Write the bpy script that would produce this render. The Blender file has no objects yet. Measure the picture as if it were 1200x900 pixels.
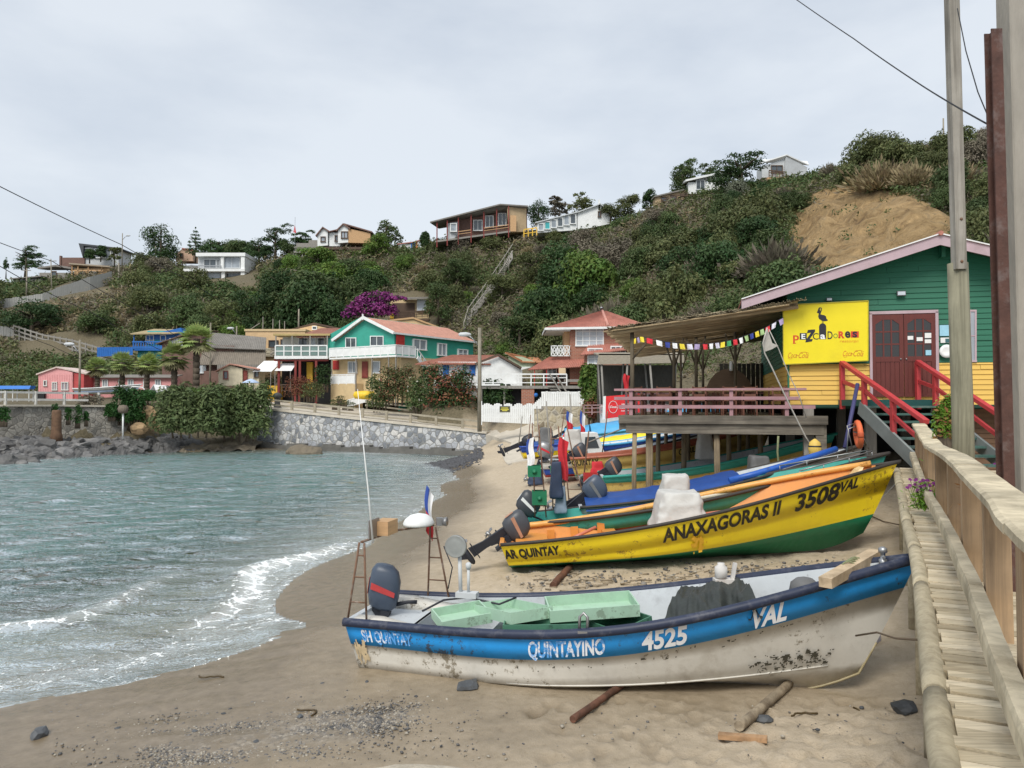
import bpy,bmesh,math,random
import numpy as np
from mathutils import Vector,Matrix,noise as mnoise
random.seed(7);np.random.seed(7)
S=bpy.context.scene
C=S.collection
R=math.radians
CH=4.0
FPX=901.0
HOR=472.0
PITCH=math.atan((HOR-450.0)/FPX)
cd=bpy.data.cameras.new('camera');cam=bpy.data.objects.new('camera',cd);C.objects.link(cam)
cam.location=(0,0,CH);cam.rotation_euler=(math.pi/2+PITCH,0,0)
cd.sensor_width=36.0;cd.lens=36.0*FPX/1200.0;cd.clip_start=0.05;cd.clip_end=3000
S.camera=cam
SUN_EL,SUN_AZ=50.0,200.0
wd=bpy.data.worlds.new('World');S.world=wd;wd.use_nodes=True
nt=wd.node_tree;nt.nodes.clear()
def wn(t):return nt.nodes.new(t)
wo=wn('ShaderNodeOutputWorld');bg=wn('ShaderNodeBackground');bg.inputs[1].default_value=0.1
sky=wn('ShaderNodeTexSky');sky.sky_type='NISHITA';sky.sun_disc=False
sky.sun_elevation=R(SUN_EL);sky.sun_rotation=R(SUN_AZ);sky.air_density=1.2;sky.dust_density=2.0
tc=wn('ShaderNodeTexCoord');mp=wn('ShaderNodeMapping');mp.inputs['Scale'].default_value=(1.0,1.0,2.6)
n1=wn('ShaderNodeTexNoise');n1.inputs['Scale'].default_value=1.7;n1.inputs['Detail'].default_value=6;n1.inputs['Roughness'].default_value=.55
rp=wn('ShaderNodeValToRGB');rp.color_ramp.elements[0].position=.36;rp.color_ramp.elements[1].position=.62
rp.color_ramp.elements[0].color=(3.35,3.72,4.25,1);rp.color_ramp.elements[1].color=(4.65,4.93,5.25,1)
mx=wn('ShaderNodeMixRGB');mx.inputs[0].default_value=.88
for a,b in((tc.outputs['Generated'],mp.inputs[0]),(mp.outputs[0],n1.inputs[0]),(n1.outputs[0],rp.inputs[0]),
             (sky.outputs[0],mx.inputs[1]),(rp.outputs[0],mx.inputs[2]),(mx.outputs[0],bg.inputs[0]),(bg.outputs[0],wo.inputs[0])):
    nt.links.new(a,b)
sd=bpy.data.lights.new('sun','SUN');sd.energy=1.75;sd.angle=R(28);sd.color=(1.0,.965,.9)
sun=bpy.data.objects.new('sun',sd);C.objects.link(sun)
sv=Vector((math.sin(R(SUN_AZ))*math.cos(R(SUN_EL)),math.cos(R(SUN_AZ))*math.cos(R(SUN_EL)),math.sin(R(SUN_EL))))
sun.rotation_euler=sv.to_track_quat('Z','Y').to_euler();sun.location=sv*200
S.view_settings.view_transform='Standard';S.view_settings.look='None'
S.view_settings.gamma=1;S.view_settings.use_curve_mapping=False;S.view_settings.exposure=0.82
def at(px,py,Y):
    """world point seen at photo pixel (px,py), Y metres ahead"""
    u=(px-600)/FPX;v=(450-py)/FPX
    fy=math.cos(PITCH)-v*math.sin(PITCH);fz=math.sin(PITCH)+v*math.cos(PITCH)
    t=Y/fy
    return Vector((u*t,Y,CH+fz*t))
def G(px,py,z=0.0):
    u=(px-600)/FPX;v=(450-py)/FPX
    fy=math.cos(PITCH)-v*math.sin(PITCH);fz=math.sin(PITCH)+v*math.cos(PITCH)
    t=(z-CH)/fz
    return Vector((u*t,fy*t,z))
def obj(name,me,mat=None,parent=None,label=None,cat=None,group=None,kind=None,loc=None,rot=None):
    o=bpy.data.objects.new(name,me);C.objects.link(o)
    if mat is not None and me is not None:
        if not me.materials:
          for m in(mat if isinstance(mat,(list,tuple))else[mat]):me.materials.append(m)
    if parent is not None:o.parent=parent
    if loc is not None:o.location=loc
    if rot is not None:o.rotation_euler=rot
    if label:o['label']=label
    if cat:o['category']=cat
    if group:o['group']=group
    if kind:o['kind']=kind
    return o
def thing(name,label,cat,loc=(0,0,0),rz=0.0,group=None):
    o=obj(name,None,None,None,label,cat,group,None,loc,(0,0,rz));o.empty_display_size=.3
    return o
def dup(root,loc=None,rz=None,label=None,group=None,scale=None):
    def rec(o,parent):
        c=o.copy();C.objects.link(c)
        if parent is not None:c.parent=parent
        for ch in list(o.children):rec(ch,c)
        return c
    r=rec(root,None)
    if loc is not None:r.location=loc
    if rz is not None:r.rotation_euler=(0,0,rz)
    if label:r['label']=label
    if group:r['group']=group
    if scale is not None:r.scale=scale if isinstance(scale,(tuple,list))else(scale,)*3
    return r
class MB:
    """collects faces of one mesh"""
    def __init__(s):s.v=[];s.f=[];s.m=[];s.sm=[]
    def add(s,vs,fs,mi=0,smooth=False,M=None):
        b=len(s.v)
        for p in vs:
            p=Vector(p)
            s.v.append(M@p if M is not None else p)
        for f in fs:s.f.append([b+i for i in f]);s.m.append(mi);s.sm.append(smooth)
        return s
    def box(s,c,d,rot=None,mi=0,taper=1.0):
        x,y,z=d[0]/2,d[1]/2,d[2]/2
        vs=[(-x,-y,-z),(x,-y,-z),(x,y,-z),(-x,y,-z),(-x*taper,-y*taper,z),(x*taper,-y*taper,z),(x*taper,y*taper,z),(-x*taper,y*taper,z)]
        M=Matrix.Translation(c)
        if rot is not None:M=M@(rot if isinstance(rot,Matrix)else Matrix.Rotation(rot,4,'Z'))
        return s.add(vs,[(3,2,1,0),(4,5,6,7),(0,1,5,4),(1,2,6,5),(2,3,7,6),(3,0,4,7)],mi,False,M)
    def bb(s,x0,x1,y0,y1,z0,z1,mi=0):
        return s.box(((x0+x1)/2,(y0+y1)/2,(z0+z1)/2),(abs(x1-x0),abs(y1-y0),abs(z1-z0)),None,mi)
    def beam(s,a,b,w,h,up=(0,0,1),mi=0):
        a=Vector(a);b=Vector(b);d=b-a;L=d.length
        if L<1e-6:return s
        d.normalize();up=Vector(up)
        if abs(d.dot(up))>.98:up=Vector((0,1,0))
        sx=d.cross(up).normalized();uz=sx.cross(d).normalized()
        M=Matrix(((sx.x,d.x,uz.x,0),(sx.y,d.y,uz.y,0),(sx.z,d.z,uz.z,0),(0,0,0,1)))
        M=Matrix.Translation((a+b)/2)@M
        x,y,z=w/2,L/2,h/2
        vs=[(-x,-y,-z),(x,-y,-z),(x,y,-z),(-x,y,-z),(-x,-y,z),(x,-y,z),(x,y,z),(-x,y,z)]
        return s.add(vs,[(3,2,1,0),(4,5,6,7),(0,1,5,4),(1,2,6,5),(2,3,7,6),(3,0,4,7)],mi,False,M)
    def tube(s,path,r,n=8,mi=0,cap=True,smooth=True):
        P=[Vector(p)for p in path];k=len(P)
        rr=r if isinstance(r,(list,tuple))else[r]*k
        vs=[];fs=[];last=None
        for i in range(k):
            d=(P[min(i+1,k-1)]-P[max(i-1,0)])
            if d.length<1e-9:d=Vector((0,0,1))
            d.normalize()
            if last is None:
                u=Vector((0,0,1))if abs(d.z)<.9 else Vector((1,0,0))
                a=d.cross(u).normalized()
            else:
                a=(last-d*last.dot(d))
                if a.length<1e-6:a=d.orthogonal()
                a.normalize()
            last=a;b=d.cross(a)
            for j in range(n):
                t=2*math.pi*j/n
                vs.append(P[i]+(a*math.cos(t)+b*math.sin(t))*rr[i])
        for i in range(k-1):
            for j in range(n):
                j2=(j+1)%n
                fs.append((i*n+j,i*n+j2,(i+1)*n+j2,(i+1)*n+j))
        s.add(vs,fs,mi,smooth)
        if cap:
            b0=len(s.v)-len(vs)
            s.f.append([b0+j for j in range(n)][::-1]);s.m.append(mi);s.sm.append(False)
            s.f.append([b0+(k-1)*n+j for j in range(n)]);s.m.append(mi);s.sm.append(False)
        return s
    def lathe(s,c,prof,n=16,mi=0,axis='Z',smooth=True):
        vs=[];fs=[];k=len(prof)
        M=Matrix.Translation(c)
        if isinstance(axis,Matrix):M=M@axis
        elif axis=='X':M=M@Matrix.Rotation(R(90),4,'Y')
        elif axis=='Y':M=M@Matrix.Rotation(R(90),4,'X')
        for(r,z)in prof:
            for j in range(n):
                t=2*math.pi*j/n;vs.append((r*math.cos(t),r*math.sin(t),z))
        for i in range(k-1):
            for j in range(n):
                j2=(j+1)%n;fs.append((i*n+j,i*n+j2,(i+1)*n+j2,(i+1)*n+j))
        fs.append(tuple(range(n))[::-1]);fs.append(tuple((k-1)*n+j for j in range(n)))
        return s.add(vs,fs,mi,smooth,M)
    def loft(s,loops,mi=0,cap=True,smooth=True,closed=True):
        n=len(loops[0]);vs=[p for l in loops for p in l];fs=[]
        for i in range(len(loops)-1):
            for j in range(n if closed else n-1):
                j2=(j+1)%n;fs.append((i*n+j,i*n+j2,(i+1)*n+j2,(i+1)*n+j))
        if cap:
            fs.append(tuple(range(n))[::-1]);fs.append(tuple((len(loops)-1)*n+j for j in range(n)))
        return s.add(vs,fs,mi,smooth)
    def prism(s,poly,vec,mi=0):
        n=len(poly);a=[Vector(p)for p in poly];v=Vector(vec);b=[p+v for p in a]
        fs=[tuple(range(n)),tuple(range(2*n-1,n-1,-1))]
        for i in range(n):j=(i+1)%n;fs.append((i,i+n,j+n,j))
        return s.add(a+b,fs,mi)
    def quad(s,a,b,c,d,mi=0):return s.add([a,b,c,d],[(0,1,2,3)],mi)
    def corr(s,p00,p10,p11,p01,n,h,mi=0,th=.04):
        """corrugated sheet; ridges run from the p00-p10 edge to the p01-p11 edge"""
        p00,p10,p11,p01=map(Vector,(p00,p10,p11,p01))
        nn=(p10-p00).cross(p01-p00).normalized()
        if nn.z<0:nn=-nn
        pr=(0,.8,1,.8,0,-.15);k=len(pr);vs=[];fs=[]
        tot=n*k
        for i in range(tot+1):
            t=i/tot;o=nn*h*pr[i%k]
            a=p00.lerp(p10,t);b=p01.lerp(p11,t)
            vs+=[a+o,b+o,a-nn*th,b-nn*th]
        for i in range(tot):
            a=i*4;b=a+4
            fs+=[(a,b,b+1,a+1),(a+2,a+3,b+3,b+2),(a,a+2,b+2,b),(a+1,b+1,b+3,a+3)]
        fs+=[(0,1,3,2),(tot*4,tot*4+2,tot*4+3,tot*4+1)]
        return s.add(vs,fs,mi,False)
    def mesh(s,name,scale=1.0,fixn=True):
        me=bpy.data.meshes.new(name)
        me.from_pydata([tuple(p*scale)for p in s.v],[],s.f)
        for i,p in enumerate(me.polygons):p.material_index=s.m[i];p.use_smooth=s.sm[i]
        if fixn:
            bm=bmesh.new();bm.from_mesh(me);bmesh.ops.recalc_face_normals(bm,faces=bm.faces);bm.to_mesh(me);bm.free()
        me.update()
        return me
    def build(s,name,mat,parent=None,scale=1.0,fixn=True,**kw):
        return obj(name,s.mesh(name,scale,fixn),mat,parent,**kw)
_mats={}
def nodes_of(name):
    m=bpy.data.materials.new(name);m.use_nodes=True
    t=m.node_tree;b=t.nodes['Principled BSDF']
    return m,t,b
def mat(name,col,rough=.65,var=.25,scale=2.0,bump=0.0,bscale=40.0,metal=0.0,stain=None,stain_amt=.3,stain_scale=1.2,stretch=(1,1,1),spec=.4,oinfo=0.0,alpha=None,coat=0,wear=None):
    if name in _mats:return _mats[name]
    m,t,b=nodes_of(name);N=t.nodes.new;L=t.links.new
    tc=N('ShaderNodeTexCoord');mp=N('ShaderNodeMapping');mp.inputs['Scale'].default_value=stretch
    L(tc.outputs['Object'],mp.inputs[0])
    n=N('ShaderNodeTexNoise');n.inputs['Scale'].default_value=scale;n.inputs['Detail'].default_value=7;n.inputs['Roughness'].default_value=.65
    L(mp.outputs[0],n.inputs[0])
    r=N('ShaderNodeMapRange');r.inputs[1].default_value=.25;r.inputs[2].default_value=.75;r.inputs[3].default_value=1-var;r.inputs[4].default_value=1+var
    L(n.outputs[0],r.inputs[0])
    mm=N('ShaderNodeVectorMath');mm.operation='SCALE';mm.inputs[0].default_value=col
    L(r.outputs[0],mm.inputs['Scale'])
    cur=mm.outputs[0]
    if stain is not None:
        n2=N('ShaderNodeTexNoise');n2.inputs['Scale'].default_value=stain_scale;n2.inputs['Detail'].default_value=9;n2.inputs['Roughness'].default_value=.7
        L(mp.outputs[0],n2.inputs[0])
        r2=N('ShaderNodeMapRange');r2.inputs[1].default_value=.52;r2.inputs[2].default_value=.72;r2.inputs[3].default_value=0;r2.inputs[4].default_value=stain_amt
        L(n2.outputs[0],r2.inputs[0])
        x=N('ShaderNodeMixRGB');x.inputs[2].default_value=(*stain,1)
        L(r2.outputs[0],x.inputs[0]);L(cur,x.inputs[1]);cur=x.outputs[0]
    if wear is not None:
        wc,wa=wear;wx=N('ShaderNodeTexNoise');wx.inputs['Scale'].default_value=9;wx.inputs['Detail'].default_value=11;wx.inputs['Roughness'].default_value=.78;L(tc.outputs['Object'],wx.inputs[0])
        w2=N('ShaderNodeTexNoise');w2.inputs['Scale'].default_value=1.1;w2.inputs['Detail'].default_value=3;L(tc.outputs['Object'],w2.inputs[0]);ws=N('ShaderNodeMath');ws.operation='MULTIPLY_ADD';ws.inputs[1].default_value=.55;L(w2.outputs[0],ws.inputs[0]);L(wx.outputs[0],ws.inputs[2])
        wr=N('ShaderNodeMapRange');wr.inputs[1].default_value=.90-wa*.12;wr.inputs[2].default_value=.94-wa*.12;wr.inputs[4].default_value=.9;L(ws.outputs[0],wr.inputs[0]);x2=N('ShaderNodeMixRGB');x2.inputs[2].default_value=(*wc,1);L(wr.outputs[0],x2.inputs[0]);L(cur,x2.inputs[1]);cur=x2.outputs[0]
    if oinfo:
        oi=N('ShaderNodeObjectInfo');r3=N('ShaderNodeMapRange');r3.inputs[3].default_value=1-oinfo;r3.inputs[4].default_value=1+oinfo
        L(oi.outputs['Random'],r3.inputs[0])
        m3=N('ShaderNodeVectorMath');m3.operation='SCALE';L(cur,m3.inputs[0]);L(r3.outputs[0],m3.inputs['Scale']);cur=m3.outputs[0]
    L(cur,b.inputs['Base Color'])
    rr=N('ShaderNodeMapRange');rr.inputs[3].default_value=max(0,rough-.12);rr.inputs[4].default_value=min(1,rough+.12)
    L(n.outputs[0],rr.inputs[0]);L(rr.outputs[0],b.inputs['Roughness'])
    b.inputs['Metallic'].default_value=metal;b.inputs['Specular IOR Level'].default_value=spec
    if coat:b.inputs['Coat Weight'].default_value=coat
    if bump:
        n3=N('ShaderNodeTexNoise');n3.inputs['Scale'].default_value=bscale;n3.inputs['Detail'].default_value=5
        L(mp.outputs[0],n3.inputs[0])
        bp=N('ShaderNodeBump');bp.inputs['Strength'].default_value=bump;bp.inputs['Distance'].default_value=.02
        L(n3.outputs[0],bp.inputs['Height']);L(bp.outputs[0],b.inputs['Normal'])
    _mats[name]=m
    return m
def glass_mat(name,col=(.05,.06,.07),rough=.06):
    if name in _mats:return _mats[name]
    m,t,b=nodes_of(name);b.inputs['Base Color'].default_value=(*col,1);b.inputs['Roughness'].default_value=rough
    b.inputs['Specular IOR Level'].default_value=.9
    n=t.nodes.new('ShaderNodeTexNoise');n.inputs['Scale'].default_value=.9;tc=t.nodes.new('ShaderNodeTexCoord');t.links.new(tc.outputs['Object'],n.inputs[0])
    mx=t.nodes.new('ShaderNodeMixRGB');mx.inputs[1].default_value=(*[c*.5 for c in col],1);mx.inputs[2].default_value=(*[c*1.7 for c in col],1)
    t.links.new(n.outputs[0],mx.inputs[0]);t.links.new(mx.outputs[0],b.inputs['Base Color'])
    _mats[name]=m;return m
def stone_mat(name,scale,cols,mortar,edge=.06,bump=.6):
    if name in _mats:return _mats[name]
    m,t,b=nodes_of(name);N=t.nodes.new;L=t.links.new
    tc=N('ShaderNodeTexCoord')
    wn_=N('ShaderNodeTexNoise');wn_.inputs['Scale'].default_value=1.6;L(tc.outputs['Object'],wn_.inputs[0])
    wm=N('ShaderNodeMixRGB');wm.inputs[0].default_value=.16;L(tc.outputs['Object'],wm.inputs[1]);L(wn_.outputs['Color'],wm.inputs[2])
    va=N('ShaderNodeTexVoronoi');va.inputs['Scale'].default_value=scale;L(wm.outputs[0],va.inputs[0])
    ve=N('ShaderNodeTexVoronoi');ve.feature='DISTANCE_TO_EDGE';ve.inputs['Scale'].default_value=scale;L(wm.outputs[0],ve.inputs[0])
    sp=N('ShaderNodeSeparateColor');L(va.outputs['Color'],sp.inputs[0])
    cr=N('ShaderNodeValToRGB');e=cr.color_ramp.elements
    e[0].color=(*cols[0],1);e[1].color=(*cols[-1],1)
    for i,c in enumerate(cols[1:-1]):x=e.new((i+1)/(len(cols)-1));x.color=(*c,1)
    L(sp.outputs[0],cr.inputs[0])
    nf=N('ShaderNodeTexNoise');nf.inputs['Scale'].default_value=9;nf.inputs['Detail'].default_value=6;L(tc.outputs['Object'],nf.inputs[0])
    ov=N('ShaderNodeMixRGB');ov.blend_type='OVERLAY';ov.inputs[0].default_value=.5;L(cr.outputs[0],ov.inputs[1]);L(nf.outputs[0],ov.inputs[2])
    mr=N('ShaderNodeMapRange');mr.inputs[1].default_value=edge*.5;mr.inputs[2].default_value=edge;L(ve.outputs[0],mr.inputs[0])
    mx=N('ShaderNodeMixRGB');mx.inputs[1].default_value=(*mortar,1);L(mr.outputs[0],mx.inputs[0]);L(ov.outputs[0],mx.inputs[2])
    L(mx.outputs[0],b.inputs['Base Color']);b.inputs['Roughness'].default_value=.85
    bp=N('ShaderNodeBump');bp.inputs['Strength'].default_value=bump;bp.inputs['Distance'].default_value=.08
    mr2=N('ShaderNodeMapRange');mr2.inputs[2].default_value=edge*2;L(ve.outputs[0],mr2.inputs[0])
    ad=N('ShaderNodeMath');ad.operation='MULTIPLY_ADD';ad.inputs[1].default_value=.3;L(nf.outputs[0],ad.inputs[0]);L(mr2.outputs[0],ad.inputs[2])
    L(ad.outputs[0],bp.inputs['Height']);L(bp.outputs[0],b.inputs['Normal'])
    _mats[name]=m;return m
def brick_mat(name,c1,c2,mortar,scale=1.0):
    if name in _mats:return _mats[name]
    m,t,b=nodes_of(name);N=t.nodes.new;L=t.links.new
    tc=N('ShaderNodeTexCoord');sx=N('ShaderNodeSeparateXYZ');L(tc.outputs['Object'],sx.inputs[0])
    ad=N('ShaderNodeMath');ad.operation='ADD';L(sx.outputs[0],ad.inputs[0]);L(sx.outputs[1],ad.inputs[1])
    cx=N('ShaderNodeCombineXYZ');L(ad.outputs[0],cx.inputs[0]);L(sx.outputs[2],cx.inputs[1])
    br=N('ShaderNodeTexBrick');br.inputs['Scale'].default_value=scale;br.inputs['Color1'].default_value=(*c1,1);br.inputs['Color2'].default_value=(*c2,1);br.inputs['Mortar'].default_value=(*mortar,1)
    br.inputs['Mortar Size'].default_value=.015;br.inputs['Brick Width'].default_value=.3;br.inputs['Row Height'].default_value=.11
    L(cx.outputs[0],br.inputs[0]);L(br.outputs[0],b.inputs['Base Color']);b.inputs['Roughness'].default_value=.8
    _mats[name]=m;return m
def leaf_mat(name,col,hue=.12,rough=.6,spec=.25):
    """foliage: the colour varies leaf by leaf (attribute 'tone') and plant by plant"""
    if name in _mats:return _mats[name]
    m,t,b=nodes_of(name);N=t.nodes.new;L=t.links.new
    at_=N('ShaderNodeAttribute');at_.attribute_name='tone'
    hs=N('ShaderNodeHueSaturation');hs.inputs['Color'].default_value=(*col,1)
    sp=N('ShaderNodeSeparateColor');L(at_.outputs['Color'],sp.inputs[0])
    oi=N('ShaderNodeObjectInfo')
    v=N('ShaderNodeMapRange');v.inputs[3].default_value=.68;v.inputs[4].default_value=1.4;L(sp.outputs[0],v.inputs[0])
    v2=N('ShaderNodeMapRange');v2.inputs[3].default_value=.8;v2.inputs[4].default_value=1.25;L(oi.outputs['Random'],v2.inputs[0])
    mu=N('ShaderNodeMath');mu.operation='MULTIPLY';L(v.outputs[0],mu.inputs[0]);L(v2.outputs[0],mu.inputs[1]);L(mu.outputs[0],hs.inputs['Value'])
    h=N('ShaderNodeMapRange');h.inputs[3].default_value=.5-hue*.3;h.inputs[4].default_value=.5+hue*.3;L(sp.outputs[1],h.inputs[0]);L(h.outputs[0],hs.inputs['Hue'])
    L(hs.outputs[0],b.inputs['Base Color']);b.inputs['Roughness'].default_value=rough;b.inputs['Specular IOR Level'].default_value=spec
    tr=N('ShaderNodeBsdfTranslucent');L(hs.outputs[0],tr.inputs[0]);ms=N('ShaderNodeMixShader');ms.inputs[0].default_value=.25
    L(b.outputs[0],ms.inputs[1]);L(tr.outputs[0],ms.inputs[2]);L(ms.outputs[0],t.nodes['Material Output'].inputs[0])
    _mats[name]=m;return m
def wood_mat(name,col,dark=None,scale=1.0,axis='Z',rough=.8,bump=.35,oinfo=.12,var=.3):
    """weathered timber with grain along one axis of the object"""
    if name in _mats:return _mats[name]
    m,t,b=nodes_of(name);N=t.nodes.new;L=t.links.new
    dark=dark or tuple(c*.45 for c in col)
    tc=N('ShaderNodeTexCoord');mp=N('ShaderNodeMapping')
    st={'X':(.6,14,14),'Y':(14,.6,14),'Z':(14,14,.6),'N':(5,5,5)}[axis]
    mp.inputs['Scale'].default_value=[q*scale for q in st];L(tc.outputs['Object'],mp.inputs[0])
    n=N('ShaderNodeTexNoise');n.inputs['Scale'].default_value=1.0;n.inputs['Detail'].default_value=8;n.inputs['Roughness'].default_value=.7;n.inputs['Distortion'].default_value=.6;L(mp.outputs[0],n.inputs[0])
    n2=N('ShaderNodeTexNoise');n2.inputs['Scale'].default_value=1.7*scale;n2.inputs['Detail'].default_value=5;L(tc.outputs['Object'],n2.inputs[0])
    cr=N('ShaderNodeValToRGB');e=cr.color_ramp.elements;e[0].position=.3;e[0].color=(*dark,1);e[1].position=.58;e[1].color=(*col,1);L(n.outputs[0],cr.inputs[0])
    r=N('ShaderNodeMapRange');r.inputs[1].default_value=.3;r.inputs[2].default_value=.7;r.inputs[3].default_value=1-var;r.inputs[4].default_value=1+var;L(n2.outputs[0],r.inputs[0])
    oi=N('ShaderNodeObjectInfo');r3=N('ShaderNodeMapRange');r3.inputs[3].default_value=1-oinfo;r3.inputs[4].default_value=1+oinfo;L(oi.outputs['Random'],r3.inputs[0])
    mu=N('ShaderNodeMath');mu.operation='MULTIPLY';L(r.outputs[0],mu.inputs[0]);L(r3.outputs[0],mu.inputs[1])
    sc=N('ShaderNodeVectorMath');sc.operation='SCALE';L(cr.outputs[0],sc.inputs[0]);L(mu.outputs[0],sc.inputs['Scale'])
    L(sc.outputs[0],b.inputs['Base Color']);b.inputs['Roughness'].default_value=rough;b.inputs['Specular IOR Level'].default_value=.25
    bp=N('ShaderNodeBump');bp.inputs['Strength'].default_value=bump;bp.inputs['Distance'].default_value=.015;L(n.outputs[0],bp.inputs['Height']);L(bp.outputs[0],b.inputs['Normal'])
    _mats[name]=m;return m
_tx={}
def text2d(s,bold=0.0,shear=0.0,sx=1.0,spacing=1.0):
    """lettering as flat triangles, cap height 1; returns verts, faces, width"""
    key=(s,bold,shear,sx,spacing)
    if key in _tx:return _tx[key]
    cu=bpy.data.curves.new('lettering','FONT');cu.body=s;cu.size=1.4;cu.offset=bold;cu.shear=shear;cu.space_character=spacing;cu.fill_mode='FRONT';cu.resolution_u=4
    o=bpy.data.objects.new('lettering',cu);C.objects.link(o)
    dg=bpy.context.evaluated_depsgraph_get();me=bpy.data.meshes.new_from_object(o.evaluated_get(dg))
    C.objects.unlink(o);bpy.data.objects.remove(o);bpy.data.curves.remove(cu)
    bm=bmesh.new();bm.from_mesh(me);bmesh.ops.triangulate(bm,faces=bm.faces)
    vs=[(v.co.x*sx,v.co.y)for v in bm.verts];fs=[[v.index for v in f.verts]for f in bm.faces]
    bm.free();bpy.data.meshes.remove(me)
    x0=min(v[0]for v in vs);x1=max(v[0]for v in vs);y1=max(v[1]for v in vs)
    vs=[(v[0]-x0,v[1])for v in vs]
    _tx[key]=(vs,fs,x1-x0,y1);return _tx[key]
def text_on(mb,s,h,fn,u0=0.0,mi=0,width=None,sub=0,**kw):
    """fn(x,y) places the flat lettering (x along, y up, metres) in space"""
    vs,fs,w,top=text2d(s,**kw)
    k=h;kx=h if width is None else width/w
    bm=bmesh.new()
    bv=[bm.verts.new((v[0]*kx,v[1]*k,0))for v in vs]
    for f in fs:
        try:bm.faces.new([bv[i]for i in f])
        except ValueError:pass
    for _ in range(sub):bmesh.ops.subdivide_edges(bm,edges=[e for e in bm.edges if e.calc_length()>h*.45],cuts=1,use_grid_fill=False);bmesh.ops.triangulate(bm,faces=bm.faces)
    bm.verts.index_update()
    mb.add([fn(u0+v.co.x,v.co.y)for v in bm.verts],[[v.index for v in f.verts]for f in bm.faces],mi)
    bm.free()
    return u0+w*kx
# ================================================================= ground, water, rocks
def fbm(x,y,s,seed=0,oct=4):
    """cheap vectorised value noise"""
    out=np.zeros_like(x,dtype=float);a=1.0;tot=0
    for o in range(oct):
        X=x/s*2**o+seed*17.3+1000;Y=y/s*2**o+seed*5.7+1000
        xi=np.floor(X).astype(np.int64);yi=np.floor(Y).astype(np.int64);fx=X-xi;fy=Y-yi
        fx=fx*fx*(3-2*fx);fy=fy*fy*(3-2*fy)
        def h(i,j):
            n=(i*374761393+j*668265263+(seed+o)*1274126177)&0xffffffff
            n=((n^(n>>13))*1274126177)&0xffffffff
            return((n^(n>>16))&0xffff)/65535.0
        v=(h(xi,yi)*(1-fx)+h(xi+1,yi)*fx)*(1-fy)+(h(xi,yi+1)*(1-fx)+h(xi+1,yi+1)*fx)*fy
        out+=a*(v-.5);tot+=a;a*=.5
    return out/tot*2
SH=[(-700,905),(-300,850),(-100,822),(0,806),(130,782),(235,752),(300,722),(372,662),(430,640),(490,604),(522,580),(540,562),(535,551),(505,543),(470,539)]
SHORE=[G(a,b)for a,b in SH]+[G(570,534.5),G(440,530),G(305,524.5),G(250,522),G(190,527),G(100,531),G(0,541),G(-100,548),G(-300,560),G(-700,580)]
SH_A=np.array([(p.x,p.y)for p in SHORE[:15]])
ctl=[]
def cp(px,py,Y):p=at(px,py,Y);ctl.append((p.x,p.y,p.z))
def cw(x,y,z):ctl.append((x,y,z))
for p in SHORE[:15]:cw(p.x,p.y,0.0)
for x,y,z in[(-2,11.4,.33),(4.4,9.8,.31),(1,10.3,.31),(0,15.3,.60),(7,16,.95),(3.5,15.4,.75),(8.5,21,1.25),(3,21,.95),(4.6,7.4,.75),(2.2,4.2,.8),(0,6,.42),(-3,7.5,.25),
                (-5,9,.14),(-4,12.6,.18),(-2.4,16,.28),(0,25,.6),(4,28,1.0),(9,30,1.7),(-.5,34,.5),(4,40,1.3),(0,44,.65),(3,46,1.2),(9,40,2.3),(7,12,.85),(12,14,1.6),(12,22,1.9),(14,8,2.0),(0,0,.8),(6,2,1.5),(-8,3,.2),(14,30,3),
                (18,20,3.0),(20,0,2.5),(-20,0,-.2),(-1,52,.75),(1.5,55,1.2),(-10,66,-.05)]:cw(x,y,z)
for x,y,z in[(-12,15,-.35),(-9,22,-.5),(-8,32,-.55),(-8,45,-.6),(-20,20,-1.6),(-20,40,-2),(-20,55,-1.5),(-35,40,-2.2),(-45,20,-2.5),(-60,30,-3),(-5.6,28,-.2),(-5.4,40,-.2),(-6,52,-.2),(-14,60,-.8),(-80,50,-2),(-30,8,-1),(-80,10,-3)]:cw(x,y,z)
for a,b in((305,525),(380,528.5),(440,531),(505,533.5),(565,536)):p=G(a,b,-.12);cw(p.x,p.y,p.z)
for a,b,Y in((312,476,69.2),(400,488,65.7),(480,497,62.6),(562,508,59.3)):p=at(a,b,Y);cw(p.x,p.y,p.z-.25)
for a,b,Y in((330,474,76),(400,482,73),(480,490,69),(560,502,65),(600,512,54),(640,508,50),(690,510,47),(560,526,57.5),(600,528,47),(640,536,41)):p=at(a,b,Y);cw(p.x,p.y,p.z-.08)
for a,b,Y in((320,466,80),(400,472,79),(450,474,77),(490,478,73),(530,488,68),(500,446,78),(560,450,74),(570,430,84),(470,440,86),(400,430,92),(330,430,95),
                (300,455,84),(250,456,82),(200,462,82),(150,462,82),(90,466,82),(40,468,80),(0,470,80),(-100,472,80),(600,475,58),(640,470,58),(680,455,62),(640,440,70),(720,470,48),(760,460,46),(820,455,44),(900,460,38)):cp(a,b,Y)
for a,b,Y in((513,457,66),(560,458,65),(612,457,65),(500,466,70),(540,474,68),(590,480,62),(600,519,52),(588,532,46),(600,544,40),(640,501.5,54),(690,510,46),(690,527,39),(640,536,39.8),(645,515,48)):cp(a,b,Y)
for a,b,Y in((0,477.5,57.6),(60,477.5,60.4),(140,477.5,64.4),(200,476,69),(300,468,74),(-200,477,52.6),(0,474,63),(120,474,70),(-200,474,60)):p=at(a,b,Y);cw(p.x,p.y,p.z)
for a,b,Y in((0,522,55.5),(60,520,58.4),(140,516,62.4),(200,512,66),(260,512,68),(-200,526,50)):p=at(a,b,Y);cw(p.x,p.y,p.z)
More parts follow.
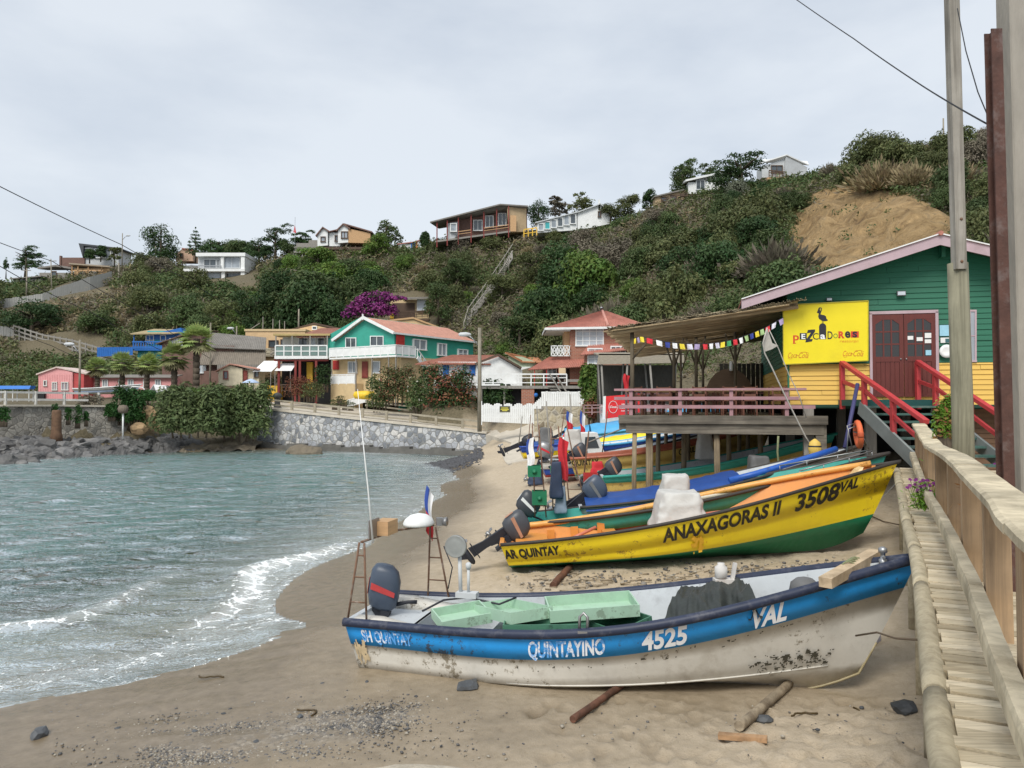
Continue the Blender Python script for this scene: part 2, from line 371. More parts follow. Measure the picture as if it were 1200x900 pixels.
for a,b,Y in((-900,430,90),(-300,455,92),(0,452,92),(100,440,92),(200,425,94),(300,400,100),(400,388,100),(470,374,102),(560,410,92),(650,405,84),(750,405,68),(850,405,55),(950,405,46),(1100,400,41),(1200,395,38),(1500,390,32),(2400,400,25),
                (-900,370,120),(-300,385,118),(0,388,116),(60,380,116),(130,376,115),(200,366,115),(300,350,121),(400,338,120),(480,334,118),(560,345,110),(650,325,104),(750,315,92),(850,305,80),(930,315,66),(1020,312,63),(1090,310,61),(950,250,84),(1020,232,73),(1090,238,71),(1200,290,54),(1500,270,46),(2400,260,40),
                (-900,300,180),(-300,330,168),(0,340,160),(60,333,158),(130,325,155),(190,314,150),(250,322,146),(300,314,146),(350,304,142),(400,296,140),(440,297,138),(490,296,136),(560,281,130),(620,275,127),(700,268,122),(780,243,116),(850,230,112),(930,214,106),(980,202,100),(1040,186,97),(1100,178,94),(1170,170,90),(1300,160,85),(1600,140,80),(2400,100,70)):cp(a,b,Y)
for a,b,Y in((-300,330,168),(0,340,160),(190,314,150),(350,304,142),(490,296,136),(620,275,127),(780,243,116),(930,214,106),(1100,178,94),(1300,160,85),(1600,140,80),(2400,100,70)):
    cp(a,b+18,Y*1.25);cp(a,b+60,Y*2.4)
CT=np.array(ctl);nC=len(CT)
def _phi(d):return d
A=np.zeros((nC+3,nC+3));D=np.hypot(CT[:,None,0]-CT[None,:,0],CT[:,None,1]-CT[None,:,1])
A[:nC,:nC]=D-np.eye(nC)*.0;A[:nC,nC]=1;A[:nC,nC+1]=CT[:,0];A[:nC,nC+2]=CT[:,1];A[nC:,:nC]=A[:nC,nC:].T
_w=np.linalg.lstsq(A,np.concatenate([CT[:,2],np.zeros(3)]),rcond=None)[0]
def zsurf(x,y):
    x=np.atleast_1d(np.asarray(x,float)).ravel();y=np.atleast_1d(np.asarray(y,float)).ravel();out=np.zeros_like(x)
    for i in range(0,len(x),20000):
        d=np.hypot(x[i:i+20000,None]-CT[None,:,0],y[i:i+20000,None]-CT[None,:,1])
        out[i:i+20000]=d@_w[:nC]+_w[nC]+_w[nC+1]*x[i:i+20000]+_w[nC+2]*y[i:i+20000]
    return out
def gz(x,y):return float(zsurf([x],[y])[0])
th=np.linspace(R(-100),R(100),560)
rr=[1.2]
while rr[-1]<700:
    r=rr[-1];rr.append(r*(1.0085 if r<26 else 1.011 if r<170 else 1.06))
rr=np.array(rr);nr,ntn=len(rr),len(th)
RR,TH=np.meshgrid(rr,th,indexing='ij');GX=(RR*np.sin(TH)).ravel();GY=(RR*np.cos(TH)).ravel();GZ=zsurf(GX,GY)
def wallstep(x,y,z):
    for(A0,B0,zmax,off)in((at(303,479,68.6),at(571,508,58.4),-.12,.3),(at(-320,474,47),at(150,477,64),1.0,.3)):
        A0=np.array((A0.x,A0.y));B0=np.array((B0.x,B0.y));d=B0-A0;Ld=np.hypot(*d)
        s_=((x-A0[0])*d[0]+(y-A0[1])*d[1])/Ld;h_=(-(x-A0[0])*d[1]+(y-A0[1])*d[0])/Ld
        k=np.clip(np.minimum(s_+.5,Ld-s_+.2)/.8,0,1)*np.clip((off-h_)/.3,0,1)*(h_>-9)
        lim=np.where(z>zmax,zmax+np.minimum((z-zmax)*.12,.25),z)
        z=z*(1-k)+lim*k
    return z
_z0=zsurf
def zsurf(x,y):
    x=np.atleast_1d(np.asarray(x,float)).ravel();y=np.atleast_1d(np.asarray(y,float)).ravel();return wallstep(x,y,_z0(x,y))
GZ=zsurf(GX,GY)
hill=np.clip((GZ-5.5)/5,0,1)*(GY>20)
near=np.clip((30-RR.ravel())/20,0,1)
dry=np.clip((GZ-.33)/.35,0,1)*(1-hill)
GZ=GZ+hill*(fbm(GX,GY,14,3)*1.6+fbm(GX,GY,3,5)*.35)
GZ=GZ+near*(1-hill)*fbm(GX*.22+GY*.12,GY-GX*.18,.22,61,2)*.014
GZ=GZ+(1-hill)*(fbm(GX,GY,2.2,9,3)*.03*np.clip(GZ*3+.3,0.2,1))
foot=fbm(GX,GY,.27,21,2);GZ=GZ+near*dry*(np.minimum(foot,.06)*.15+fbm(GX,GY,1.1,33,2)*.04)
sel_=np.where((RR.ravel()<24)&(np.abs(GX)<12)&(GZ>.3))[0];sx_,sy_=GX[sel_],GY[sel_];dz_=np.zeros(len(sel_));fr=np.random.default_rng(5)
for k in range(620):
    if k<420:fx_,fy_=fr.uniform(.2,7),fr.uniform(5.2,9.6)
    else:fx_,fy_=fr.uniform(-1,8.5),fr.uniform(11.5,15.2)
    an_=fr.uniform(0,3.14);s1,s2=fr.uniform(.10,.19),fr.uniform(.06,.10);near_=np.where((np.abs(sx_-fx_)<.5)&(np.abs(sy_-fy_)<.5))[0]
    if len(near_)==0:continue
    u_,v_=sx_[near_]-fx_,sy_[near_]-fy_;e_=((u_*math.cos(an_)+v_*math.sin(an_))/s1)**2+((v_*math.cos(an_)-u_*math.sin(an_))/s2)**2;d_=fr.uniform(.018,.05);dz_[near_]+=-d_*np.exp(-e_**1.6)+d_*.38*np.exp(-((np.sqrt(e_)-1.45)/.35)**2)
GZ[sel_]+=np.clip(dz_,-.08,.05)
me=bpy.data.meshes.new('ground')
idx=np.arange(nr*ntn).reshape(nr,ntn)
F=np.stack([idx[:-1,:-1],idx[:-1,1:],idx[1:,1:],idx[1:,:-1]],-1).reshape(-1,4)
me.vertices.add(nr*ntn);me.vertices.foreach_set('co',np.stack([GX,GY,GZ],-1).ravel())
me.loops.add(F.size);me.loops.foreach_set('vertex_index',F.ravel()[::-1].copy()if False else F[:,::-1].ravel())
me.polygons.add(len(F));me.polygons.foreach_set('loop_start',np.arange(0,F.size,4));me.polygons.foreach_set('loop_total',np.full(len(F),4))
me.polygons.foreach_set('use_smooth',np.ones(len(F),bool));me.update();me.validate()
PX=600+FPX*GX/np.maximum(GY,.1);PY=HOR-FPX*(GZ-CH)/np.maximum(GY,.1)
ncl=fbm(GX,GY,6,40)*26
cl=np.clip((1.05-np.sqrt(((PX-1018+ncl)/98)**2+((PY-270+ncl*.6)/58)**2))*5,0,1)*(GY>45)*(GY<95)
cl2=np.clip((1.0-np.sqrt(((PX-168)/26)**2+((PY-492)/18)**2))*3,0,1)*(GY>55)*(GY<80)
pb=G(415,848,.35)
peb=np.clip(1.0-np.abs((PY-833-(492-PX)*.144)/26),0,1)*np.clip((500-PX)/40,0,1)*np.clip((PX-120)/250,0,1)*.8
soil=np.maximum(np.clip((GZ-1.6+fbm(GX,GY,3,77)*.8)/1.6,0,1)*np.clip((GY-25+fbm(GX,GY,4,78)*3)/9,0,1),np.clip((GZ-.25)/.3,0,1)*np.clip((GY-52)/3,0,1)*(GX<-4))
gul=np.abs(fbm(GX*1.0+GZ*.25,GY*.35,3.2,55,3));gul2=np.abs(fbm(GX+GZ*.3,GZ*.5,1.1,56,3))
me.vertices.foreach_set('co',np.stack([GX,GY,GZ+cl*(fbm(GX,GY,9,57,2)*1.0+gul*2.2+gul2*.8-.9)],-1).ravel());me.update()
ca=me.color_attributes.new('mask','FLOAT_COLOR','POINT')
ca.data.foreach_set('color',np.stack([soil,np.maximum(cl,cl2),peb,np.ones_like(cl)],-1).astype(np.float32).ravel())
gm,t,b=nodes_of('ground');N=t.nodes.new;L=t.links.new
geo=N('ShaderNodeNewGeometry');msk=N('ShaderNodeAttribute');msk.attribute_name='mask';sp=N('ShaderNodeSeparateColor');L(msk.outputs['Color'],sp.inputs[0])
def noi(s,d=6,r=.6,dist=0):
    n=N('ShaderNodeTexNoise');n.inputs['Scale'].default_value=s;n.inputs['Detail'].default_value=d;n.inputs['Roughness'].default_value=r;n.inputs['Distortion'].default_value=dist;L(geo.outputs['Position'],n.inputs[0]);return n
def ramp(src,stops):
    c=N('ShaderNodeValToRGB');e=c.color_ramp.elements
    e[0].position=stops[0][0];e[0].color=(*stops[0][1],1);e[1].position=stops[-1][0];e[1].color=(*stops[-1][1],1)
    for p,q in stops[1:-1]:x=e.new(p);x.color=(*q,1)
    L(src,c.inputs[0]);return c
def mrg(src,a,b_,c=0,d=1):
    m_=N('ShaderNodeMapRange');m_.inputs[1].default_value=a;m_.inputs[2].default_value=b_;m_.inputs[3].default_value=c;m_.inputs[4].default_value=d;L(src,m_.inputs[0]);return m_
def mixc(f,a,b_,mode='MIX'):
    x=N('ShaderNodeMixRGB');x.blend_type=mode
    (L(f,x.inputs[0])if not isinstance(f,(int,float))else setattr(x.inputs[0],'default_value',f))
    (L(a,x.inputs[1])if not isinstance(a,tuple)else setattr(x.inputs[1],'default_value',(*a,1)))
    (L(b_,x.inputs[2])if not isinstance(b_,tuple)else setattr(x.inputs[2],'default_value',(*b_,1)))
    return x
px=N('ShaderNodeSeparateXYZ');L(geo.outputs['Position'],px.inputs[0])
nA=noi(.8,7);nB=noi(6,8,.7);nC_=noi(60,3)
sand=ramp(nB.outputs[0],[(.22,(.30,.235,.155)),(.42,(.44,.36,.255)),(.6,(.49,.405,.295)),(.8,(.58,.49,.37))])
sp1=N('ShaderNodeTexVoronoi');sp1.inputs['Scale'].default_value=26;L(geo.outputs['Position'],sp1.inputs[0])
spk=mrg(sp1.outputs[0],.05,.14,1,0)
sp2=mrg(nB.outputs[0],.48,.62,0,1)
spm=N('ShaderNodeMath');spm.operation='MULTIPLY';L(spk.outputs[0],spm.inputs[0]);L(sp2.outputs[0],spm.inputs[1])
sand2=mixc(spm.outputs[0],sand.outputs[0],(.10,.085,.065))
wz=N('ShaderNodeMath');wz.operation='MULTIPLY_ADD';wz.inputs[1].default_value=.20;wz.inputs[2].default_value=-.10;L(nA.outputs[0],wz.inputs[0])
wz2=N('ShaderNodeMath');wz2.operation='ADD';L(px.outputs[2],wz2.inputs[0]);L(wz.outputs[0],wz2.inputs[1])
wet=mrg(wz2.outputs[0],.24,.47,1,0)
wetr=ramp(nB.outputs[0],[(.3,(.150,.116,.074)),(.55,(.205,.160,.105)),(.75,(.245,.193,.130))]);wetc=mixc(wet.outputs[0],sand2.outputs[0],wetr.outputs[0]);
shal=mrg(px.outputs[2],.03,-.10,0,1);wetc=mixc(shal.outputs[0],wetc.outputs[0],(.34,.30,.22));deep=mrg(px.outputs[2],-.15,-1.0,0,1);wetc=mixc(deep.outputs[0],wetc.outputs[0],(.06,.10,.085))
vp=N('ShaderNodeTexVoronoi');vp.inputs['Scale'].default_value=22;vp.inputs['Randomness'].default_value=1;L(geo.outputs['Position'],vp.inputs[0])
vps=N('ShaderNodeSeparateColor');L(vp.outputs['Color'],vps.inputs[0])
pc=ramp(vps.outputs[0],[(0,(.05,.05,.05)),(.5,(.16,.15,.14)),(.8,(.28,.25,.21)),(1,(.42,.38,.32))])
pf=N("ShaderNodeMath");pf.operation="MULTIPLY";L(sp.outputs[2],pf.inputs[0]);L(mrg(nB.outputs[0],.4,.6).outputs[0],pf.inputs[1])
c3=mixc(pf.outputs[0],wetc.outputs[0],pc.outputs[0])
soilc=ramp(nB.outputs[0],[(.25,(.06,.05,.03)),(.5,(.12,.10,.06)),(.75,(.20,.165,.105))])
c4=mixc(sp.outputs[0],c3.outputs[0],soilc.outputs[0])
mw=N('ShaderNodeMapping');mw.inputs['Scale'].default_value=(.5,.5,.12);L(geo.outputs['Position'],mw.inputs[0])
nW=N('ShaderNodeTexNoise');nW.inputs['Scale'].default_value=1.2;nW.inputs['Detail'].default_value=9;nW.inputs['Roughness'].default_value=.7;nW.inputs['Distortion'].default_value=1.2;L(mw.outputs[0],nW.inputs[0])
clc=ramp(nW.outputs[0],[(.28,(.16,.10,.05)),(.42,(.36,.235,.105)),(.56,(.50,.34,.165)),(.72,(.28,.21,.12))])
c5=mixc(sp.outputs[1],c4.outputs[0],clc.outputs[0])
L(c5.outputs[0],b.inputs['Base Color'])
wl=N('ShaderNodeMath');wl.operation='MULTIPLY';L(wet.outputs[0],wl.inputs[0]);inv=mrg(sp.outputs[0],0,1,1,0);L(inv.outputs[0],wl.inputs[1])
rg=mrg(wl.outputs[0],0,1,.95,.20);L(rg.outputs[0],b.inputs['Roughness']);b.inputs['Specular IOR Level'].default_value=.4
hgt=N('ShaderNodeMath');hgt.operation='MULTIPLY_ADD';hgt.inputs[1].default_value=.25;L(nC_.outputs[0],hgt.inputs[0]);L(nB.outputs[0],hgt.inputs[2])
hg2=N('ShaderNodeMath');hg2.operation='MULTIPLY_ADD';hg2.inputs[1].default_value=40.0;L(sp.outputs[1],hg2.inputs[0])
nWm=N('ShaderNodeMath');nWm.operation='MULTIPLY';L(nW.outputs[0],nWm.inputs[0]);L(sp.outputs[1],nWm.inputs[1]);L(nWm.outputs[0],hg2.inputs[0]);L(hgt.outputs[0],hg2.inputs[2])
bp=N('ShaderNodeBump');bp.inputs['Distance'].default_value=.05;bst=mrg(wl.outputs[0],0,1,.9,.20);L(bst.outputs[0],bp.inputs['Strength']);L(hg2.outputs[0],bp.inputs['Height']);L(bp.outputs[0],b.inputs['Normal'])
obj('ground',me,gm,kind='structure')
def shore_d(x,y):
    """distance to the beach's waterline"""
    x=np.asarray(x);y=np.asarray(y);best=np.full(x.shape,1e9)
    for i in range(len(SH_A)-1):
        a,b2=SH_A[i],SH_A[i+1];d=b2-a;t_=np.clip(((x-a[0])*d[0]+(y-a[1])*d[1])/(d@d),0,1)
        best=np.minimum(best,np.hypot(x-a[0]-t_*d[0],y-a[1]-t_*d[1]))
    return best
thw=np.linspace(R(-88),R(8),420);rw=[5.0]
while rw[-1]<420:rw.append(rw[-1]*(1.006 if rw[-1]<80 else 1.05))
rw=np.array(rw);RW,TW=np.meshgrid(rw,thw,indexing='ij');WX=(RW*np.sin(TW)).ravel();WY=(RW*np.cos(TW)).ravel()
bed=zsurf(WX,WY);sdw=shore_d(WX,WY)
amp=np.clip(-bed/.5,0,1)
wav=fbm(WX*.8+WY*.35,WY*1.9-WX*.5,1.3,50,3)*.08+fbm(WX,WY*1.6,5,60,3)*.06
WZ=amp*wav
fx=fbm(WX,WY,3.0,70,2)
br_d=sdw+fx*.5
act=np.clip(1-np.abs(WY-17.8)/4.6,0,1)**.7
br1=np.exp(-((br_d-1.1)/.38)**2)*(bed<.02)*act
act2=np.clip(1-np.abs(WY-13.5)/5,0,1)**.5
br2=np.exp(-((br_d-3.1)/.4)**2)*(bed<.02)*act2
WZ=WZ+br1*.15+br2*.11
runup=np.exp(-((WY-12.6-(WX+4.5)*.25)/1.5)**2)
film=(bed>-.02)&(bed<.012+.19*runup+.02*fx)
WZ=np.where(bed>-.02,np.where(film,bed+.012,-.25),WZ)
foam=np.exp(-((br_d-.8)/.26)**2)*act*1.25+np.exp(-((br_d-3.0)/.25)**2)*act2*.55+np.clip(1-sdw/4.5,0,1)*.20+np.clip(1-sdw/.8,0,1)*.16
edge=np.clip(1-np.abs(bed-(.012+.19*runup+.02*fx))/.03,0,1)*(bed>-.02)
foam=np.maximum(foam,edge*.50)
foam=foam*(sdw<8)
for p in SHORE[16:24]:
    foam=np.maximum(foam,.42*np.clip(1-np.hypot(WX-p.x,WY-p.y)/5.0,0,1))
me=bpy.data.meshes.new('sea');idx=np.arange(len(rw)*len(thw)).reshape(len(rw),len(thw))
F=np.stack([idx[:-1,:-1],idx[1:,:-1],idx[1:,1:],idx[:-1,1:]],-1).reshape(-1,4)
keep=(bed[F]<.26).any(1);F=F[keep]
me.vertices.add(len(WX));me.vertices.foreach_set('co',np.stack([WX,WY,WZ],-1).ravel())
me.loops.add(F.size);me.loops.foreach_set('vertex_index',F.ravel());me.polygons.add(len(F));me.polygons.foreach_set('loop_start',np.arange(0,F.size,4));me.polygons.foreach_set('loop_total',np.full(len(F),4))
me.polygons.foreach_set('use_smooth',np.ones(len(F),bool));me.update();me.validate()
ca=me.color_attributes.new('mask','FLOAT_COLOR','POINT')
ca.data.foreach_set('color',np.stack([np.clip(-bed/1.15,0,1),np.clip(foam,0,1),np.zeros_like(bed),np.ones_like(bed)],-1).astype(np.float32).ravel())
wm,t,b=nodes_of('sea water');N=t.nodes.new;L=t.links.new
geo=N('ShaderNodeNewGeometry');msk=N('ShaderNodeAttribute');msk.attribute_name='mask';sp=N('ShaderNodeSeparateColor');L(msk.outputs['Color'],sp.inputs[0])
nb=noi(.25,4);body=ramp(nb.outputs[0],[(.3,(.035,.115,.10)),(.7,(.065,.165,.14))])
df=N('ShaderNodeBsdfDiffuse');L(body.outputs[0],df.inputs[0]);trn=N('ShaderNodeBsdfTransparent');trn.inputs[0].default_value=(.93,.96,.94,1)
tf=mrg(sp.outputs[0],0.0,.85,.10,.97);ms=N('ShaderNodeMixShader');L(tf.outputs[0],ms.inputs[0]);L(trn.outputs[0],ms.inputs[1]);L(df.outputs[0],ms.inputs[2])
gl=N('ShaderNodeBsdfGlossy');gl.inputs['Roughness'].default_value=.12;gl.inputs[0].default_value=(.92,.97,.96,1)
fr=N('ShaderNodeFresnel');fr.inputs[0].default_value=1.33
mpw=N('ShaderNodeMapping');mpw.inputs['Scale'].default_value=(1.0,1.9,1);mpw.inputs['Rotation'].default_value=(0,0,R(12));L(geo.outputs['Position'],mpw.inputs[0])
r1=N('ShaderNodeTexNoise');r1.inputs['Scale'].default_value=.75;r1.inputs['Detail'].default_value=5;r1.inputs['Roughness'].default_value=.6;r1.inputs['Distortion'].default_value=.5;L(mpw.outputs[0],r1.inputs[0])
bw=N('ShaderNodeBump');bw.inputs['Distance'].default_value=1.5;bw.inputs['Strength'].default_value=1.0;L(r1.outputs[0],bw.inputs['Height'])
L(bw.outputs[0],gl.inputs['Normal']);L(bw.outputs[0],fr.inputs['Normal'])
m2=N('ShaderNodeMixShader');L(fr.outputs[0],m2.inputs[0]);L(ms.outputs[0],m2.inputs[1]);L(gl.outputs[0],m2.inputs[2])
fo=N('ShaderNodeBsdfDiffuse');fo.inputs[0].default_value=(.80,.82,.81,1)
mpf=N('ShaderNodeMapping');mpf.inputs['Scale'].default_value=(1,1,1);L(geo.outputs['Position'],mpf.inputs[0])
vf=N('ShaderNodeTexVoronoi');vf.feature='DISTANCE_TO_EDGE';vf.inputs['Scale'].default_value=3.2
wf=noi(2.2,4,.6);wfm=mixc(.35,geo.outputs['Position'],wf.outputs['Color']);L(wfm.outputs[0],vf.inputs[0])
lace=mrg(vf.outputs[0],.0,.13,.72,0.0);nf2=noi(7,6,.7);nf3=mrg(nf2.outputs[0],.35,.7,-.35,.45)
a1=N('ShaderNodeMath');a1.operation='ADD';L(lace.outputs[0],a1.inputs[0]);L(nf3.outputs[0],a1.inputs[1])
a2=N('ShaderNodeMath');a2.operation='ADD';L(a1.outputs[0],a2.inputs[0]);L(sp.outputs[1],a2.inputs[1])
a3=mrg(a2.outputs[0],.92,1.15,0,.95)
lim=mrg(sp.outputs[1],.04,.2,0,1);a4=N('ShaderNodeMath');a4.operation='MULTIPLY';L(a3.outputs[0],a4.inputs[0]);L(lim.outputs[0],a4.inputs[1]);milk=N('ShaderNodeMath');milk.operation='MULTIPLY';milk.inputs[1].default_value=.42;L(sp.outputs[1],milk.inputs[0]);a5=N('ShaderNodeMath');a5.operation='MAXIMUM';L(a4.outputs[0],a5.inputs[0]);L(milk.outputs[0],a5.inputs[1]);a4=a5
m3=N('ShaderNodeMixShader');L(a4.outputs[0],m3.inputs[0]);L(m2.outputs[0],m3.inputs[1]);L(fo.outputs[0],m3.inputs[2])
L(m3.outputs[0],t.nodes['Material Output'].inputs[0])
obj('sea',me,wm,kind='structure')
# ================================================================= village: frames in photo pixels scaled to their distance
class Fr:
    """a thing whose front plane stands Y metres ahead with its corner at photo pixel (px,py); local units: pixels at that distance"""
    def __init__(s,name,label,cat,px,py,Y,yaw=0.0,group=None):
        s.s=Y/FPX;s.px=px;s.py=py;s.yaw=R(yaw);s.Y=Y
        s.o=thing(name,label,cat,((px-600)*s.s,Y,CH+(HOR-py)*s.s),s.yaw,group)
        s.c=math.cos(s.yaw);s.n=max(abs(math.sin(s.yaw)),.05)
    def f(s,px,py,d=0.0):
        r=at(px,py,1.0)-Vector((0,0,CH));ya=Vector((-math.sin(s.yaw),math.cos(s.yaw),0));xa=Vector((math.cos(s.yaw),math.sin(s.yaw),0));O=Vector(s.o.location)-ya*(d*s.s)
        P=Vector((0,0,CH))+r*((O-Vector((0,0,CH))).dot(ya)/r.dot(ya))-O
        return Vector((P.dot(xa)/s.s,-d,P.z/s.s))
    def sd(s,px,py,d=0.0):return Vector((d,(px-s.px)/s.n,s.py-py))
    def build(s,mb,name,m,parent=None,**kw):return mb.build(name,m,parent or s.o,s.s,**kw)
    def m(s,metres):return metres/s.s
def win(F,x0,x1,y0,y1,fm,gm_,nx=2,nz=1,d=0.0,pl=None,t=1.0,name='window',parent=None):
    """window: frame bars as the part, glass as its sub-part"""
    P=pl or F.f;a=MB();th_=max(t,.6)
    def bar(xa,xb,ya,yb,dd):
        p=[P(xa,yb,d+dd),P(xb,yb,d+dd),P(xb,ya,d+dd),P(xa,ya,d+dd)]
        n=(P(xa,ya,d-1)-P(xa,ya,d))
        a.prism(p,n*(dd+1.2))
    bar(x0-th_*.5,x0+th_*.5,y0,y1,1.0);bar(x1-th_*.5,x1+th_*.5,y0,y1,1.0)
    bar(x0-th_*.5,x1+th_*.5,y0-th_*.5,y0+th_*.5,1.1);bar(x0-th_*.7,x1+th_*.7,y1-th_*.5,y1+th_*.6,1.4)
    for i in range(1,nx):x=x0+(x1-x0)*i/nx;bar(x-th_*.35,x+th_*.35,y0,y1,.8)
    for i in range(1,nz):y=y0+(y1-y0)*i/nz;bar(x0,x1,y-th_*.3,y+th_*.3,.7)
    fo_=F.build(a,name,fm,parent)
    g=MB();g.prism([P(x0,y1,d+.25),P(x1,y1,d+.25),P(x1,y0,d+.25),P(x0,y0,d+.25)],(P(x0,y0,d-1)-P(x0,y0,d))*.5)
    F.build(g,'pane',gm_,fo_)
    return fo_
def door(F,x0,x1,y0,y1,m,d=0.0,pl=None,name='door'):
    P=pl or F.f;a=MB();n=(P(x0,y0,d-1)-P(x0,y0,d))
    a.prism([P(x0,y1,d+.5),P(x1,y1,d+.5),P(x1,y0,d+.5),P(x0,y0,d+.5)],n*.8)
    for xa,xb,ya,yb in((x0+.8,x1-.8,y0+1.2,(y0+y1)/2-.8),(x0+.8,x1-.8,(y0+y1)/2+.8,y1-1)):
        if xb>xa:a.prism([P(xa,yb,d+.8),P(xb,yb,d+.8),P(xb,ya,d+.8),P(xa,ya,d+.8)],n*.6)
    return F.build(a,name,m)
def railing(F,pts,h,n,m,name='railing',bars=2,t=1.2,parent=None,solid=None,cap=1.2):
    """posts, rails (or a boarded panel) along local points"""
    a=MB();P=[Vector(p)for p in pts]
    for p,q in zip(P,P[1:]):
        k=max(1,int(round((q-p).length/n)))
        for i in range(k+1):c=p.lerp(q,i/k);a.beam(c,c+Vector((0,0,h)),t,t)
        a.beam(p+Vector((0,0,h)),q+Vector((0,0,h)),cap,cap)
        if solid:
            a.beam(p+Vector((0,0,h*.5)),q+Vector((0,0,h*.5)),t*.5,h*.82)
        else:
            for j in range(bars):z=h*(j+.6)/(bars+.3);a.beam(p+Vector((0,0,z)),q+Vector((0,0,z)),t*.6,t*.8)
    return F.build(a,name,m,parent)
white=mat('white paint',(.74,.75,.74),.6,.1,2,stain=(.45,.43,.38),stain_amt=.35)
offw=mat('off-white plaster',(.62,.62,.58),.8,.12,1.5,stain=(.35,.33,.29),stain_amt=.4)
greyw=mat('pale grey render',(.52,.54,.55),.75,.1,1.5,stain=(.3,.3,.29),stain_amt=.4)
cream=mat('cream plaster',(.58,.44,.25),.8,.12,1.5,stain=(.32,.25,.15),stain_amt=.4)
peach=mat('peach plaster',(.62,.43,.24),.8,.12,1.5,stain=(.38,.26,.15),stain_amt=.3)
tan_=mat('tan boards',(.50,.31,.16),.75,.18,2,stretch=(1,1,12))
ply=mat('plywood',(.47,.35,.21),.75,.18,1.2)
brownw=mat('dark brown timber',(.10,.065,.045),.8,.3,2)
greyt=mat('weathered grey timber',(.25,.235,.21),.85,.3,3,stretch=(6,6,1))
greyb=mat('grey board fence',(.33,.33,.31),.85,.2,1.5,stretch=(8,8,.5))
dark=mat('near-black shade fill',(.018,.018,.02),.8,.2)  # near-black colour, mostly painted in place of unlit space
asbs=mat('grey roof sheet',(.21,.195,.175),.9,.2,1,stain=(.12,.11,.09),stain_amt=.5)
redt=mat('terracotta roof',(.40,.165,.125),.75,.22,2,stain=(.24,.10,.08),stain_amt=.5)
redt2=mat('faded red roof',(.42,.215,.16),.75,.2,2,stain=(.26,.12,.09),stain_amt=.5)
rusty=mat('rusted roof sheet',(.33,.14,.10),.8,.3,2,stain=(.16,.08,.05),stain_amt=.6)
strawr=mat('straw coloured roof',(.42,.34,.20),.9,.2,2)
green_p=mat('sea green paint',(.045,.33,.25),.6,.1,1.5,stain=(.03,.2,.15),stain_amt=.4)
turq=mat('turquoise paint',(.05,.36,.38),.6,.12)
blue_p=mat('blue paint',(.02,.13,.42),.5,.15)
red_p=mat('red paint',(.42,.035,.03),.55,.15)
brick=brick_mat('brick wall',(.36,.13,.075),(.29,.10,.06),(.30,.22,.17))
pinkp=mat('pink paint',(.72,.34,.34),.7,.14,2,stretch=(10,10,.4),stain=(.45,.2,.19),stain_amt=.4)
yellow_p=mat('yellow paint',(.78,.48,.05),.6,.12)
conc=mat('pale concrete',(.50,.45,.37),.9,.15,1.5,bump=.2,stain=(.3,.27,.21),stain_amt=.4)
concd=mat('dark wet concrete',(.11,.105,.095),.7,.35,1.5,bump=.4,bscale=8)
gla=glass_mat('window glass',(.06,.075,.085));glb=glass_mat('curtained glass',(.26,.29,.32),.15);glw=glass_mat('pale curtain behind glass',(.42,.46,.50),.2)
metal=mat('galvanised steel',(.35,.36,.37),.4,.15,metal=.8)
tarpw=mat('white canvas',(.78,.78,.78),.7,.06)
bluet=mat('blue tarpaulin',(.025,.16,.52),.45,.15,3,bump=.3,bscale=5)
stonew=stone_mat('harbour wall stone',2.7,[(.10,.11,.12),(.27,.28,.30),(.36,.37,.38),(.47,.45,.42)],(.22,.215,.20),.07)
stonef=stone_mat('yellowish field stone',2.4,[(.16,.13,.09),(.33,.28,.19),(.44,.39,.28),(.25,.23,.2)],(.40,.36,.28),.09)
def posts(F,name,m,segs,w,h=None,tube=False):
    for p,q in segs:
        mb=MB()
        if tube:mb.tube([p,q],w,6)
        else:mb.beam(p,q,w,h or w)
        F.build(mb,name,m)
def mono_roof(F,pts,th_,m,name='roof',parent=None):
    """slab through 4 local points"""
    a=MB();a.prism(pts,(0,0,-th_));return F.build(a,name,m,parent)
def croof(F,p00,p10,p11,p01,n,h,m,name='roof',th_=1.0,parent=None):
    a=MB();a.corr(p00,p10,p11,p01,n,h,th=th_);return F.build(a,name,m,parent)
a=at(303,479,68.6);b_=at(571,508,58.4);foot_a=G(300,525.2,0)-Vector((0,0,.4));foot_b=G(571,534.5,0)-Vector((0,0,.4))
wl=thing('stone_wall','grey stone sea wall holding up the ramp road above the water','stone wall',(a.x,a.y,0))
def rel(p):return Vector(p)-Vector((a.x,a.y,0))
mb=MB();n=24
up_dir=Vector((b_.y-a.y,-(b_.x-a.x),0)).normalized();
if up_dir.y>0:up_dir=-up_dir
top=[a.lerp(b_,i/n)for i in range(n+1)];bot=[foot_a.lerp(foot_b,i/n)for i in range(n+1)]
back=-up_dir*.6
for i in range(n):
    mb.quad(rel(bot[i]),rel(bot[i+1]),rel(top[i+1]),rel(top[i]));mb.quad(rel(top[i]),rel(top[i+1]),rel(top[i+1]+back),rel(top[i]+back))
mb.quad(rel(bot[n]),rel(bot[n]+back),rel(top[n]+back),rel(top[n]));mb.quad(rel(bot[0]),rel(top[0]),rel(top[0]+back),rel(bot[0]+back));mb.quad(rel(bot[0]+back),rel(top[0]+back),rel(top[n]+back),rel(bot[n]+back))
mb.build('stonework',stonew,wl)
mb=MB();mb.beam(rel(top[0])+Vector((0,0,.06))-up_dir*.25,rel(top[n])+Vector((0,0,.06))-up_dir*.25,.75,.16);mb.build('coping',conc,wl)
mb=MB()
